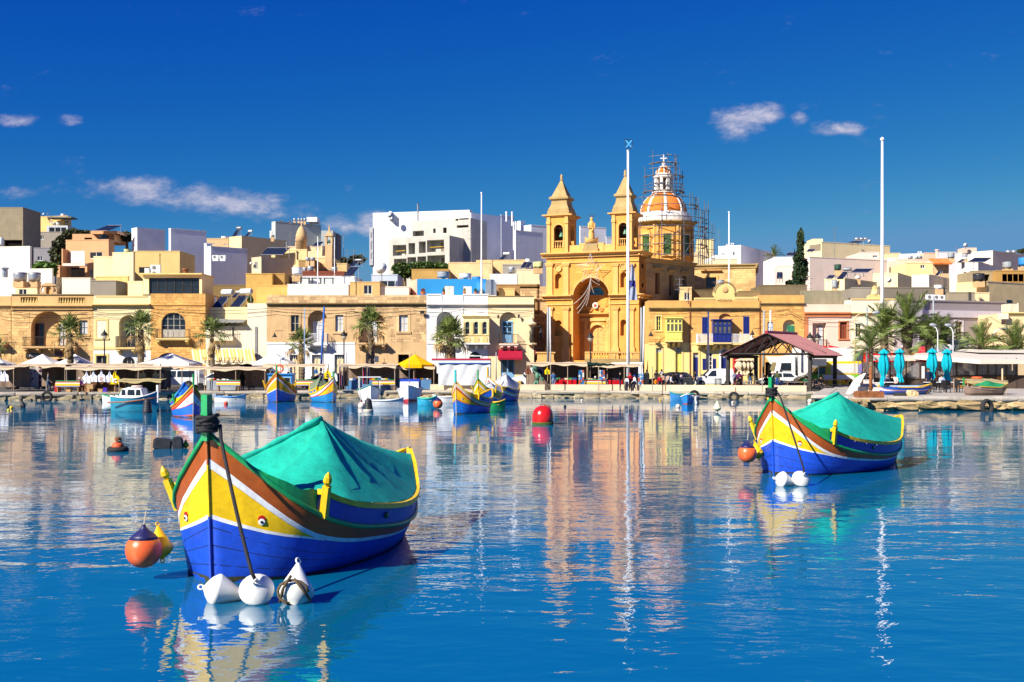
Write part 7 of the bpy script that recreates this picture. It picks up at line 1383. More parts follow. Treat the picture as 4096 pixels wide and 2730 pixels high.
dgy('white motor boat with teal and red gunwale, bow on, with canopy frame',(at('C',270,1385,91).x,91,0),R(100),4.2,1.95,.95,'f3f3f3','1f8a80',bottom='a8283a',frame=True)
cbw=dgy('white cabin motor boat, bow on, with blue cover',(at('C',760,1370,91.5).x,91.5,0),R(92),4.6,2.1,.95,'f4f4f6','f4f4f6',bottom='b83038',inner='e8e8ea');b=MB();b.prism([(1.3,-.75,.85),(1.3,.75,.85),(3.4,.8,.85),(3.4,-.8,.85)],(.25,0,.75));b.bd('cabin',WTK,cbw,lc=True);b=MB();b.prism([(2.2,-.8,1.1),(2.2,.8,1.1),(3.6,.85,1.1),(3.6,-.85,1.1)],(.1,0,.7));b.bd('blue_cover',clt('royal_blue_cover','2a48a8'),cbw,lc=True);b=MB();b.tube([(1.5,0,1.5),(1.5,0,3.6)],.02,5);b.tube([(.3,-.5,1.5),(.3,.5,1.5)],.02,5);b.bd('aerial_and_rail',METAL,cbw,lc=True)
dgy('long grey-white open boat lying in front of the white motor boats',pl('C',700,1470),R(178),2.9,1.15,.48,'e4e9ee','dfe4ea')
dgy('small turquoise dinghy left of the middle boat',pl('C',1140,1442),R(172),1.45,.95,.5,'2aa8d0','3cc8a0')
dgy('small green dinghy with yellow rim right of the middle boat',pl('C',2035,1500),R(176),1.55,1.0,.5,'1f9a58','e8c020')
dgy('white dinghy half hidden behind the middle boat',(at('C',1080,1340,90).x,90,0),R(2),1.9,1.0,.45,'f0f0f0','e0e0e0')
wd=dgy('small white, blue and red boat near the low quay wall',pl('Q',2185,778),R(80),1.9,1.05,.55,'2a86d8','eef2f2',bottom='b8482c');b=MB();[b.tube([V3((u*1.9,sd*(1.05/2*math.sin(min(1,u/.55)*math.pi/2)**.8+.02),.55*(1+.45*(1-u/.5)**2 if u<.5 else 1)-.09))for u in[i/12 for i in range(13)]],.07,6)for sd in(-1,1)];b.bd('white_top_strake',WTK,wd,True,lc=True)
text_part('registration','MFA110',BLACK,wd,V3((.0,0,0))+WLOC[wd.name]*1,.2,extrude=.004).location=(.5,-.54,.3);wd.children[-1].rotation_euler=(R(90),0,R(-14))
dgy('blue rowing boat with green rope rim under the quay wall',(at('Q',1940,720,96).x,95.2,0),R(3),2.0,.9,.5,'2a7ec0','2a9a80')
# teal cabin boat
p=pl('K',905,772);cb=dgy('teal and white cabin cruiser at the left',p,R(176),3.05,1.5,.92,'1f90b0','eef0f0',name='cabin_cruiser',transom=.55,bottom=None)
b=MB();b.prism([(.75,-.5,.85),(.95,-.52,1.52),(1.75,-.52,1.62),(2.2,-.5,1.5),(2.5,-.48,.85)],(0,1.02,0));b.bd('cabin',pnt('gloss_white','f6f6f4',rough=.25),cb,lc=True)
for x0,x1 in((.95,1.28),(1.34,1.85),(1.95,2.25)):
 for sy in(.525,-.527):b=MB();b.prism([(x0,sy,1.08),(x1,sy,1.08),(x1-.04,sy,1.45),(x0+.05,sy,1.45)],(0,.005 if sy>0 else-.005,0));b.bd('cabin_window',GLASS,cb,lc=True)
b=MB();b.tube([V3((u*3.05,sd*(.79*math.sin(min(1,u/.55)*math.pi/2)**.8),.62+.3*(1-u)**2))for sd in(1,)for u in[i/10 for i in range(11)]],.05,6);b.tube([V3((u*3.05,-(.79*math.sin(min(1,u/.55)*math.pi/2)**.8),.62+.3*(1-u)**2))for u in[i/10 for i in range(11)]],.05,6);b.bd('brown_strake',WOODP('brown_strake','a06040'),cb,True,lc=True);lifebuoy('white_lifebuoy',cb,(1.4,0,1.66),.3,.06,pnt('pale_pink','e8c8b8'),True,'z');b=MB();b.box(-.05,.08,-.06,.06,.6,1.75);b.bd('stem_head',WTK,cb,lc=True)
b=MB();b.prism([(2.45,-.5,.9),(2.45,.5,.9),(2.15,.45,1.5),(2.15,-.45,1.5)],(.12,0,0));b.bd('green_curtain',clt('teal_canvas','1f7a68'),cb,lc=True)
# buoys and floats
def sbu(t,x,y,rpx,m,lb_,name='round_buoy'):
 k=TILES[t][2];v=wl(t,x,y);r_=rpx*k*v.y/FPX;b=MB();b.lathe([(0 if i in(0,10)else r_*math.sin(i*math.pi/10),-r_*math.cos(i*math.pi/10))for i in range(11)],(v.x,v.y,r_*.55),16);tag(b.bd(name,m,smooth=True),lb_,'buoy','small round buoys')
YEL=pnt('yellow_float','f0bc10');PKW=pnt('pinkish_float','f0d8c8')
for a in[('B',1398,1385,18,pnt('lemon_float','e8dc30'),'small yellow buoy under the blue wheelhouse boat'),('B',666,1435,27,mat('red_float',(.75,.06,.02),rough=.35),'small red buoy in front of the white dinghy'),('C',150,1475,46,PKW,'pale buoy beside the black and white buoy'),('A',150,1490,25,YEL,'yellow float in the cluster at the far left'),('A',105,1475,20,mat('dark_float',(.03,.03,.04),rough=.5),'dark float in the cluster at the far left'),('A',112,1515,17,pnt('lemon_float','e8dc30'),'small lemon float in the cluster at the far left'),('Q',808,735,15,PKW,'tiny pale buoy in front of the red stall'),('Q',588,815,19,RUBBER,'small dark buoy right of the big red buoy'),('Q',2064,822,30,PKW,'pale round buoy left of the white, blue and red boat'),('E',752,1418,17,PKW,'tiny pale buoy below the long wall'),('E',1762,1405,30,PKW,'pale pink buoy at the slipway'),('Q',1830,730,14,YEL,'tiny yellow float beside the mooring post')]:sbu(*a)
v=wl('E',552,1535);cone_buoy('pear_buoy','pear-shaped cream buoy below the long wall',(v.x,v.y,.3),.26,(0,0,-1),pnt('cream_float','f0ecc0'));v=wl('E',1232,1392);cone_buoy('pear_buoy','yellow pear-shaped float behind the farther large boat',(v.x,v.y,.2),.2,(0,0,-1),YEL)
v=wl('K',1345,1345);cone_buoy('yellow_cone_buoy','small yellow cone buoy beside the black jerrycans',(v.x,v.y,.12),.125,(0,0,-1),YEL)
v=wl('Q',298,1040);rb_=TH('red_mooring_buoy','large domed red mooring buoy in front of the church','buoy',(v.x,v.y,0),0,'mooring buoys');b=MB();r_=.57;b.lathe([(r_,-.3),(r_,.42),(r_*.97,.55),(r_*.85,.75),(r_*.62,.90),(r_*.3,.98),(0,1.0)],(0,0,0),28);b.bd('float',mat('glossy_red',(.62,.012,.008),rough=.22,var=.1,spec=.6,coat=.3),rb_,True,lc=True);b=MB();b.lathe([(r_+.012,-.3),(r_+.014,.09),(r_+.006,.13)],(0,0,0),28);b.bd('algae_band',mat('green_algae',(.06,.10,.015),rough=.9,var=.6,scale=9),rb_,True,lc=True);b=MB();b.tube([(-.12,0,.98),(-.1,0,1.08),(.1,0,1.08),(.12,0,.98)],.03,6);b.tube([(.05,0,1.05),(.3,-.1,.98),(.42,-.1,.9)],.03,6);b.bd('shackle',RUST,rb_,lc=True)
def bell_buoy(t,x,y,lb_,two=False):
 v=wl(t,x,y);th=TH('bell_buoy',lb_,'buoy',(v.x,v.y,0),0,'black ribbed buoys');b=MB();pr=[(.30,-.1),(.30,.1)]
 for i in range(6):z=.1+i*.11;r_=.30-.015*i;pr+=[(r_,z+.02),(r_+.015,z+.05),(r_,z+.08)]
 pr+=[(.18,.82),(.08,.9),(0,.92)];b.lathe(pr,(0,0,0),20);b.bd('body',KTANK,th,True,lc=True);b=MB();b.tube([(-.07,0,.88),(-.05,0,1.0),(.05,0,1.0),(.07,0,.88)],.025,6);b.bd('lifting_eye',KTANK,th,lc=True)
 if two:b=MB();b.lathe([(.335,-.1),(.335,.16),(.32,.2)],(0,0,0),20);b.bd('white_base',pnt('old_white','c8c4b4'),th,True,lc=True)
bell_buoy('K',742,795,'black ribbed buoy in front of the teal cabin cruiser');bell_buoy('C',240,1535,'black ribbed buoy with white base in front of the white boats',True)
def tyre(loc,axis,lb_,R0_=.34,r_=.12,name='tyre'):
 ax_=V3(axis).normalized();a_=ax_.orthogonal().normalized();c_=ax_.cross(a_);b=MB();o=V3(loc);b.grid(lambda u,v:tuple(o+(a_*math.cos(2*math.pi*u)+c_*math.sin(2*math.pi*u))*(R0_+r_*math.cos(2*math.pi*v))+ax_*r_*1.15*math.sin(2*math.pi*v)),24,10,True);return tag(b.bd(name,RUBBER,smooth=True),lb_,'tyre','old tyres used as fenders')
v=wl('K',280,1395);tyre((v.x,v.y,.06),(0,0,1),'floating tyre carrying the red gas cylinder',.30,.10);gc=TH('gas_cylinder','rusty red gas cylinder floating on a tyre','gas cylinder',(v.x,v.y,.06));b=MB();b.lathe([(.2,0),(.22,.06),(.22,.16),(.18,.24),(.08,.28),(.08,.32)],(0,0,0),16);b.bd('body',mat('red_cylinder',(.62,.10,.03),rough=.5,var=.25),gc,True,lc=True);b=MB();b.lathe([(.12,.36),(.12,.46)],(0,0,0),14);[b.tube([(.11*math.cos(t),.11*math.sin(t),.25),(.12*math.cos(t),.12*math.sin(t),.4)],.02,5)for t in(.5,2.6,4.7)];b.bd('collar',RUST,gc,lc=True)
for i,(x0,x1,y0,y1,ry)in enumerate(((845,1125,1185,1345,.12),(1140,1302,1165,1350,-.08))):
 v=wl('K',(x0+x1)/2,1352);k=.2551*v.y/FPX;w_=(x1-x0)*k;h_=(y1-y0)*k;bm=bmesh.new();bmesh.ops.create_cube(bm,size=1);bmesh.ops.scale(bm,vec=(w_,w_*.7,h_*1.15),verts=bm.verts);bmesh.ops.bevel(bm,geom=bm.edges[:],offset=.06,segments=3,affect='EDGES');me=bpy.data.meshes.new('jerrycan');bm.to_mesh(me);bm.free();me.materials.append(KTANK);o=put('jerrycan',me);o.location=(v.x,v.y,h_*.42);o.rotation_euler=(0,ry,.2);tag(o,('lying' if i==0 else 'upright')+' black jerrycan used as a float behind the near boat','jerrycan','black jerrycan floats')
tyre((at('A',607,1300,93.3).x,93.4,.35),(0,-1,.05),'pale-rimmed tyre hanging on the left quay',.38,.11);tyre((at('E',262,1330,96.4).x,96.8,.35),(.2,-1,0),'tyre hanging on the quay behind the white, blue and red boat',.36,.12);tyre((at('E',775,1360,96).x,96.2,.25),(-.3,-1,0),'tyre hanging on the quay below the long wall',.34,.12);tyre((at('O',1665,1235,74.6).x,74.7,.30),(.5,-1,.1),'large tyre hanging on the jetty wall',.42,.14);tyre((at('P',965,1205,92).x,92.5,QZ+.12),(0,0,1),'black tyre lying flat at the end of the quay',.42,.14)
v=wl('A',275,1475);b=MB();b.lathe([(.3,-.1),(.32,.15),(.2,.35),(.12,.5),(.16,.65),(.1,.8),(0,.84)],(v.x,v.y,0),10);tag(b.bd('wrapped_float',mat('weedy_float',(.12,.11,.09),var=.7,scale=6)),'dark weedy float standing upright at the far left','float')
# palms and trees
def lfm(name,c,var=.35):return mat(name,c,rough=.55,var=var,scale=2.5,spec=.3,perobj=.5)
PALM=lfm('palm_leaf',(.15,.20,.05));FANL=lfm('fan_leaf',(.16,.20,.05));DEAD=lfm('dead_leaf',(.33,.21,.08));BARK=mat('palm_bark',(.20,.145,.09),rough=.95,var=.4,scale=5,bump=.03)
def date_frond(droop,seed):
 b=MB();rr=random.Random(seed);n_=30;pts=[V3((t*(1-.18*droop*t),0,.22*t-droop*t*t*.75))for t in[i/n_ for i in range(n_+1)]]
 b.tube(pts,[.014*(1-.8*i/n_)+.002 for i in range(n_+1)],4,cap=False)
 for i in range(3,n_):
  d=(pts[i+1]-pts[i-1]).normalized();ll=.30*math.sin(math.pi*(.12+.8*i/n_))+.04
  for sd in(-1,1):
   side=V3((0,sd,0));v=(d*.75+side*.75+V3((0,0,.38-rr.uniform(0,.5)))).normalized()*ll*rr.uniform(.8,1.15);w_=d*.011;p=pts[i];b.add([p-w_,p+w_,p+v*.6+w_*.7-V3((0,0,.01)),p+v-V3((0,0,.05*rr.random())),p+v*.6-w_*.7],[(0,1,2,3,4)])
 return b
def fan_leaf(seed,droop=.3):
 b=MB();rr=random.Random(seed);b.tube([(0,0,0),(.25,0,.06),(.5,0,.03)],[.02,.015,.012],4,cap=False);c=V3((.5,0,.03));n_=19
 for i in range(n_):
  a=R(-125+250*i/(n_-1));d=V3((math.cos(a),math.sin(a)*.85,.16*math.cos(a*3)));ll=(.50-.12*abs(a)/2)*rr.uniform(.85,1.1);s=V3((-d.y,d.x,0))*.028;tip=c+d*ll-V3((0,0,droop*ll*rr.uniform(.5,1.2)));m_=c+d*ll*.6-V3((0,0,droop*ll*.18));b.add([c,m_+s,tip,m_-s],[(0,1,2,3)])
 return b
DF=[date_frond(d,i).mesh('frond',PALM)for i,d in enumerate((.28,.55,.85))];FL=[fan_leaf(i,(.15,.35,.6)[i]).mesh('leaf',FANL)for i in range(3)];FD=fan_leaf(9,1.2).mesh('dead_leaf',DEAD)
def palm(lb_,t,xc,yc,ybase,Y,rpx,kind,tw,lean=0.0,z0=QZ,nleaf=None,seed=0,name=None):
 k=TILES[t][2]*Y/FPX;c=at(t,xc,yc,Y);rad=rpx*k*(1.22 if kind=='date' else 1.4);base=V3((c.x+lean,Y,z0));rr=random.Random(seed+50);th=TH(name or('date_palm' if kind=='date' else 'fan_palm'),lb_,'palm tree',base,0,'date palms' if kind=='date' else 'fan palms');w_=tw*k/2
 b=MB();n_=26;pts=[];rs_=[]
 for i in range(n_+1):
  q=i/n_;p=base.lerp(c,q)+V3((.12*math.sin(q*3.1)*(1 if kind=='fan' else .3),0,0));pts.append(p);rs_.append(w_*((1.05-.15*q)if kind=='fan' else(.85+.35*smooth(.55,.9,q)-.25*smooth(.92,1,q)))*(1+(.10 if i%2 else-.05)))
 b.tube(pts,rs_,10)
 for i in range(90 if kind=='date' else 70):
  q=rr.uniform(.35 if kind=='fan' else .2,.99);p=base.lerp(c,q);a=rr.uniform(0,6.28);rad_=rs_[min(n_,int(q*n_))];d=V3((math.cos(a),math.sin(a),0));s=V3((-d.y,d.x,0))*.05;o=p+d*rad_*.8;b.add([o-s,o+s,o+d*.10+V3((0,0,.20 if kind=='fan' else .14))],[(0,1,2)])
 b.bd('trunk',BARK,th)
 n_=nleaf or(27 if kind=='date' else 19)
 for i in range(n_):
  q=i/(n_-1);az=i*2.39996+rr.uniform(-.2,.2);el=(R(80)-q*R(88)if kind=='date' else R(84)-q*R(104))+rr.uniform(-.12,.12);me=rr.choice(DF if q>.3 else DF[:2])if kind=='date' else FL[0 if q<.35 else rr.choice((1,2))]
  dead=kind=='fan' and q>.93;o=put('dead_leaf' if dead else('frond' if kind=='date' else 'leaf'),FD if dead else me,th,True);o.location=c-base+V3((0,0,-.05-.25*q));o.rotation_euler=(rr.uniform(-.25,.25),-el,az);s=rad*rr.uniform(.88,1.1)*(1.0 if kind=='date' else .95);o.scale=(s,s,s)
 if kind=='fan':
  for i in range(5):o=put('dead_leaf',FD,th,True);az=rr.uniform(0,6.28);o.location=c-base+V3((math.cos(az)*w_*.6,math.sin(az)*w_*.6,-.45-rr.uniform(0,.7)));o.rotation_euler=(0,R(72),az);o.scale=(rad*.62,)*3
 return th
palm('fan palm in front of the loggia house','A',905,520,910,110,225,'fan',80,seed=1);palm('fan palm in front of the cream house','A',1835,455,900,110,225,'fan',85,-.15,seed=2);palm('fan palm beside the striped restaurant awning','B',475,515,950,110,215,'fan',58,seed=3);palm('fan palm left of the blue masts','B',1645,645,1080,110,200,'fan',78,seed=4);palm('fan palm in front of the right end of the tan house','C',262,420,900,110,235,'fan',78,seed=5);palm('bushy fan palm in front of the white house','C',1312,560,860,110,240,'fan',110,seed=6,nleaf=36);palm('fan palm cut by the left edge','A',-70,690,910,110,160,'fan',70,seed=7)
for a in[('leaning date palm left of the tallest palm',520,500,800,112,360,85,11),('tallest date palm with thick trunk',825,400,790,111,400,120,12),('date palm left of the two hooked street lights',1125,560,800,110,300,70,13),('date palm between the hooked street lights',1310,580,800,113,290,70,14),('date palm in front of the grey building, right of the lights',1790,660,800,110,300,70,15),('date palm at the right edge',2235,690,800,110,320,70,16),('small date palm at the left end of the restaurant',350,690,1080,98,255,50,17)]:palm(a[0],'F',a[1],a[2],a[3],a[4],a[5],'date',a[6],seed=a[7])
palm('small date palm behind the white cubic house','e',1295,790,900,182,120,'date',30,seed=18,z0=6,nleaf=18)
def foliage(th,c,rad,n_,size,m,seed,hollow=.35,name='crown'):
 rr=random.Random(seed);b=MB();c=V3(c)
 for i in range(n_):
  while True:
   v=V3((rr.uniform(-1,1),rr.uniform(-1,1),rr.uniform(-1,1)))
   if .02<v.length<1:break
  l=v.length;v=v/l*(hollow+(1-hollow)*l);bump=.82+.42*mnoise.noise(v*2.6+V3((seed,0,0)))+.25*mnoise.noise(v*6.0)
  p=c+V3((v.x*rad[0],v.y*rad[1],v.z*rad[2]))*bump;d=V3((rr.gauss(0,1),rr.gauss(0,1),rr.gauss(0,1))).normalized();e=d.orthogonal().normalized();s=size*rr.uniform(.6,1.4);g=d.cross(e)*s*.55;e=e*s
  b.add([p-e,p+g,p+e,p-g],[(0,1,2,3)])
 return b.bd(name,m,th)
PINE=lfm('olive_foliage',(.050,.060,.022),.5);GRN=lfm('green_foliage',(.050,.095,.018),.5);BRI=lfm('bamboo_foliage',(.08,.16,.02),.5);CYP=lfm('cypress_foliage',(.022,.045,.014),.5)
def tree(lb_,t,blobs,Y,m,size,n_,seed,name='tree',trunk=True,cat='tree',group='trees on the hill'):
 x,y,rx,ry=blobs[0];k=TILES[t][2]*Y/FPX;c=at(t,x,y+ry,Y);th=TH(name,lb_,cat,(c.x,Y,c.z),0,group)
 for i,(x,y,rx,ry)in enumerate(blobs):
  p=at(t,x,y,Y+i*.3);foliage(th,p,(rx*k,max(1.5,rx*k*.7),ry*k),n_,size,m,seed+i);b=MB()
  if trunk:b.tube([(c.x,Y,c.z-3),((c.x+p.x)/2,Y,(c.z+p.z)/2-.5),(p.x,p.y,p.z)],[.3,.2,.06],6);b.bd('trunk' if i==0 else 'branch',BARK,th)
 return th
tree('dark olive pine behind the beige modern house','a',[(760,800,105,250),(830,640,110,130),(960,510,150,60),(1110,510,90,45)],176,PINE,.28,1500,1);tree('dark trees glimpsed right of the solar frame','a',[(1660,550,70,70)],172,PINE,.28,900,7);tree('bright green bamboo clump above the white annexe','a',[(560,950,130,85),(660,980,85,100)],158,BRI,.22,1500,11);tree('dense green tree below the unfinished building','c',[(720,990,170,110),(960,950,210,85),(1170,950,140,70),(640,960,110,60)],156,GRN,.22,2200,15);tree('far dark pine in the gap right of the bell-cote','b',[(2230,890,110,70),(2380,850,120,70)],190,PINE,.3,700,21);tree('distant shrub on the far right skyline','f',[(2335,735,60,25)],205,PINE,.25,400,25)
cyp=tree('tall dark cypress behind the right houses','e',[(1635,1060,105,170),(1620,860,70,190),(1640,640,34,140),(1638,530,20,80),(1690,960,40,130),(1500,1165,50,55),(1600,1000,60,150)],150,CYP,.17,1300,31,name='cypress_tree');tree('creeper on the ruined tower beside the solar heaters','b',[(985,1370,28,70)],130,GRN,.1,400,41,'creeper',False,'plant','plants')
POT=mat('terracotta_pot',(.45,.14,.05),rough=.9)
for i,(x,y,w_,lab,m_)in enumerate(((955,1300,70,'geranium in a pot at the left end of the blue roof house',lfm('geranium',(.25,.06,.03))),(1225,1300,45,'green plant in a long pot before the blue house door',GRN),(1497,1298,42,'round golden cactus in a pot before the shutters',lfm('cactus',(.25,.20,.02))),(1640,1300,45,'tall cactus in a pot right of the shutters',GRN),(1715,1300,55,'flowering plant at the right end of the blue house',lfm('pinks',(.22,.10,.06))))):
 p=at('c',x,y+5,130.4);th=TH('potted_plant',lab,'plant',p,0,'potted plants on the roof');k=130.4*.3061/FPX;b=MB();b.lathe([(w_*.35*k,0),(w_*.5*k,.28),(w_*.52*k,.32)],p,10);b.bd('pot',POT,th);foliage(th,p+V3((0,0,.5)),(w_*.5*k,.25,.28),120,.07,m_,60+i,name='leaves')
# market stalls, benches, parasols
BEIGE=clt('beige_canopy','d9c3a4');KHAKI=clt('khaki_canopy','b9a878');TENT=clt('white_tent_cloth','f4efe6');SHEET=clt('dark_sheet','8a7668');WPOLE=mat('weathered_pole',(.38,.28,.20),rough=.8,var=.3)
CARD=mat('cardboard',(.42,.26,.12),rough=.9,var=.2);BOXN=[0]
def canopy(th,t,x0,x1,ytop,Yf,dep,m,sag=.12,seed=0,drop=.18):
 A=at(t,x0,ytop,Yf);B=at(t,x1,ytop,Yf);n_=max(6,int((B.x-A.x)/.5));rr=random.Random(seed);ph=rr.uniform(0,6)
 def fn(u,v):
  z=A.z+.12*v+.05*math.sin(u*n_*.9+ph)*(1-v)-sag*math.sin(math.pi*((u*n_/4)%1))*.5
  return(A.x+(B.x-A.x)*u,Yf+dep*v,z)
 b=MB();b.grid(fn,n_*2,4);b.grid(lambda u,v:(fn(u,0)[0],Yf-.01-.03*v,fn(u,0)[2]-drop*v*(1+.35*math.sin(u*n_*1.7+ph))),n_*2,1);b.bd('canopy',m,th,True);return A,B
def stall(lb_,t,x0,x1,ytop,Yf,dep=3.2,m=BEIGE,counter=None,ch=.85,posts=3,back=True,seed=0,cx=None,name='market_stall'):
 A=at(t,x0,ytop,Yf);th=TH(name,lb_,'market stall',((A.x+at(t,x1,ytop,Yf).x)/2,Yf,QZ),0,'market stalls along the quay');A,B=canopy(th,t,x0,x1,ytop,Yf,dep,m,seed=seed)
 for i in range(posts):
  x=A.x+.1+(B.x-A.x-.2)*i/max(1,posts-1);rod('post',WPOLE,th,(x,Yf+.05,QZ),(x,Yf+.05,A.z),.035);rod('post',WPOLE,th,(x,Yf+dep,QZ),(x,Yf+dep,A.z+.1),.035)
 b=MB();b.tube([(A.x,Yf,A.z-.03),(B.x,Yf,A.z-.03)],.03,5);b.bd('rail',WPOLE,th)
 if back:
  b=MB();n_=int((B.x-A.x)*3)+2;b.grid(lambda u,v:(A.x+(B.x-A.x)*u,Yf+dep-.1+.06*math.sin(u*n_*2),QZ+.3+(A.z-QZ-.35)*v),n_*2,1);b.bd('shade_backdrop',SHEET,th,True)  # backdrop cloth added to make the stall interior read dark
 if counter:
  c0,c1=(cx if cx else(x0+(x1-x0)*.1,x1-(x1-x0)*.1));a,c=at(t,c0,ytop,Yf).x,at(t,c1,ytop,Yf).x;b=MB();b.box(a,c,Yf+.5,Yf+1.4,QZ+ch,QZ+ch+.06);b.bd('table_top',WOOD,th);n_=int((c-a)*4);b=MB();b.grid(lambda u,v:(a+(c-a)*u,Yf+.47-.04*math.sin(u*n_)*(1-v)-.03,QZ+.05+ch*v),n_*2,1);b.bd('table_cloth',counter,th,True)
  rr=random.Random(seed+9);gm=[clt('goods_%d'%i,c_)for i,c_ in enumerate(('c8452f','e8d8b8','3f6fb0','d8a828','7a3a50','e6e6e6','4f8f5a'))];x=a+.1;prev=None
  while x<c-.2:w_=rr.uniform(.12,.4);pc_('goods',rr.choice(gm),th,(x+w_/2,Yf+.95,QZ+ch+.06+.08),(w_*.9,rr.uniform(.3,.7),rr.uniform(.08,.22)));x+=w_
 return th
DKB=clt('brown_counter_cloth','6b4a34');BLC=clt('blue_counter_cloth','5a86b4');REDC=clt('red_counter_cloth','c41828');GRC=clt('grey_counter_cloth','9aa2ac')
stall('beige canopy stall at the far left edge','A',-300,190,940,98,seed=1);stall('long beige canopy stall hung with a patterned tablecloth','A',150,860,915,102,3.5,seed=2);stall('apron stall with beige awning below the white tents','A',850,1510,948,97.5,2.6,counter=DKB,ch=.8,seed=3,cx=(1000,1480));stall('linen stall with beige awning left of the white off-roader','A',1500,2110,945,97.5,2.8,counter=DKB,seed=4);stall('back row stall with flat beige awning in front of the cream house','A',860,2000,912,103,2.5,seed=5,back=False);stall('beige awning stall over the cars beside the fan palm','B',-220,400,945,100,2.5,seed=6,back=False);stall('honey stall with brown counter under beige awning','B',395,1190,955,100,3.0,counter=GRC,seed=7,cx=(400,780));stall('beige awning stall behind the blue wheelhouse boat','B',1150,1960,915,103,2.5,seed=8,back=False);stall('dark clothes stall with blue counter right of the street lamp','C',-150,600,918,101,3.2,counter=BLC,seed=9);stall('souvenir stall with blue counter under the yellow parasol','C',560,1110,935,103.5,2.5,counter=BLC,seed=10,m=BEIGE)
stall('low olive awning over boxes in front of the linen stall','A',1540,2105,1112,96.2,1.6,KHAKI,seed=11,back=False,posts=2);stall('souvenir stall with red tables and cloth awnings before the church','Q',85,900,240,103.5,3.6,counter=REDC,ch=.85,seed=12,cx=(440,740),posts=4);stall('right half of the red souvenir stall with green rolled awning','Q',905,1600,262,103.8,3.4,counter=REDC,ch=.82,seed=13,cx=(880,1345),posts=4)
p0,p1=at('Q',880,255,103.2),at('Q',1240,262,103.2);b=MB();b.tube([p0+(p1-p0)*i/12+V3((0,0,.04*math.sin(i*2)))for i in range(13)],[.20-.012*i for i in range(13)],8);tag(b.bd('rolled_awning',clt('dark_green_roll','1c3430'),smooth=True),'rolled dark green awning on the red souvenir stall','awning')
b=MB();A,B=at('C',1155,905,102),at('C',1835,905,102);b.grid(lambda u,v:(A.x+(B.x-A.x)*u,102+.09*math.sin(u*9)*v+.05*math.sin(u*23+v*4),A.z-(A.z-QZ-.45)*v),40,8);th=TH('tarpaulin_stall','stall closed by a white tarpaulin under a red-edged roof','market stall',((A.x+B.x)/2,102,QZ),0,'market stalls along the quay');b.bd('white_tarpaulin',clt('white_tarp','dfe0e2'),th,True);b=MB();q=at('C',1070,885,102);b.box(q.x,B.x,101.95,106,A.z+.12,A.z+.45);b.bd('roof',WTK,th);b=MB();b.box(q.x-.02,B.x+.02,101.9,101.945,A.z+.36,A.z+.5);b.bd('red_edge',pnt('red_edge','c03048'),th);b=MB();b.tube([(A.x,101.93,A.z+.06),(B.x,101.93,A.z+.06)],.05,5);b.bd('blue_rail',pnt('blue_rail','3a68b8'),th);b=MB();b.box(A.x,B.x,104,105.9,QZ,A.z+.1);b.bd('body',SHEET,th)
def apron(t,x,y0,y1,Y,m,lb_,pat=None,cat='apron',group='aprons hung for sale'):
 p=at(t,x,y0,Y);q=at(t,x,y1,Y);h_=p.z-q.z;th=TH('apron',lb_,cat,q,0,group);b=MB();w_=h_*.34
 prof=[(0,1.0),(.12,.62),(.16,.58),(.85,.42),(1.0,.38),(.98,0.0)]
 def fn(u,v):
  z=v;wd=.62+.38*(1-smooth(.42,.66,z))if z<.7 else .62*(1-.9*smooth(.7,1.0,z));wd=wd*(.55 if z>.6 else 1);uu_=2*u-1
  return(q.x+uu_*w_*wd,Y+.05*math.sin(u*11+v*3)*(1-v*.5),q.z+h_*z)
 b.grid(fn,10,14);b.bd('cloth',m,th,True)
 if pat:b=MB();[b.lathe([(.0,0),(w_*s_,0),(0,.01)],(q.x+dx*w_,Y-.075,q.z+h_*dz),6,axis=(0,-1,0))for dx,dz,s_ in((-.3,.2,.2),(.25,.15,.22),(0,.35,.2),(.3,.36,.14),(-.3,.38,.13))];b.bd('print',pat,th)
WA=clt('white_linen','eef0fa');YA=clt('yellow_linen','f0c818');NA=clt('navy_linen','2c2f58');PRT=clt('print_pink','d8a090')
for a in[('A',10,975,1130,96.8,WA,'white apron, first at the far left edge'),('A',60,975,1130,96.8,WA,'white apron, second from the far left edge'),('A',1130,995,1158,97.2,WA,'white apron, first from the left on the apron stall'),('A',1220,988,1138,97.2,WA,'white apron, second from the left on the apron stall'),('A',1325,980,1138,97.2,WA,'white apron with printed motif, third on the apron stall',PRT),('A',1432,990,1142,97.2,WA,'white apron, fourth on the apron stall'),('A',1500,985,1170,97.2,YA,'yellow and white apron at the end of the apron stall',WA),('J',1588,240,420,99,NA,'navy printed apron behind the small yellow boat',PRT),('J',1740,180,420,99,YA,'yellow printed apron behind the small yellow boat',NA),('J',1858,190,480,99,WA,'white printed apron behind the small yellow boat',NA),('J',1480,180,310,99.5,clt('mid_blue_linen','3a70b0'),'blue apron behind the small yellow boat'),('A',1808,980,1100,99,BEIGE,'beige folded cloth, first on the linen stall'),('A',1868,980,1100,99,BEIGE,'beige folded cloth, second on the linen stall'),('A',2030,980,1100,99,BEIGE,'beige folded cloth, third on the linen stall'),('A',2095,980,1100,99,BEIGE,'beige folded cloth, fourth on the linen stall'),('Q',170,262,360,103.2,WA,'white and black patterned top on the red souvenir stall',NA),('Q',268,280,380,103.2,NA,'dark checked dress on the red souvenir stall'),('Q',355,285,385,103.2,YA,'yellow and green shirt on the red souvenir stall',clt('leaf_green','3a9a4a')),('Q',105,270,385,103.2,clt('brown_check','7a4a3a'),'brown checked dress at the left of the red souvenir stall')]:apron(*a)
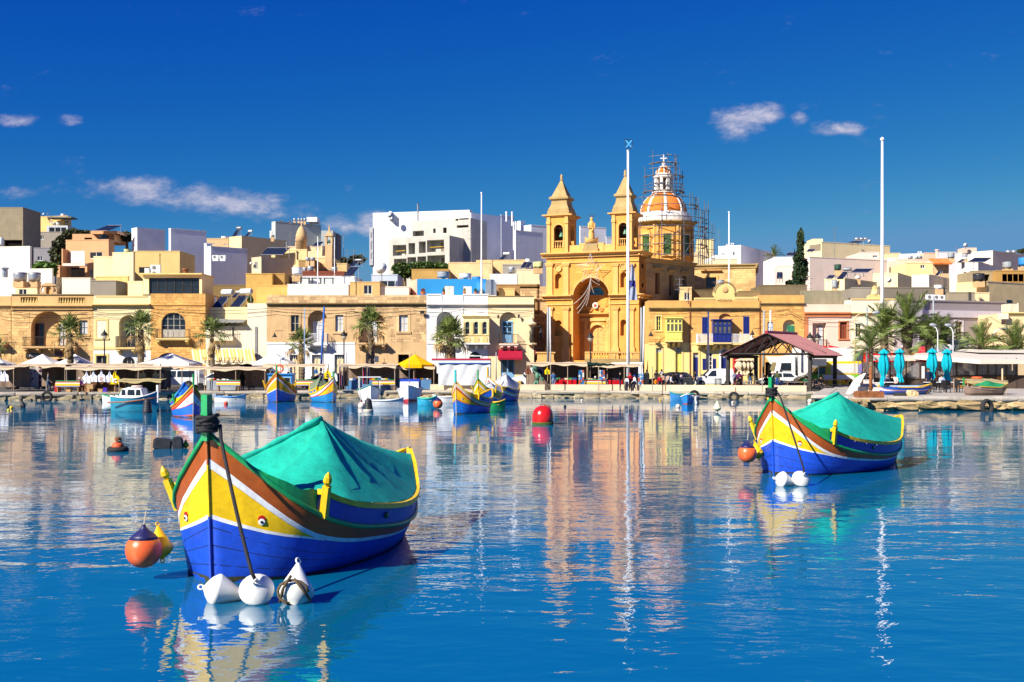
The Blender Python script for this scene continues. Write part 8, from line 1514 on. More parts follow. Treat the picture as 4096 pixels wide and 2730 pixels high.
b=MB();A,B=at('A',322,945,101.5),at('A',545,1212,101.5);b.grid(lambda u,v:(A.x+(B.x-A.x)*u,101.5+.04*math.sin(u*13),B.z+(A.z-B.z)*v),16,4);pt=tag(b.bd('patterned_tablecloth',clt('cream_print_cloth','b9aea4'),smooth=True),'large floral patterned tablecloth hung on the left stall','tablecloth');rr=random.Random(4);b=MB();[b.lathe([(0,0),(rr.uniform(.05,.10),0),(0,.01)],(A.x+(B.x-A.x)*u,101.44,B.z+(A.z-B.z)*v),6,axis=(0,-1,0))for u,v in[(rr.choice((.06,.13,.88,.94,rr.random())),rr.random())for _ in range(70)]];b.bd('floral_print',clt('wine_print','6a2c34'),pt)
def rack(t,x0,x1,y0,y1,Y,cols,lb_):
 A,B=at(t,x0,y0,Y),at(t,x1,y1,Y);th=TH('clothes_rack',lb_,'clothes rack',((A.x+B.x)/2,Y,QZ),0,'racks of clothes');b=MB();b.tube([(A.x,Y,A.z),(B.x,Y,A.z)],.025,5);[b.tube([(x,Y,QZ),(x,Y,A.z)],.025,5)for x in(A.x,B.x)];b.bd('frame',METAL,th);n_=len(cols)
 for i,c_ in enumerate(cols):
  xa=A.x+(B.x-A.x)*(i+.05)/n_;xb=A.x+(B.x-A.x)*(i+.98)/n_;b=MB();b.grid(lambda u,v:(xa+(xb-xa)*(u if v<.85 else .3+.4*u),Y+.1*math.sin(u*9+i),B.z+(A.z-B.z)*v),6,7);b.bd('garment',clt('garment_'+c_,c_),th,True)
rack('J',2005,2200,150,590,100.5,['a03040','c89ac0','3c3c60','50384a','2c2c48','b8a070'],'rack of patterned dresses right of the small yellow boat');rack('C',165,250,950,1170,99.5,['d82848','40386a','2a2c5a'],'rack of red and navy dresses behind the white motor boat')
BC=[pnt('bench_'+c_,c_)for c_ in('1f9a58','d02030','f2f0ea','f4c818','f4c818','8a94c0','e88a20')]
def bench(t,x0,x1,y0,y1,Y,lb_,last=None):
 A,B=at(t,x0,y0,Y),at(t,x1,y1,Y);th=TH('striped_bench',lb_,'bench',((A.x+B.x)/2,Y,QZ),0,'striped benches along the quay');zt=QZ+.98;n_=6
 for i in range(6):pc_('back_plank',BC[i]if not(last and i==5)else pnt('bench_blue','2a60b0'),th,((A.x+B.x)/2,Y-.02*(5-i)*-1,zt-.045-i*.088),(B.x-A.x,.04,.080))
 for i in range(3):pc_('seat_plank',BC[6],th,((A.x+B.x)/2,Y+.14+i*.13,QZ+.45),(B.x-A.x,.12,.05))
 for e in(.08,.92):x=A.x+(B.x-A.x)*e;b=MB();b.box(x-.04,x+.04,Y+.05,Y+.5,QZ,QZ+.42);b.box(x-.04,x+.04,Y+.085,Y+.13,QZ,zt-.05);b.bd('leg',WOOD,th)
for a in[('A',722,1040,1130,1205,96.5,'green, red, white and yellow striped bench beside the seated seller'),('A',1780,2100,1130,1200,98.6,'striped bench behind the teal cabin cruiser'),('B',540,850,1120,1195,99.2,'striped bench behind the white dinghy'),('B',1555,1850,1115,1190,100.2,'striped bench behind the small yellow boat'),('C',290,590,1115,1190,101,'striped bench behind the white motor boat'),('Q',835,1120,470,540,102.6,'striped bench in front of the red souvenir stall',1)]:bench(*a)
def tent(t,x0,x1,ytop,ye,Y,m,lb_,name='white_tent',val=.25,n4=4,pole=True,cat='parasol',group='white market tents'):
 A,B,T=at(t,x0,ye,Y),at(t,x1,ye,Y),at(t,(x0+x1)/2,ytop,Y);r_=(B.x-A.x)/2;c=V3(((A.x+B.x)/2,Y,0));th=TH(name,lb_,cat,(c.x,Y,QZ),0,group);q=math.sqrt(2)if n4==4 else 1.03;ph=R(45)if n4==4 else R(22.5);b=MB();H_=T.z-A.z;b.lathe([(r_*q,A.z-val),(r_*q,A.z),(r_*q*.66,A.z+H_*.30),(r_*q*.33,A.z+H_*.63),(.05,T.z)],c,n4,ph);b.bd('canopy',m,th)
 [rod('pole',WPOLE,th,(c.x+e*r_*.96,Y+g*r_*.96,QZ),(c.x+e*r_*.96,Y+g*r_*.96,A.z),.03)for e in(-1,1)for g in(-1,1)]if n4==4 else rod('pole',WPOLE,th,(c.x,Y,QZ),(c.x,Y,T.z+.15),.05)
for a in[('A',350,765,775,900,112,'white pyramid tent in front of the loggia house sign'),('A',765,1200,775,912,112,'white pyramid tent right of the first fan palm'),('A',-190,150,825,908,112,'white pyramid tent at the left edge'),('A',1912,2560,760,895,112,'white pyramid tent in front of the orange house'),('B',1060,1530,755,890,112,'white pyramid tent right of the striped awning')]:tent(*a[:6],TENT,a[6])
tent('C',595,1110,778,912,105,clt('yellow_parasol_cloth','f2b410'),'bright yellow market parasol','yellow_parasol',.3,8,group=None)
A,B=at('B',215,715,122.5),at('B',1055,868,120);sa=TH('striped_awning','cream and yellow striped awning lettered TIR-RIZZU','awning',(A.x,122.5,QZ));n_=34;SM=[clt('awning_cream','f4e6c4'),clt('awning_yellow','e9bf68'),clt('awning_pale','f0d89a')]
X0,X1=at('B',215,0,123.5).x,at('B',1025,0,123.5).x;Xa,Xb=at('B',235,0,120).x,at('B',1055,0,120).x;zt,zb_=WZ(ty('B',715),123.5),WZ(ty('B',862),120);zv=WZ(ty('B',905),120)
for i in range(n_):
 b=MB();u0,u1=i/n_,(i+1)/n_;L_=lambda a,c,u:a+(c-a)*u;b.add([(L_(X0,X1,u0),123.5,zt),(L_(X0,X1,u1),123.5,zt),(L_(Xa,Xb,u1),120,zb_),(L_(Xa,Xb,u0),120,zb_)],[(0,3,2,1)]);b.bd('stripe',SM[(0,1,2,1)[i%4]],sa)
b=MB();b.grid(lambda u,v:(L_(Xa,Xb,u),119.98-.03*math.sin(u*40),zb_-v*(zb_-zv)*(1+.12*math.sin(u*42))),60,1);b.bd('valance',SM[0],sa);text_part('lettering','TIR-RIZZU',mat('brown_letter',(.22,.11,.05)),sa,((Xa*.52+Xb*.48),119.93,zv+.12),.82,extrude=.004,sx=1.15)
# pavilion
RG=V3((22.8,102,5.82));rdv=V3((4.3,6.4,0)).normalized();gd_=V3((rdv.y,-rdv.x,0));PW,PL,ZE=4.5,7.7,3.78
pv=TH('pavilion','open pavilion with pink corrugated gable roof and dark timber posts','pavilion',(RG+rdv*PL/2+V3((0,0,-5.17))));ROOF=mat('pink_corrugated_roof',(.34,.15,.145),rough=.6,var=.18,scale=1.5,stain=.2);TIM=mat('dark_timber',(.035,.03,.028),rough=.7,var=.3)
for sd in(-1,1):
 def rf(u,v,dz=0.0):p=RG+rdv*(u*PL)+gd_*sd*PW*v;return(p.x,p.y,RG.z-(RG.z-ZE)*v+.035*math.sin(u*2*math.pi*34)+dz)
 b=MB();b.grid(lambda u,v:rf(u,v),136,2);b.grid(lambda u,v:rf(u,1-v,-.06),34,1);b.bd('roof_sheet',ROOF,pv)
b=MB();b.tube([RG+V3((0,0,.05)),RG+rdv*PL+V3((0,0,.05))],.16,6);b.bd('ridge_cap',pnt('red_ridge','9a2030'),pv)
zt=ZE+.15
for u in(.04,.5,.96):
 o=RG+rdv*PL*u;b=MB();L_,R_=o+gd_*-PW*.93,o+gd_*PW*.93
 for q in(L_,R_):q.z=zt-.02
 ap=V3((o.x,o.y,RG.z-.15));b.tube([L_,R_],.09,4);b.tube([L_,ap],.09,4);b.tube([ap,R_],.09,4)
 for e,g in((-.5,-.22),(-.22,0.0),(.22,0.0),(.5,.22),(-.62,-.5),(.62,.5)):
  p=o+gd_*PW*e;z1=RG.z-.15-(RG.z-ZE)*abs(g);q=o+gd_*PW*g;b.tube([(p.x,p.y,zt),(q.x,q.y,z1)],.055,4)
 b.bd('roof_truss',TIM,pv)
for sd in(-1,1):
 a,c=RG+gd_*sd*PW*.86,RG+rdv*PL+gd_*sd*PW*.86;b=MB();b.tube([(a.x,a.y,ZE-.12),(c.x,c.y,ZE-.12)],.14,4);b.bd('beam',TIM,pv)
 for u in(.06,.94):o=RG+rdv*PL*u+gd_*sd*PW*.86;pc_('post',TIM,pv,(o.x,o.y,(QZ+ZE)/2-.1),(.30,.30,ZE-QZ-.2),math.atan2(gd_.y,gd_.x))
TBL=mat('grey_brown_plank',(.30,.22,.16),rough=.85,var=.3,scale=5)
def picnic(t,x0,x1,ytab,Y,lb_,rz=0.0,z0=QZ):
 A,B=at(t,x0,ytab,Y),at(t,x1,ytab,Y);L_=B.x-A.x;th=TH('picnic_table',lb_,'table',((A.x+B.x)/2,Y,z0),rz,'picnic tables under the pavilion')
 for i in range(4):o=put('top_plank',unit_mesh('cube',TBL),th,True);o.location=(0,-.28+i*.19,.76);o.scale=(L_,.17,.05)
 for y in(-.75,.75):o=put('seat_plank',unit_mesh('cube',TBL),th,True);o.location=(0,y,.45);o.scale=(L_,.26,.05)
 for x in(-L_*.38,L_*.38):
  b=MB();b.box(x-.05,x+.05,-.85,.85,.36,.42);b.tube([(x,-.5,0),(x,-.25,.74)],.05,4);b.tube([(x,.5,0),(x,.25,.74)],.05,4);b.tube([(x,-.8,0),(x,-.75,.43)],.04,4);b.tube([(x,.8,0),(x,.75,.43)],.04,4);b.bd('leg_frame',TBL,th,lc=True)
picnic('E',805,1075,1130,106,'picnic table under the left side of the pavilion');picnic('E',1425,1720,1138,101,'picnic table at the front of the pavilion');picnic('E',1790,2000,1150,103.5,'picnic table beside the seated people in dark coats',.5);picnic('E',1090,1280,1130,108,'picnic table at the back of the pavilion')
def railing_run(t,xs,y0,Y0_,Y1_,lb_):
 th=None;pts=[]
 for i,x in enumerate(xs):Y=Y0_+(Y1_-Y0_)*i/(len(xs)-1);pts.append(V3((WX(tx(t,x),Y),Y,QZ)))
 th=TH('quay_railing',lb_,'railing',pts[0])
 for p in pts:rod('post',IRON,th,p,p+V3((0,0,1.05)),.03)
 for p,q in zip(pts,pts[1:]):rod('rail',IRON,th,p+V3((0,0,1.0)),q+V3((0,0,1.0)),.025);rod('rail',IRON,th,p+V3((0,0,.55)),q+V3((0,0,.55)),.02)
railing_run('P',[285,445,600,1010,1190,1270],0,97.2,101,'black iron railing in front of the pavilion and food truck')
# restaurant terrace on the right
RC=clt('restaurant_canopy','d8cec0');CLR=mat('clear_plastic_sheet',(.30,.28,.30),rough=.12,var=.2,alpha=.42,spec=.8,bump=.02);DKW=mat('dark_brown_frame',(.05,.03,.022),rough=.6)
rs_t=TH('restaurant_terrace','restaurant terrace with white canopy roof and clear plastic windows','restaurant',at('F',1600,1150,103));
def slab(t,pts,name,m,th,thick=.12):
 v=[at(t,x,y,Y)for x,y,Y in pts];b=MB();b.prism(v,(0,0,-thick));b.bd(name,m,th)
slab('F',[(335,815,101),(985,820,101),(985,790,109),(345,790,109)],'canopy',RC,rs_t,.3);slab('F',[(920,790,99.5),(1780,850,96),(2500,850,96),(2500,750,108),(1300,745,108),(925,765,104)],'canopy',RC,rs_t,.35);v=[at('F',1470,735,108),at('F',1760,755,104),at('F',2600,765,104),at('F',2600,700,112),at('F',1610,690,112)]
b=MB();b.add(v,[(0,1,4),(1,2,3,4)]);b.bd('ridge_canopy',RC,rs_t)
def glazed(t,xs,ytop,ybot,Ya,Yb,th):
 n_=len(xs)
 for i in range(n_-1):
  Y0_=Ya+(Yb-Ya)*i/(n_-1);Y1_=Ya+(Yb-Ya)*(i+1)/(n_-1);a,c=at(t,xs[i],ytop,Y0_),at(t,xs[i+1],ytop,Y1_);z0_,z1_=WZ(ty(t,ybot),Y0_),WZ(ty(t,ytop),Y0_);b=MB();b.grid(lambda u,v:(a.x+(c.x-a.x)*u,a.y+(c.y-a.y)*u+.03*math.sin(u*7+v*5+i),z0_+(z1_-z0_)*v),8,6);b.bd('plastic_window',CLR,th,True);rod('mullion',DKW,th,(a.x,a.y-.03,JZ),(a.x,a.y-.03,z1_+.3),.06);rod('sill',DKW,th,(a.x,a.y-.05,z0_),(c.x,c.y-.05,z0_),.07)
  b=MB();b.add([(a.x,a.y-.02,JZ),(c.x,c.y-.02,JZ),(c.x,c.y-.02,z0_),(a.x,a.y-.02,z0_)],[(0,1,2,3)]);b.bd('skirt_panel',mat('orange_plank',(.40,.17,.05),var=.3,scale=6)if i%3==1 else DKW,th)
glazed('F',[395,600,810,1020],875,1095,103,101,rs_t);glazed('F',[1210,1470,1740,1880,1985,2120,2250,2420],870,1060,99.5,97,rs_t)
A,B=at('F',395,880,106),at('F',2500,880,106);b=MB();b.box(A.x,B.x,111,111.2,JZ,A.z);b.box(A.x,A.x+.15,104,111,JZ,A.z);b.bd('back_wall',mat('restaurant_inside',(.12,.09,.08),var=.4),rs_t)
for x in(500,700,1350,1600,1950,2200):q=at('F',x,1050,106);pc_('inner_table',WHITE,rs_t,(q.x,106,JZ+.75),(1.2,.9,.06));pc_('inner_partition',DKW,rs_t,(q.x+.8,108,JZ+.7),(.1,1.2,1.4))
bx=at('F',1245,620,113);b=MB();b.box(at('F',1105,0,113).x,at('F',1390,0,113).x,112,114,3.6,WZ(ty('F',620),113));tag(b.bd('roof_kiosk',WOOD),'brown timber box above the restaurant canopy','kiosk');p=at('F',1285,712,110);b=MB();b.lathe([(0,-.85),(.45,-.85),(.5,-.6),(.5,.6),(.45,.85),(0,.85)],p,16,axis=(1,0,0));b.lathe([(.2,0),(.2,.6),(0,.6)],p,10);tag(b.bd('plastic_tank',WTK,smooth=True),'white horizontal tank on the restaurant roof','water tank')
p=at('F',1450,650,112);b=MB();b.box(p.x-.8,p.x+1.0,111,113,3.8,p.z+.3);b.box(p.x-1.0,p.x+1.2,110.8,113.2,p.z+.3,p.z+.42);tag(b.bd('roof_shed',GRT),'small grey shed on the restaurant roof','shed')
TEAL=clt('teal_parasol_cloth','14a8bc')
def cps(t,x,y0,y1,Y,r_,m,lb_,z0=JZ,group='closed teal parasols'):
 p,q=at(t,x,y0,Y),at(t,x,y1,Y);h_=p.z-q.z;th=TH('closed_parasol',lb_,'parasol',(p.x,Y,z0),0,group);b=MB();n_=24
 pr=[(.75,0),(.82,.03),(.60,.14),(.42,.27),(.52,.31),(.92,.5),(.85,.65),(.6,.82),(.52,.88),(.95,.86),(.7,.92),(.3,.97),(.05,1.0)]
 def fn(u,v):i=min(len(pr)-2,int(v*(len(pr)-1)));f_=v*(len(pr)-1)-i;rr_=pr[i][0]+(pr[i+1][0]-pr[i][0])*f_;zz=pr[i][1]+(pr[i+1][1]-pr[i][1])*f_;a=u*2*math.pi;rr_*=r_*(1+.22*math.sin(a*7+v*4));return(p.x+rr_*math.cos(a),Y+rr_*math.sin(a),q.z+h_*zz)
 b.grid(fn,42,24,True);b.bd('folded_cloth',m,th,True);b=MB();b.tube([(p.x,Y,z0),(p.x,Y,p.z+.12)],.04,6);b.bd('pole',WPOLE,th);b=MB();b.lathe([(.3,0),(.3,.1),(.06,.14)],(p.x,Y,z0),10);b.bd('base',STEEL,th)
for a in[(520,705,1195,92,'closed teal parasol, first from the left'),(725,700,1145,96,'closed teal parasol, second from the left'),(1152,697,1150,94,'closed teal parasol, third from the left'),(1345,705,1142,96,'closed teal parasol, rightmost of four')]:cps('F',a[0],a[1],a[2],a[3],.42,TEAL,a[4])
for i,(x,y0,y1)in enumerate(((865,830,1050),(965,830,1060))):cps('E',x,y0,y1,113,.62,BEIGE,('left' if i==0 else 'right')+' closed beige parasol behind the pavilion post',QZ,'closed beige parasols')
def chair(p,rz,lb_,m=BLACK):
 th=TH('terrace_chair',lb_,'chair',p,rz,'dark terrace chairs');piece_=lambda nm,c,s:[setattr(o,'location',c)or setattr(o,'scale',s)for o in[put(nm,unit_mesh('cube',m),th,True)]]
 piece_('seat',(0,0,.45),(.45,.45,.04));piece_('backrest',(0,.22,.72),(.45,.03,.4))
 for x in(-.2,.2):
  for y in(-.2,.2):piece_('leg',(x,y,.22),(.035,.035,.45))
LAB=['first','second','third','fourth','fifth','sixth','seventh','eighth','ninth']
for i,(x,y,a)in enumerate(((600,1255,.3),(1130,1270,2.8),(1190,1280,.2),(1300,1275,3.0),(1390,1280,.4),(1470,1275,2.9),(1530,1270,.1),(680,1240,2.9))):v=ground('F',x,y,JZ);chair((v.x,v.y,JZ),a,'dark terrace chair, '+LAB[i]+' in the group in front of the restaurant')
for i,x in enumerate((640,1160,1340,1500)):
 v=ground('F',x,1272,JZ);th=TH('terrace_table',LAB[i]+' white-topped terrace table from the left before the restaurant','table',(v.x,v.y+.5,JZ),0,'terrace tables');pc_('top',WHITE,th,(v.x,v.y+.5,JZ+.74),(.8,.8,.04));rod('stem',BLACK,th,(v.x,v.y+.5,JZ),(v.x,v.y+.5,JZ+.72),.05)
p=ground('F',1030,1100,JZ);p=at('F',1030,1100,95);mb=TH('menu_board','brown framed menu board at the restaurant door','menu board',(p.x,95,JZ));pc_('frame',DKW,mb,(p.x,95,at('F',1030,1030,95).z),(.55,.1,1.5));pc_('menu_sheet',WHITE,mb,(p.x,94.94,at('F',1030,1030,95).z+.1),(.24,.02,1.0));rod('leg',DKW,mb,(p.x,95,JZ),(p.x,95,JZ+1),.06)
FOAM=mat('foam_box',(.72,.66,.60),rough=.8,var=.15,scale=4)
for i,(x,y,w_,h_)in enumerate(((270,1185,120,45),(390,1180,110,50),(250,1235,110,50),(350,1235,90,45),(420,1240,90,40),(300,1140,130,40))):p=at('F',x,y,84-.2*i);k=84*.3061/FPX;b=MB();b.box(-w_*k/2,w_*k/2,-.3,.3,-h_*k/2,h_*k/2);b.box(-w_*k/2-.02,w_*k/2+.02,-.32,.32,h_*k/2,h_*k/2+.06);o=b.bd('foam_box',FOAM);o.location=(p.x,p.y,p.z);o.rotation_euler=(0,0,.1*(i%3-1));tag(o,('upper left','upper right','lower left','middle','lower right','topmost')[i]+' white foam fish box in the pile on the jetty','box','foam fish boxes')
A,B=at('F',90,1295,82),at('F',225,1060,83);d_=B-A;b=MB();s=V3((.35,0,.2));b.prism([A-s,A+s,B+s,B-s],(0,.5,0));o=tag(b.bd('foam_bundle',FOAM),'long bundle of white foam boxes leaning on the jetty','bundle');b=MB();[b.tube([A.lerp(B,q)-s*1.02+V3((0,-.01,0)),A.lerp(B,q)+s*1.02+V3((0,-.01,0))],.015,4)for q in(.2,.45,.7,.9)];b.bd('lashing',BRR,o)
p=ground('F',360,1350,JZ);b=MB();k=p.y*.3061/FPX;w_=330*k;b.box(p.x-w_/2,p.x+w_/2,p.y,p.y+1.2,JZ+.02,JZ+.1);[b.box(p.x-w_/2,p.x+w_/2,y,y+.06,JZ+.1,JZ+.42)for y in(p.y,p.y+1.14)];[b.box(x,x+.06,p.y+.06,p.y+1.14,JZ+.1,JZ+.42)for x in(p.x-w_/2,p.x+w_/2-.06)];tag(b.bd('rusty_tray',RUST),'rusty iron tray at the edge of the jetty','tray')
ash=luzzu('blue and yellow striped boat hauled out on the jetty',(ground('F',520,1310,JZ).x,80.5,JZ+.1),R(8),L=4.1,scale=.85,tarp=None,c=dict(bottom='2058b8',panel='eeeeee',stripe='c03040',band='eef0f2',strake='2058b8',wash='2050b0',rail='f0c020',stem='f0c020'),zk=(1.0,.72,.6,.5,.48,.5,.72),bk=(0,.3,.5,.6,.55,.4,0),rope=False,eyes=False,posts=False,group='painted fishing boats by the quay',stem_h=.2);ash.scale=(.95,.85,.5)
p=at('F',855,1285,83);k=83*.3061/FPX;bc=TH('pale_blue_locker','pale blue locker with dark cover behind the hauled-out boat','locker',(p.x,83,JZ));b=MB();b.box(at('F',670,0,83).x,at('F',1040,0,83).x,83,84.2,JZ,WZ(ty('F',1188),83));b.bd('case',WOODP('pale_blue_locker','a8cdf0'),bc);b=MB();b.prism([at('F',1030,1165,82.9),at('F',1080,1165,82.9),at('F',1125,1285,82.9),at('F',1030,1285,82.9)],(0,1.3,0));b.bd('dark_cover',clt('dark_cover','3a4250'),bc)
ab_=luzzu('brown-grey boat with green tarpaulin hauled out under an olive awning',(ground('O',1180,1050,JZ).x,79,JZ+.1),R(12),L=4.6,scale=.75,tarp='green',c=dict(bottom='8a7468',panel='8a7468',stripe='9a8478',band='8a7468',strake='a08a7a',wash='7a685e',rail='e0b820',stem='1f9a50'),zk=(1.15,.9,.75,.62,.55,.5,.7),bk=(0,.4,.6,.7,.66,.45,0),rope=False,eyes=False,posts=False,tarp_top=1.75,stem_h=1.0,group='painted fishing boats by the quay');ab_.scale=(.72,.75,.52)
th=stall('olive awning stretched over the hauled-out boat','O',1265,2050,770,81,2.6,KHAKI,seed=31,back=False,posts=3,name='awning_frame');lifebuoy('lifebuoy',None,(at('O',1495,735,81.5).x,81.8,at('O',1495,735,81.5).z+.05),.3,.08,ORG,False,'z');tag(bpy.data.objects['lifebuoy.001']if 'lifebuoy.001' in bpy.data.objects else bpy.data.objects['lifebuoy'],'orange lifebuoy lying on the olive awning','lifebuoy')
for i,(x,y,w_)in enumerate(((900,1290,110),(940,1320,90))):p=ground('F',x,1330,JZ);k=p.y*.3061/FPX;o=put('foam_block',ROCKS[i]);o.location=(p.x,p.y+.3,JZ+w_*k*.35);o.scale=(w_*k,.5,w_*k*.75);o.material_slots[0].link='OBJECT';o.material_slots[0].material=mat('cream_foam',(.68,.50,.26),var=.15);tag(o,('upper' if i==0 else 'lower')+' cream foam block before the hauled-out boat','foam block','foam blocks')
p=ground('F',780,1325,JZ);tyre((p.x,p.y+.2,JZ+.1),(0,0,1),'tyre lying flat beside the foam blocks',.5,.12)
for i,(x,y,w_,h_,m_)in enumerate(((970,1190,52,70,CARD),(900,1250,60,45,CARD),(1180,1215,90,60,CARD),(1150,1250,60,40,CARD),(1320,1250,60,40,CARD),(1380,1250,45,55,pnt('violet_bucket','4a2ab0')),(1590,1250,60,50,CARD),(1640,1250,40,35,CARD),(1700,1200,70,40,CARD),(755,1252,60,110,pnt('red_board','b01c28')))):
 p=at('A',x,y,96.9);k=96.9*.3061/FPX;z=QZ if y>=1240 else QZ+max(0,(1255-y)*k);b=MB();b.box(p.x-w_*k/2,p.x+w_*k/2,96.7,97.1,z,z+h_*k);b.box(p.x-w_*k/2-.01,p.x,96.68,97.12,z+h_*k,z+h_*k+.02);tag(b.bd('crate',m_),('cardboard box on the bench','open box under the bench','large box beside the seated seller','low box beside the seated seller','box under the third apron','violet bucket under the aprons','box left of the linen stall','small box at the linen stall','box on the linen stall ledge','red board leaning left of the first bench')[i],'box' if i not in(5,9)else('bucket','board')[i==9],'boxes and bins by the stalls')
def postbin(t,x,y0,y1,Y,lb_,m=STEEL):
 p,q=at(t,x,y0,Y),at(t,x,y1,Y);th=TH('litter_bin',lb_,'bin',(p.x,Y,QZ),0,'litter bins');b=MB();h_=p.z-QZ;[b.tube([(p.x+.3*math.cos(a),Y+.3*math.sin(a),QZ),(p.x+.3*math.cos(a),Y+.3*math.sin(a),QZ+h_)],.025,4)for a in[i*.45 for i in range(14)]];b.bd('slats',m,th);b=MB();b.lathe([(.33,h_-.06),(.35,h_),(.33,h_+.03)],(p.x,Y,QZ),14);b.bd('rim',m,th)
postbin('E',562,1098,1195,107,'slatted grey litter bin in front of the white van');postbin('E',925,1140,1190,110,'slatted litter bin under the pavilion')
def postcards(t,x,y0,y1,Y,lb_,m):
 p,q=at(t,x,y0,Y),at(t,x,y1,Y);th=TH('postcard_rack',lb_,'rack',(p.x,Y,QZ),0,'postcard racks');rod('stem',METAL,th,(p.x,Y,QZ),(p.x,Y,p.z),.04);rr=random.Random(x);n_=6;ms=[pnt('card_%d'%i,c_)for i,c_ in enumerate(('3f7fd0','e8e4d8','78b0e0','c86040','2a6a9a'))]
 for i in range(n_):
  for j in range(3):pc_('card',ms[rr.randrange(5)],th,(p.x-.17+j*.17,Y-.12+.04*(j%2),q.z+(p.z-q.z)*(i+.5)/n_),(.15,.02,(p.z-q.z)/n_*.85))
postcards('Q',800,330,520,102.5,'revolving postcard rack left of the striped bench',0);postcards('Q',1070,330,460,102.6,'revolving postcard rack behind the seated man',0);postcards('Q',1575,375,535,103,'blue postcard stand right of the flagpole',0)
p=at('Q',1630,460,103);th=TH('blackboard','black sign board beside the blue postcard stand','board',(p.x,103,QZ));pc_('panel',BLACK,th,(p.x,103,QZ+.8),(.75,.06,1.35));pc_('foot',BLACK,th,(p.x,103.1,QZ+.06),(.6,.4,.1))
p=at('C',1985,1180,103);b=MB();rr=random.Random(3);[b.tube([(p.x+rr.uniform(-1.8,1.8),103+rr.uniform(-.4,.4),QZ+.52+rr.uniform(.02,.22))for _ in range(6)],.06,5)for _ in range(12)];tag(b.bd('yellow_net_pile',mat('yellow_net',(.72,.42,.02),rough=.9,var=.3,scale=8)),'pile of yellow fishing net on the low wall','net')
p=at('E',820,830,116);pb_=TH('phone_box','red telephone box behind the left pavilion post','phone box',(p.x,116,QZ));z=p.z;pc_('frame',pnt('phone_red','c01820'),pb_,(p.x,116,(QZ+z)/2),(.9,.9,z-QZ));pc_('roof',pnt('phone_red','c01820'),pb_,(p.x,116,z+.08),(1.0,1.0,.16));[pc_('pane',GLASS,pb_,(p.x-.2+.4*i,115.545,QZ+.5+j*.42),(.34,.02,.36))for i in(0,1)for j in range(4)]
p=at('Q',220,530,101.9);bs=TH('bronze_statue','green bronze fisherman statue carrying a basket at the low wall','statue',(p.x,102.9,QZ));b=MB();X=p.x;Yy=102.9;b.tube([(X-.3,Yy,QZ+.02),(X-.22,Yy,QZ+.5),(X+.05,Yy,QZ+.95)],[.10,.1,.15],8);b.tube([(X+.22,Yy,QZ+.02),(X+.12,Yy,QZ+.5),(X+.05,Yy,QZ+.95)],[.1,.1,.15],8);b.tube([(X+.05,Yy,QZ+.9),(X+.08,Yy,QZ+1.3),(X,Yy,QZ+1.6)],[.18,.22,.14],8);b.tube([(X-.2,Yy,QZ+1.5),(X-.35,Yy-.1,QZ+1.75),(X-.1,Yy-.1,QZ+1.9)],[.09,.07,.05],6);b.tube([(X+.2,Yy,QZ+1.45),(X+.5,Yy-.1,QZ+1.1)],[.09,.06],6);b.lathe([(0,-.15),(.1,-.1),(.13,0),(.1,.12),(0,.16)],(X-.08,Yy,QZ+1.75),8);b.bd('figure',BRONZE,bs,True);b=MB();b.lathe([(.2,-.1),(.26,0),(.26,.2),(.2,.22)],(X-.15,Yy-.05,QZ+1.95),10);b.bd('basket',BRONZE,bs);b=MB();b.lathe([(.14,0),(.2,.3),(.1,.34)],(X+.5,Yy-.1,QZ+.8),8);b.bd('hand_basket',BRONZE,bs)
for i,(t,x,y0,y1,lab)in enumerate((('Q',400,265,610,'wooden pole at the gap in the low wall'),('Q',1028,285,615,'wooden pole in front of the striped bench before the church'),('Q',1730,285,620,'wooden pole beside the school children'),('Q',1900,500,720,'rusty mooring post below the school children'),('A',608,1120,1255,'pole beside the man in the grey sweater'),('A',1122,1140,1310,'rusty pole below the first apron'),('A',1510,1150,1290,'rusty pole below the yellow apron'),('E',793,1210,1340,'rusty iron bar on the quay below the pavilion'),('E',1140,1030,1385,'thin grey pole before the pavilion'))):
 Y=quay_y(at(t,x,y1,98).x)+(.2 if y1<700 or t!='Q' else .1);Y=max(Y,93);p,q=at(t,x,y0,Y),at(t,x,y1,Y);b=MB();b.tube([q,p],.045,6);tag(b.bd('mooring_post',RUST if 'rusty' in lab else WPOLE),lab,'post','poles along the quay edge')
# vehicles
TYRE=UNIT
def wheel(th,x,y,r_,w_=.2):
 key=('wheel',round(r_,2))
 if key not in UNIT:
  b=MB();b.lathe([(r_*.62,-w_/2),(r_*.94,-w_/2),(r_,-w_/4),(r_,w_/4),(r_*.94,w_/2),(r_*.62,w_/2)],(0,0,0),20,axis=(0,1,0));t_=b.mesh('tyre',RUBBER,True)
  b=MB();b.lathe([(0,-.03),(r_*.62,-.02),(r_*.66,.0),(r_*.6,.03),(0,.02)],(0,0,0),16,axis=(0,1,0));[b.tube([(0,s*w_*.5,0),(r_*.6*math.cos(a),s*w_*.48,r_*.6*math.sin(a))],.035,4)for s in(-1,1)for a in[i*1.2566 for i in range(5)]];UNIT[key]=(t_,b.mesh('rim',METAL))
 o=put('wheel',UNIT[key][0],th,True);o.location=(x,y,r_);q=put('rim',UNIT[key][1],o,True)
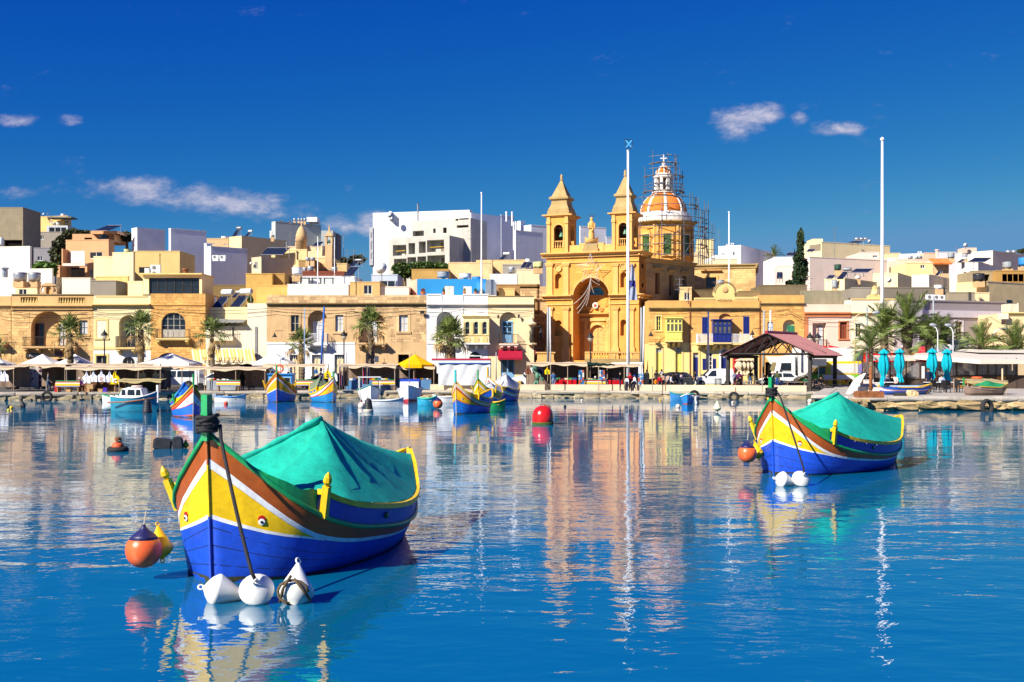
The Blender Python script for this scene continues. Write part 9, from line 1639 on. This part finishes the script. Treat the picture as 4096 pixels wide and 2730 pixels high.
def vhc(lb_,cat,loc,rz,W,low,up,wheels,paintm,wins=(),belt=.95,taper=.22,screens=(),lights=True,name='car',plates=True,bumper=True,group='parked vehicles'):
 """low/up: side outlines (x from the nose, z); wins: side panes; screens: (x0,z0,x1,z1) front and rear glass"""
 th=TH(name,lb_,cat,loc,rz,group);hw=W/2;zt=max(z for _,z in up)if up else belt
 hwz=lambda z:hw if z<=belt else hw-taper*(z-belt)/max(.01,zt-belt)
 bm=bmesh.new()
 for pts in(low,up):
  if not pts:continue
  ring=[]
  for sd in(-1,1):ring.append([bm.verts.new((x,sd*hwz(z),z))for x,z in pts])
  n_=len(pts);bm.faces.new(ring[0]);bm.faces.new(ring[1][::-1])
  for i in range(n_):j=(i+1)%n_;bm.faces.new((ring[0][j],ring[0][i],ring[1][i],ring[1][j]))
 bmesh.ops.recalc_face_normals(bm,faces=bm.faces);bmesh.ops.bevel(bm,geom=[e for e in bm.edges if e.calc_face_angle(0)>.3],offset=.05,segments=2,affect='EDGES',clamp_overlap=True)
 me=bpy.data.meshes.new('body');bm.to_mesh(me);bm.free();me.materials.append(paintm);me.polygons.foreach_set('use_smooth',[False]*len(me.polygons));put('body',me,th,True)
 for sd in(-1,1):
  for w_ in wins:b=MB();b.add([(x,sd*(hwz(z)+.012),z)for x,z in w_],[tuple(range(len(w_)))]);b.bd('side_window',GLASS,th,lc=True)
  for x,r_ in wheels:
   wheel(th,x,sd*(hw-.08),r_);b=MB();b.lathe([(r_*1.15,0),(0,.01)],(x,sd*(hw+.005),r_),18,axis=(0,sd,0));b.bd('wheel_arch',BLACK,th,lc=True)
 for x0,z0,x1,z1 in screens:
  d_=V3((-(z1-z0),0,(x1-x0)));d_=d_.normalized()*.014;d_=d_ if(d_.x<0)==(x0<x1)else-d_;a,c=hwz(z0)-.12,hwz(z1)-.1;b=MB();b.add([V3((x0,-a,z0))+d_,V3((x0,a,z0))+d_,V3((x1,c,z1))+d_,V3((x1,-c,z1))+d_],[(0,1,2,3)]);b.bd('windscreen',GLASS,th,lc=True)
 L=max(x for x,_ in low)
 if lights:
  for sd in(-1,1):
   b=MB();b.box(-.02,.12,sd*hw*.62-.16,sd*hw*.62+.16,.62,.80);b.bd('headlight',mat('lamp_lens',(.6,.62,.66),rough=.08),th,lc=True);b=MB();b.box(L-.06,L+.02,sd*hw*.82-.08,sd*hw*.82+.08,.75,1.05);b.bd('tail_light',mat('tail_lens',(.35,.01,.01),rough=.15),th,lc=True)
   b=MB();b.box(L*.24,L*.24+.1,sd*(hw+.02),sd*(hw+.2),belt+.02,belt+.2)if sd>0 else b.box(L*.24,L*.24+.1,-(hw+.2),-(hw+.02),belt+.02,belt+.2);b.bd('mirror',BLACK,th,lc=True)
 if bumper:b=MB();b.box(-.06,.1,-hw*.96,hw*.96,.3,.55);b.box(L-.1,L+.06,-hw*.96,hw*.96,.3,.55);b.bd('bumper',mat('dark_plastic',(.05,.05,.055),rough=.6),th,lc=True)
 if plates:b=MB();b.box(-.075,-.061,-.26,.26,.4,.51);b.bd('number_plate',WHITE,th,lc=True)
 return th
WCAR=mat('white_car_paint',(.78,.79,.80),rough=.25,var=.04,coat=.4);DCAR=mat('dark_grey_car_paint',(.035,.037,.042),rough=.22,var=.1,coat=.6);GCAR=mat('dark_green_car_paint',(.03,.05,.05),rough=.22,var=.1,coat=.6)
def vloc(t,x,Y,z=QZ):return(WX(tx(t,x),Y),Y,z)
HATCH=([(0,.25),(.0,.7),(.15,.85),(1.0,.98),(3.95,1.0),(4.0,.6),(3.95,.25)],[(.95,.96),(1.75,1.42),(2.1,1.48),(3.4,1.45),(3.92,.98)]);HW=([(1.3,1.02),(1.85,1.38),(2.3,1.4),(2.3,1.02)],[(2.4,1.02),(2.4,1.4),(3.25,1.37),(3.55,1.02)]);HS=((1.0,1.0,1.72,1.42),(3.95,1.0,3.45,1.42))
VAN=([(0,.25),(0,.75),(.1,.88),(1.0,1.05),(4.1,1.05),(4.12,.25)],[(.95,1.03),(1.65,1.68),(2.0,1.8),(4.0,1.8),(4.1,1.03)])
vhc('small white delivery van parked left of the pavilion','van',vloc('E',235,116.5),0,1.75,*VAN,((.75,.31),(3.4,.31)),WCAR,[[(1.35,1.08),(1.8,1.6),(2.25,1.65),(2.25,1.08)]],1.03,.15,((1.0,1.07,1.6,1.64),),name='delivery_van')
vhc('dark grey family car behind the school children','car',vloc('Q',1658,112),0,1.8,[(x*1.12,z)for x,z in HATCH[0]],[(x*1.12,z*1.04)for x,z in HATCH[1]],((.85,.33),(3.65,.33)),DCAR,[[(x*1.12,z*1.03)for x,z in w_]for w_ in HW],.98,.22,[(a*1.12,b_*1.03,c_*1.12,d_*1.03)for a,b_,c_,d_ in HS])
vhc('white hatchback behind the pavilion posts','car',vloc('E',1075,114),0,1.7,*HATCH,((.75,.3),(3.25,.3)),WCAR,HW,.98,.22,HS)
vhc('dark green hatchback behind the small yellow boat','car',vloc('J',1180,107),0,1.7,*HATCH,((.75,.3),(3.25,.3)),GCAR,HW,.98,.22,HS)
SUVL=([(0,.4),(0,.95),(1.25,1.1),(4.3,1.12),(4.35,.4)],[(1.2,1.08),(1.7,1.78),(4.15,1.82),(4.3,1.1)])
sv=vhc('white off-road car with its rear door open behind the teal cruiser','car',vloc('A',2010,106),0,1.8,*SUVL,((.9,.38),(3.5,.38)),WCAR,[[(1.5,1.15),(1.85,1.7),(2.3,1.7),(2.3,1.15)],[(2.42,1.15),(2.42,1.7),(4.0,1.72),(4.05,1.15)]],1.1,.18,((1.25,1.14,1.68,1.74),),name='off_road_car');b=MB();b.box(4.4,4.48,-.95,.7,.6,1.8);b.bd('open_rear_door',WCAR,sv,lc=True)
vhc('white saloon roof beside the honey stall','car',vloc('B',255,110),0,1.7,*HATCH,((.75,.3),(3.25,.3)),WCAR,HW,.98,.22,HS);vhc('second white saloon behind the honey stall','car',vloc('B',560,111),0,1.7,*HATCH,((.75,.3),(3.25,.3)),WCAR,HW,.98,.22,HS);vhc('pale car half hidden behind the patterned tablecloth','car',vloc('A',60,106.5),0,1.75,*VAN,((.75,.31),(3.4,.31)),WCAR,[],1.03,.15,((1.0,1.07,1.6,1.64),));vhc('dark car behind the yellow parasol pole','car',vloc('C',700,107.5),0,1.7,*HATCH,((.75,.3),(3.25,.3)),DCAR,HW,.98,.22,HS)
TR=([(0,.3),(0,.85),(.2,1.0),(1.1,1.2),(5.0,1.2),(5.02,.3)],[(1.05,1.18),(1.75,1.95),(2.1,2.1),(4.95,2.1),(5.0,1.18)])
vhc('white transit van parked left of the red souvenir stall','van',vloc('C',2095,109),0,1.95,*TR,((.95,.34),(4.1,.34)),WCAR,[[(1.45,1.24),(1.9,1.88),(2.5,1.9),(2.5,1.24)]],1.2,.15,((1.1,1.24,1.7,1.9),),name='transit_van');vhc('tall white van behind the red souvenir stall','van',vloc('Q',920,109.5),0,2.0,TR[0],[(1.05,1.18),(1.7,2.2),(2.0,2.45),(4.95,2.5),(5.0,1.18)],((.95,.34),(4.1,.34)),WCAR,[],1.2,.12,((1.1,1.24,1.68,2.1),),name='panel_van')
X,Y,_=vloc('E',1268,117);lo=vhc('white lorry with a tall box body behind the pavilion','lorry',(X,Y,QZ),0,2.3,[(0,.45),(0,1.5),(2.15,1.5),(2.15,.45)],[(.0,1.48),(.28,2.6),(.9,3.05),(2.15,3.3),(2.15,1.48)],((1.2,.45),(6.2,.45)),WCAR,[[(.55,1.6),(.7,2.4),(1.7,2.4),(1.7,1.6)]],1.5,.08,((.02,1.55,.27,2.5),),name='lorry');b=MB();b.box(2.4,8.2,-1.25,1.25,.95,3.95);b.bd('box_body',pnt('box_body_white','eceae6',rough=.5),lo,lc=True);b=MB();b.box(2.1,8.0,-.5,.5,.6,.93);b.bd('chassis',BLACK,lo,lc=True)
YLW=mat('yellow_truck_paint',(.85,.55,.01),rough=.3,var=.05,coat=.3);LIM=mat('lime_truck_paint',(.10,.60,.03),rough=.3,var=.08,coat=.3);X,Y,_=vloc('E',1578,110.5)
ft=vhc('yellow and lime green food truck with white serving shutter','food truck',(X,Y,QZ),0,2.1,[(0,.35),(0,.8),(.25,1.0),(1.25,1.3),(6.1,1.3),(6.15,.35)],[(1.2,1.28),(1.95,2.15),(2.3,2.55),(6.1,2.6),(6.13,1.28)],((1.1,.36),(5.2,.36)),YLW,[[(1.6,1.35),(2.05,2.05),(2.6,2.05),(2.6,1.35)]],1.3,.06,((1.25,1.35,1.9,2.08),),name='food_truck')
b=MB();b.box(3.15,5.7,-1.07,-1.055,1.45,2.35);o=b.bd('serving_shutter',WHITE,ft,lc=True);b=MB();[b.box(3.15,5.7,-1.078,-1.0705,1.5+i*.11,1.53+i*.11)for i in range(8)];b.bd('shutter_slat',GRT,o,lc=True)
b=MB();b.add([(.05,-1.062,.85),(1.2,-1.062,.75),(1.9,-1.062,.8),(2.9,-1.062,1.15),(6.1,-1.062,.75),(6.1,-1.062,1.3),(1.25,-1.062,1.29),(.2,-1.062,.98)],[tuple(range(8))]);b.bd('lime_band',LIM,ft,lc=True);b=MB();pts=[(2.3,1.28),(5.0,1.28),(5.4,1.05)]+[(5.2-i*.25,.78+(.12 if i%2 else 0))for i in range(12)];b.add([(x,-1.068,z)for x,z in pts],[tuple(range(len(pts)))]);b.bd('white_splash',WHITE,ft,lc=True)
rr=random.Random(8);[(lambda b:(b.lathe([(0,0),(rr.uniform(.06,.16),0),(0,.01)],(x,-1.07,z),8,axis=(0,-1,0)),b.bd('fruit_motif',mat('fruit_red',(.55,.05,.02),var=.3),ft,lc=True)))(MB())for x,z in((2.2,.7),(2.7,.6),(3.3,.65),(4.6,.7),(5.7,.8),(4.0,.55))];b=MB();b.box(2.75,3.1,-1.075,-1.06,1.35,2.0);b.bd('menu_panel',pnt('lime_menu','b8d838'),ft,lc=True);b=MB();b.add([(5.75,-1.062,1.4),(6.1,-1.062,1.4),(6.1,-1.062,2.4),(5.85,-1.062,2.3)],[(0,1,2,3)]);b.bd('ice_cream_panel',pnt('violet_panel','8a80c8'),ft,lc=True)
BR_=mat('red_bus_paint',(.72,.012,.012),rough=.25,var=.05,coat=.4);X,Y,_=vloc('E',1960,119);Lb=at('F',1075,0,119).x-X
bu=TH('open_top_bus','red open-top double-decker bus behind the food truck','bus',(X,Y,QZ),0,'parked vehicles');b=MB();b.box(.2,Lb,-1.2,1.2,.4,2.05);b.prism([(.2,-1.2,2.05),(Lb,-1.2,2.05),(Lb,-1.2,3.15),(2.6,-1.2,3.15),(1.9,-1.2,3.5),(.1,-1.2,3.85),(.1,-1.2,2.3)],(0,.12,0));b.prism([(.2,1.08,2.05),(Lb,1.08,2.05),(Lb,1.08,3.15),(2.6,1.08,3.15),(.1,1.08,3.85),(.1,1.08,2.3)],(0,.12,0));b.box(.2,Lb,-1.08,1.08,2.051,2.2);b.bd('body',BR_,bu,lc=True)
b=MB();b.box(2.2,Lb-.3,-1.225,-1.202,1.1,1.9);b.bd('lower_window',GLASS,bu,lc=True);b=MB();b.prism([(.5,-1.215,3.05),(2.2,-1.215,3.05),(1.8,-1.215,3.38),(.5,-1.215,3.65)],(0,.01,0));b.bd('front_wing_glass',mat('pale_glass',(.35,.4,.45),rough=.1),bu,lc=True);b=MB();b.tube([(2.6,-1.15,3.3),(Lb,-1.15,3.3)],.03,5);b.bd('top_rail',METAL,bu,lc=True);bu.scale=(1,1,1.1);text_part('lettering','sightseeing',pnt('orange_letter','f08a18'),bu,WLOC[bu.name]+V3((2.7,-1.22,2.3)),.5,extrude=.004);b=MB();b.lathe([(0,0),(.16,0),(0,.02)],(4.3,-1.22,2.5),10,axis=(0,-1,0));b.bd('globe_logo',pnt('teal_logo','2a90a8'),bu,lc=True);b=MB();b.prism([(Lb-.5,-1.2,3.15),(Lb,-1.2,3.15),(Lb,-1.2,3.75),(Lb-.3,-1.2,3.7)],(0,2.4,0));b.bd('rear_hood',BR_,bu,lc=True)
for x in(1.6,Lb-2.5):wheel(bu,x,-1.12,.48)
for t,x,y0,y1,Y,w_,m_,lab in(('P',530,430,580,104,.9,WHITE,'white information board on a post before the food truck'),('P',1425,255,470,101,.5,pnt('slate_board','4a5258'),'back of a dark grey road sign beside the small palm')):
 p,q=at(t,x,y0,Y),at(t,x,y1,Y);th=TH('sign_board',lab,'sign',(p.x,Y,QZ));rod('post',METAL,th,(p.x,Y+.05,QZ),(p.x,Y+.05,p.z),.045);pc_('panel',m_,th,(p.x,Y,(p.z+q.z)/2),(w_*1.6 if w_>.8 else .85,.04,p.z-q.z))
# people
SKIN=mat('skin',(.48,.26,.16),rough=.6,var=.08);EYE=mat('eye_dark',(.02,.015,.01),rough=.3)
POSES={}
def pose_joints(kind):
 J=dict(pelvis=(0,0,.92),waist=(0,-.01,1.08),chest=(0,-.01,1.30),neck=(0,0,1.47),head=(0,-.02,1.56),crown=(0,-.01,1.70))
 for s,sd in(('l',1),('r',-1)):
  J[s+'sh']=(sd*.17,0,1.41);J[s+'el']=(sd*.24,.03,1.13);J[s+'wr']=(sd*.22,-.06,.88);J[s+'ha']=(sd*.21,-.08,.79);J[s+'hip']=(sd*.09,0,.88);J[s+'kn']=(sd*.10,-.02,.48);J[s+'an']=(sd*.10,.02,.08);J[s+'toe']=(sd*.12,-.15,.04)
 if kind=='walk':J['lkn']=(.1,-.14,.5);J['lan']=(.1,-.18,.09);J['ltoe']=(.11,-.36,.05);J['rkn']=(-.1,.06,.48);J['ran']=(-.1,.28,.12);J['rtoe']=(-.11,.15,.04);J['lwr']=(.25,.14,.92);J['lha']=(.25,.16,.83);J['rwr']=(-.23,-.22,.95);J['rha']=(-.22,-.28,.88)
 if kind=='phone':J['rel']=(-.30,-.08,1.2);J['rwr']=(-.17,-.12,1.50);J['rha']=(-.13,-.10,1.56)
 if kind=='folded':
  for s,sd in(('l',1),('r',-1)):J[s+'wr']=(sd*.05,-.20,1.12);J[s+'ha']=(-sd*.04,-.21,1.11)
 if kind=='sit':
  for k in('pelvis','waist','chest','neck','head','crown','lsh','rsh','lel','rel','lwr','rwr','lha','rha'):x,y,z=J[k];J[k]=(x,y,z-.42)
  for s,sd in(('l',1),('r',-1)):J[s+'hip']=(sd*.1,-.02,.48);J[s+'kn']=(sd*.13,-.42,.50);J[s+'an']=(sd*.13,-.42,.09);J[s+'toe']=(sd*.14,-.58,.04);J[s+'el']=(sd*.24,-.06,.74);J[s+'wr']=(sd*.14,-.28,.62);J[s+'ha']=(sd*.11,-.36,.60)
 return J
BONES=[('pelvis','waist',1),('waist','chest',0),('chest','neck',0),('neck','head',2),('head','crown',2)]+[(a,b_,m_)for s in 'lr' for a,b_,m_ in(('chest',s+'sh',0),(s+'sh',s+'el',0),(s+'el',s+'wr',0),(s+'wr',s+'ha',2),('pelvis',s+'hip',1),(s+'hip',s+'kn',1),(s+'kn',s+'an',1),(s+'an',s+'toe',3))]
RAD=dict(pelvis=.145,waist=.135,chest=.155,neck=.058,head=.098,crown=.075,sh=.075,el=.052,wr=.036,ha=.035,hip=.095,kn=.065,an=.045,toe=.036)
def body_mesh(kind):
 if kind in POSES:return POSES[kind]
 J=pose_joints(kind);names=list(J);me=bpy.data.meshes.new('person');me.from_pydata([J[k]for k in names],[(names.index(a),names.index(b_))for a,b_,_ in BONES],[])
 o=bpy.data.objects.new('tmp',me);col.objects.link(o);o.modifiers.new('s','SKIN');sv_=me.skin_vertices[0].data
 for i,k in enumerate(names):
  r_=RAD.get(k)or RAD[k[1:]];sv_[i].radius=(r_,r_*(.72 if k in('pelvis','waist','chest')else 1));sv_[i].use_root=(k=='pelvis')
 md=o.modifiers.new('d','SUBSURF');md.levels=1;md.render_levels=1;bpy.context.view_layer.update();dg=bpy.context.evaluated_depsgraph_get();m2=bpy.data.meshes.new_from_object(o.evaluated_get(dg));bpy.data.objects.remove(o)
 seg=[(V3(J[a]),V3(J[b_]),m_)for a,b_,m_ in BONES];idx=[]
 for p in m2.polygons:
  c=p.center;best=(9,0)
  for a,b_,m_ in seg:
   d=b_-a;t=max(0,min(1,(c-a).dot(d)/d.length_squared));q=(c-a-d*t).length
   if q<best[0]:best=(q,m_)
  idx.append(best[1])
 bm=bmesh.new();bm.from_mesh(m2);base=len(bm.faces);ex=MB()
 for s,sd in(('l',1),('r',-1)):
  h_=V3(J[s+'ha']);d=(h_-V3(J[s+'wr'])).normalized();a_=d.orthogonal().normalized()
  for i in range(4):p=h_+a_*(i-1.5)*.018;ex.tube([p,p+d*(.05+.012*(i in(1,2))),p+d*.085+d.cross(a_)*.02],[.010,.009,.007],4)
  p=h_-d*.03;ex.tube([p,p+(d*.5+a_).normalized()*.05,p+(d+a_*.6).normalized()*.08],[.012,.010,.008],4)
 hd=V3(J['head'])+V3((0,-.015,.035));ex.tube([hd+V3((0,-.07,.03)),hd+V3((0,-.118,-.01)),hd+V3((0,-.09,-.02))],[.008,.015,.010],5);[ex.lathe([(.02,0),(.03,.01),(0,.02)],hd+V3((s*.092,.01,0)),6,axis=(s,0,0))for s in(-1,1)]
 k=len(ex.f);[ex.lathe([(.012,0),(0,.006)],hd+V3((s*.035,-.092,.022)),6,axis=(0,-1,0))for s in(-1,1)];ex.tube([hd+V3((-.025,-.09,-.045)),hd+V3((.025,-.09,-.045))],.006,4)
 vs=[bm.verts.new(v)for v in ex.v];idx2=[]
 for i,f_ in enumerate(ex.f):
  try:bm.faces.new([vs[j]for j in f_]);idx2.append(2 if i<k else 4)
  except ValueError:pass
 bm.to_mesh(m2);bm.free()
 for i in range(5):m2.materials.append(SKIN)if len(m2.materials)<5 else None
 while len(m2.materials)<5:m2.materials.append(SKIN)
 m2.polygons.foreach_set('material_index',idx+idx2);m2.polygons.foreach_set('use_smooth',[True]*len(m2.polygons));m2.name='person_'+kind;POSES[kind]=(m2,J);return POSES[kind]
b=MB();b.lathe([(.100,0),(.112,.05),(.105,.11),(.07,.15),(0,.165)],(0,.012,-.02),12);b.tube([(0,.07,.02),(0,.095,-.06)],[.07,.05],8);HAIR_SHORT=b
bl_=MB();bl_.lathe([(.104,0),(.116,.05),(.108,.11),(.07,.15),(0,.168)],(0,.012,-.02),12);bl_.tube([(0,.07,.04),(0,.10,-.12),(0,.10,-.24)],[.09,.085,.05],8)
cp=MB();cp.lathe([(.108,0),(.118,.05),(.10,.10),(0,.135)],(0,.005,.02),12);cp.prism([(-.07,-.09,.03),(.07,-.09,.03),(.05,-.20,.02),(-.05,-.20,.02)],(0,0,.015))
def psn(lb_,p,rz,pose,shirt,trousers,hair='2a1c14',h=1.72,style='short',shoes='1c1c1e',pack=None,group='people on the quay'):
 me,J=body_mesh(pose);th=put('person',me);th.location=p;th.rotation_euler=(0,0,rz);s=h/1.78;th.scale=(s,s,s);tag(th,lb_,'person',group)
 for i,m_ in enumerate((clt('cloth_'+shirt,shirt),clt('cloth_'+trousers,trousers),SKIN,clt('shoe_'+shoes,shoes),EYE)):th.material_slots[i].link='OBJECT';th.material_slots[i].material=m_
 key=('hair',style,hair)
 if key not in UNIT:UNIT[key]={'short':HAIR_SHORT,'long':bl_,'cap':cp}[style].mesh('hair' if style!='cap' else 'cap',clt('hair_'+hair,hair),True)
 o=put('cap' if style=='cap' else 'hair',UNIT[key],th,True);o.location=V3(J['head'])+V3((0,0,.035))
 if pack:key=('pack',pack);UNIT.setdefault(key,MB().box(-.15,.15,.09,.25,-.2,.2).mesh('backpack',clt('pack_'+pack,pack)));o=put('backpack',UNIT[key],th,True);o.location=V3(J['chest'])-V3((0,.01,.03))
 return th
def gp(t,x,Y,z=QZ):return(WX(tx(t,x),Y),Y,z)
NV,RD,BK,WT='1c2038','b8202c','17171a','e6e8ee'
for a in[('Q',1308,100.9,'man in black jacket and flat cap facing the children on the quay',1.4,'folded',BK,'2c2c48','20242c',1.74,'cap'),('Q',1397,100.8,'small child in white and navy beside the man in the cap',2.6,'stand',WT,NV,'2a1c14',1.3),('Q',1440,101.1,'boy in a red cap and white tracksuit on the quay',-2.8,'stand',RD,NV,'c81c20',1.62,'cap'),('Q',1497,100.8,'boy in a blue cap leaning near the flagpole',-1.2,'walk',WT,NV,'2458b8',1.42,'cap'),('Q',437,103,'man in blue denim shirt standing at the red stall',0.3,'stand','3f6a98','7d93b0','1c1612',1.74),('Q',965,106.2,'older man in dark jacket behind the red stall',2.9,'stand','3a302c','2a2a2e','8a8580',1.75),('Q',985,103.4,'grey-haired person sitting on the striped bench',3.1,'sit','2c2a2a','2a2a2e','c8c4c0',1.7),('Q',1118,103.3,'person in striped sweater sitting at the end of the bench',2.6,'sit','5a5068','2a2a3a','2a1c14',1.72),('Q',1657,112.5,'man in dark grey t-shirt beyond the flagpole',2.8,'stand','3a3a3c','20242c','6a4a30',1.78),('Q',1780,116,'woman in black with long hair before the yellow doors',-.3,'stand','28282c','28304a','1c1612',1.7,'long'),('Q',1850,116.4,'man in white t-shirt holding a phone before the yellow doors',.2,'phone','dcdce8','2a2e40','3a2618',1.8),('Q',1775,103.3,'child in orange at the left of the school group',.4,'sit','e08818','2a2a48','3a2618',1.5),('Q',1825,100.8,'girl in white and red in front of the school group',.1,'stand',RD,NV,'2a1c14',1.42,'long'),('Q',1868,101,'child with flowered backpack in the school group',3.0,'stand',WT,NV,'2a1c14',1.56,'short','1c1c1e','b08a70'),('Q',1978,100.9,'child bending forward in white and navy in the school group',1.2,'walk',WT,NV,'1c1612',1.45,'short','1c1c1e','4a5a6a'),('Q',1938,103.4,'girl with long hair sitting behind the school group',.2,'stand','d8b8a8',NV,'3a2418',1.5,'long'),('Q',2048,104,'boy with large dark backpack at the car',3.1,'stand','22283a','2a2e44','1c1612',1.65,'short','1c1c1e','20242e'),('Q',2112,104.2,'child in pink and white leaning on the car',-2.4,'folded','e6c8cc','55505a','1c1612',1.6),('Q',2000,103.8,'boy in black top in the middle of the school group',2.8,'stand','1c1c22',NV,'1c1612',1.62),('Q',2290,115,'woman with green bag walking left of the white van',1.2,'walk','3c3c34','2a2a30','2a1c14',1.68,'long'),('Q',2225,116,'child in white beside the woman with the green bag',.5,'stand',WT,RD,'2a1c14',1.4),('L',630,96.7,'man in grey sweater and jeans at the left stall',1.9,'walk','77777a','2f4a70','3a3028',1.74),('L',1335,97.1,'grey-haired person in purple jacket sitting on the bench',.9,'sit','9a1f9a','2a2a3a','d8cfc4',1.7),('B',885,101.5,'person in black standing before the honey stall',2.7,'stand',BK,'1c2030','17120e',1.74,'long'),('B',970,103.2,'woman in white and dark at the honey stall',2.5,'stand','c8ccd8','2a2a3a','1c1410',1.66,'long'),('B',1020,103,'man in dark brown at the honey stall',2.9,'folded','3a2420','2a2a2e','1c1410',1.7),('B',1480,101.5,'person in red and black behind the blue wheelhouse boat',2.2,'stand',RD,BK,'1c1410',1.72),('B',212,107.2,'person in dark clothes at the open rear door of the off-road car',1.2,'stand','26282c','2a2e38','2a1c14',1.72),('D',470,119,'person in purple on the church steps',2.4,'sit','4a2450','2a2a38','2a1c14',1.7),('E',838,110,'woman in purple jacket left of the picnic tables',2.6,'stand','7a2a6a','2a2a3a','3a2418',1.66,'long'),('E',780,110.5,'woman with pale bag left of the pavilion post',.3,'stand','8088a8','2a2e40','4a3020',1.66,'long'),('E',855,105,'person in black sitting at the left picnic table',-1.0,'sit',BK,'202024','2a2018',1.75),('E',985,109,'man in brown jacket with hands behind his back',2.9,'stand','4a4034','3a5a86','2a1c14',1.78),('E',1190,106.6,'person in black sitting under the pavilion middle',3.0,'sit',BK,'202024','1c1410',1.75),('E',1242,108,'man in grey jacket standing under the pavilion',2.0,'stand','5c5c64','3a3a44','3a2a20',1.78),('E',1335,103.6,'man in plaid shirt behind the farther large boat',2.4,'stand','4a5430','2a4a90','4a3a2a',1.76),('E',1712,101.8,'person in green jacket sitting at the front picnic table',2.9,'sit','1f5a48','2a2a30','2a1c14',1.72),('E',1835,102.8,'child in dark coat sitting beside the pavilion post',.2,'sit','1c1c2c','26283a','1c1410',1.5),('E',1908,103,'man in dark coat and sunglasses sitting under the pavilion',-.2,'sit','1a1a26','30384a','1c1612',1.78)]:
 psn(a[3],gp(a[0],a[1],a[2]),a[4],a[5],a[6],a[7],a[8],a[9],*(a[10:13]if len(a)>10 else()))
for a in[('O',540,93.5,'waiter in navy shirt and apron at the restaurant door',.1,'stand','243050','22304c','4a3a30',1.8),('P',2240,92,'woman in pale jacket with sunglasses at a terrace table',-.3,'sit','d8d0c4','2a2a30','1c1210',1.75,'long'),('P',2165,91,'person in black sitting at the first terrace table',.8,'sit',BK,'202024','1c1210',1.7,'long'),('P',2065,91.5,'grey-haired person in blue at the first terrace table',-.6,'sit','4a5a80','2a2a30','9a948c',1.7),('O',790,92.5,'man in pale shirt sitting behind the third parasol',.1,'sit','b8c0d8','2a2a30','2a1c14',1.72),('O',705,92.8,'woman with brown hair sitting right of the third parasol',2.6,'sit','3a2a28','2a2a30','4a2818',1.68,'long'),('P',1545,96,'man standing behind the foam boxes',2.8,'stand','3a3a3a','2a2a30','7a6a58',1.75),('P',1640,96,'dark-haired woman sitting behind the foam boxes',.6,'sit','2c2428','2a2a30','17120e',1.7,'long')]:
 psn(a[3],gp(a[0],a[1],a[2],JZ),a[4],a[5],a[6],a[7],a[8],a[9],*a[10:])
for t,x,lab,c_ in(('P',800,'dark-haired passenger at the front of the open-top bus','33414a'),('P',1235,'passenger in black on the upper deck of the bus','1c1c20'),('F',75,'passenger leaning on the bus rail behind the street light','2a2a30')):psn(lab,(WX(tx(t,x),119.2),119.2,QZ+2.2),.2,'sit',c_,'2a2a30','17120e',1.72,group='passengers on the bus')
A=at('D',1395,190,103.9);B=at('D',1455,660,103.9);b=MB();b.cur=0
for i,(v0,v1)in enumerate(((0,.45),(.45,.62),(.62,1.0))):b.cur=i%2;b.grid(lambda u,v:(A.x+.42+(u-.3)*(.2+.55*(v0+(v1-v0)*v)**.7),103.85+.12*math.sin(u*9+v*2),A.z+(B.z-A.z)*(v0+(v1-v0)*v)),10,6)
tag(b.bd('hanging_flag',[clt('flag_grey','9aa0b8'),clt('flag_navy','3a3f86')],smooth=True),'limp grey and navy flag hanging on the tall flagpole','flag')
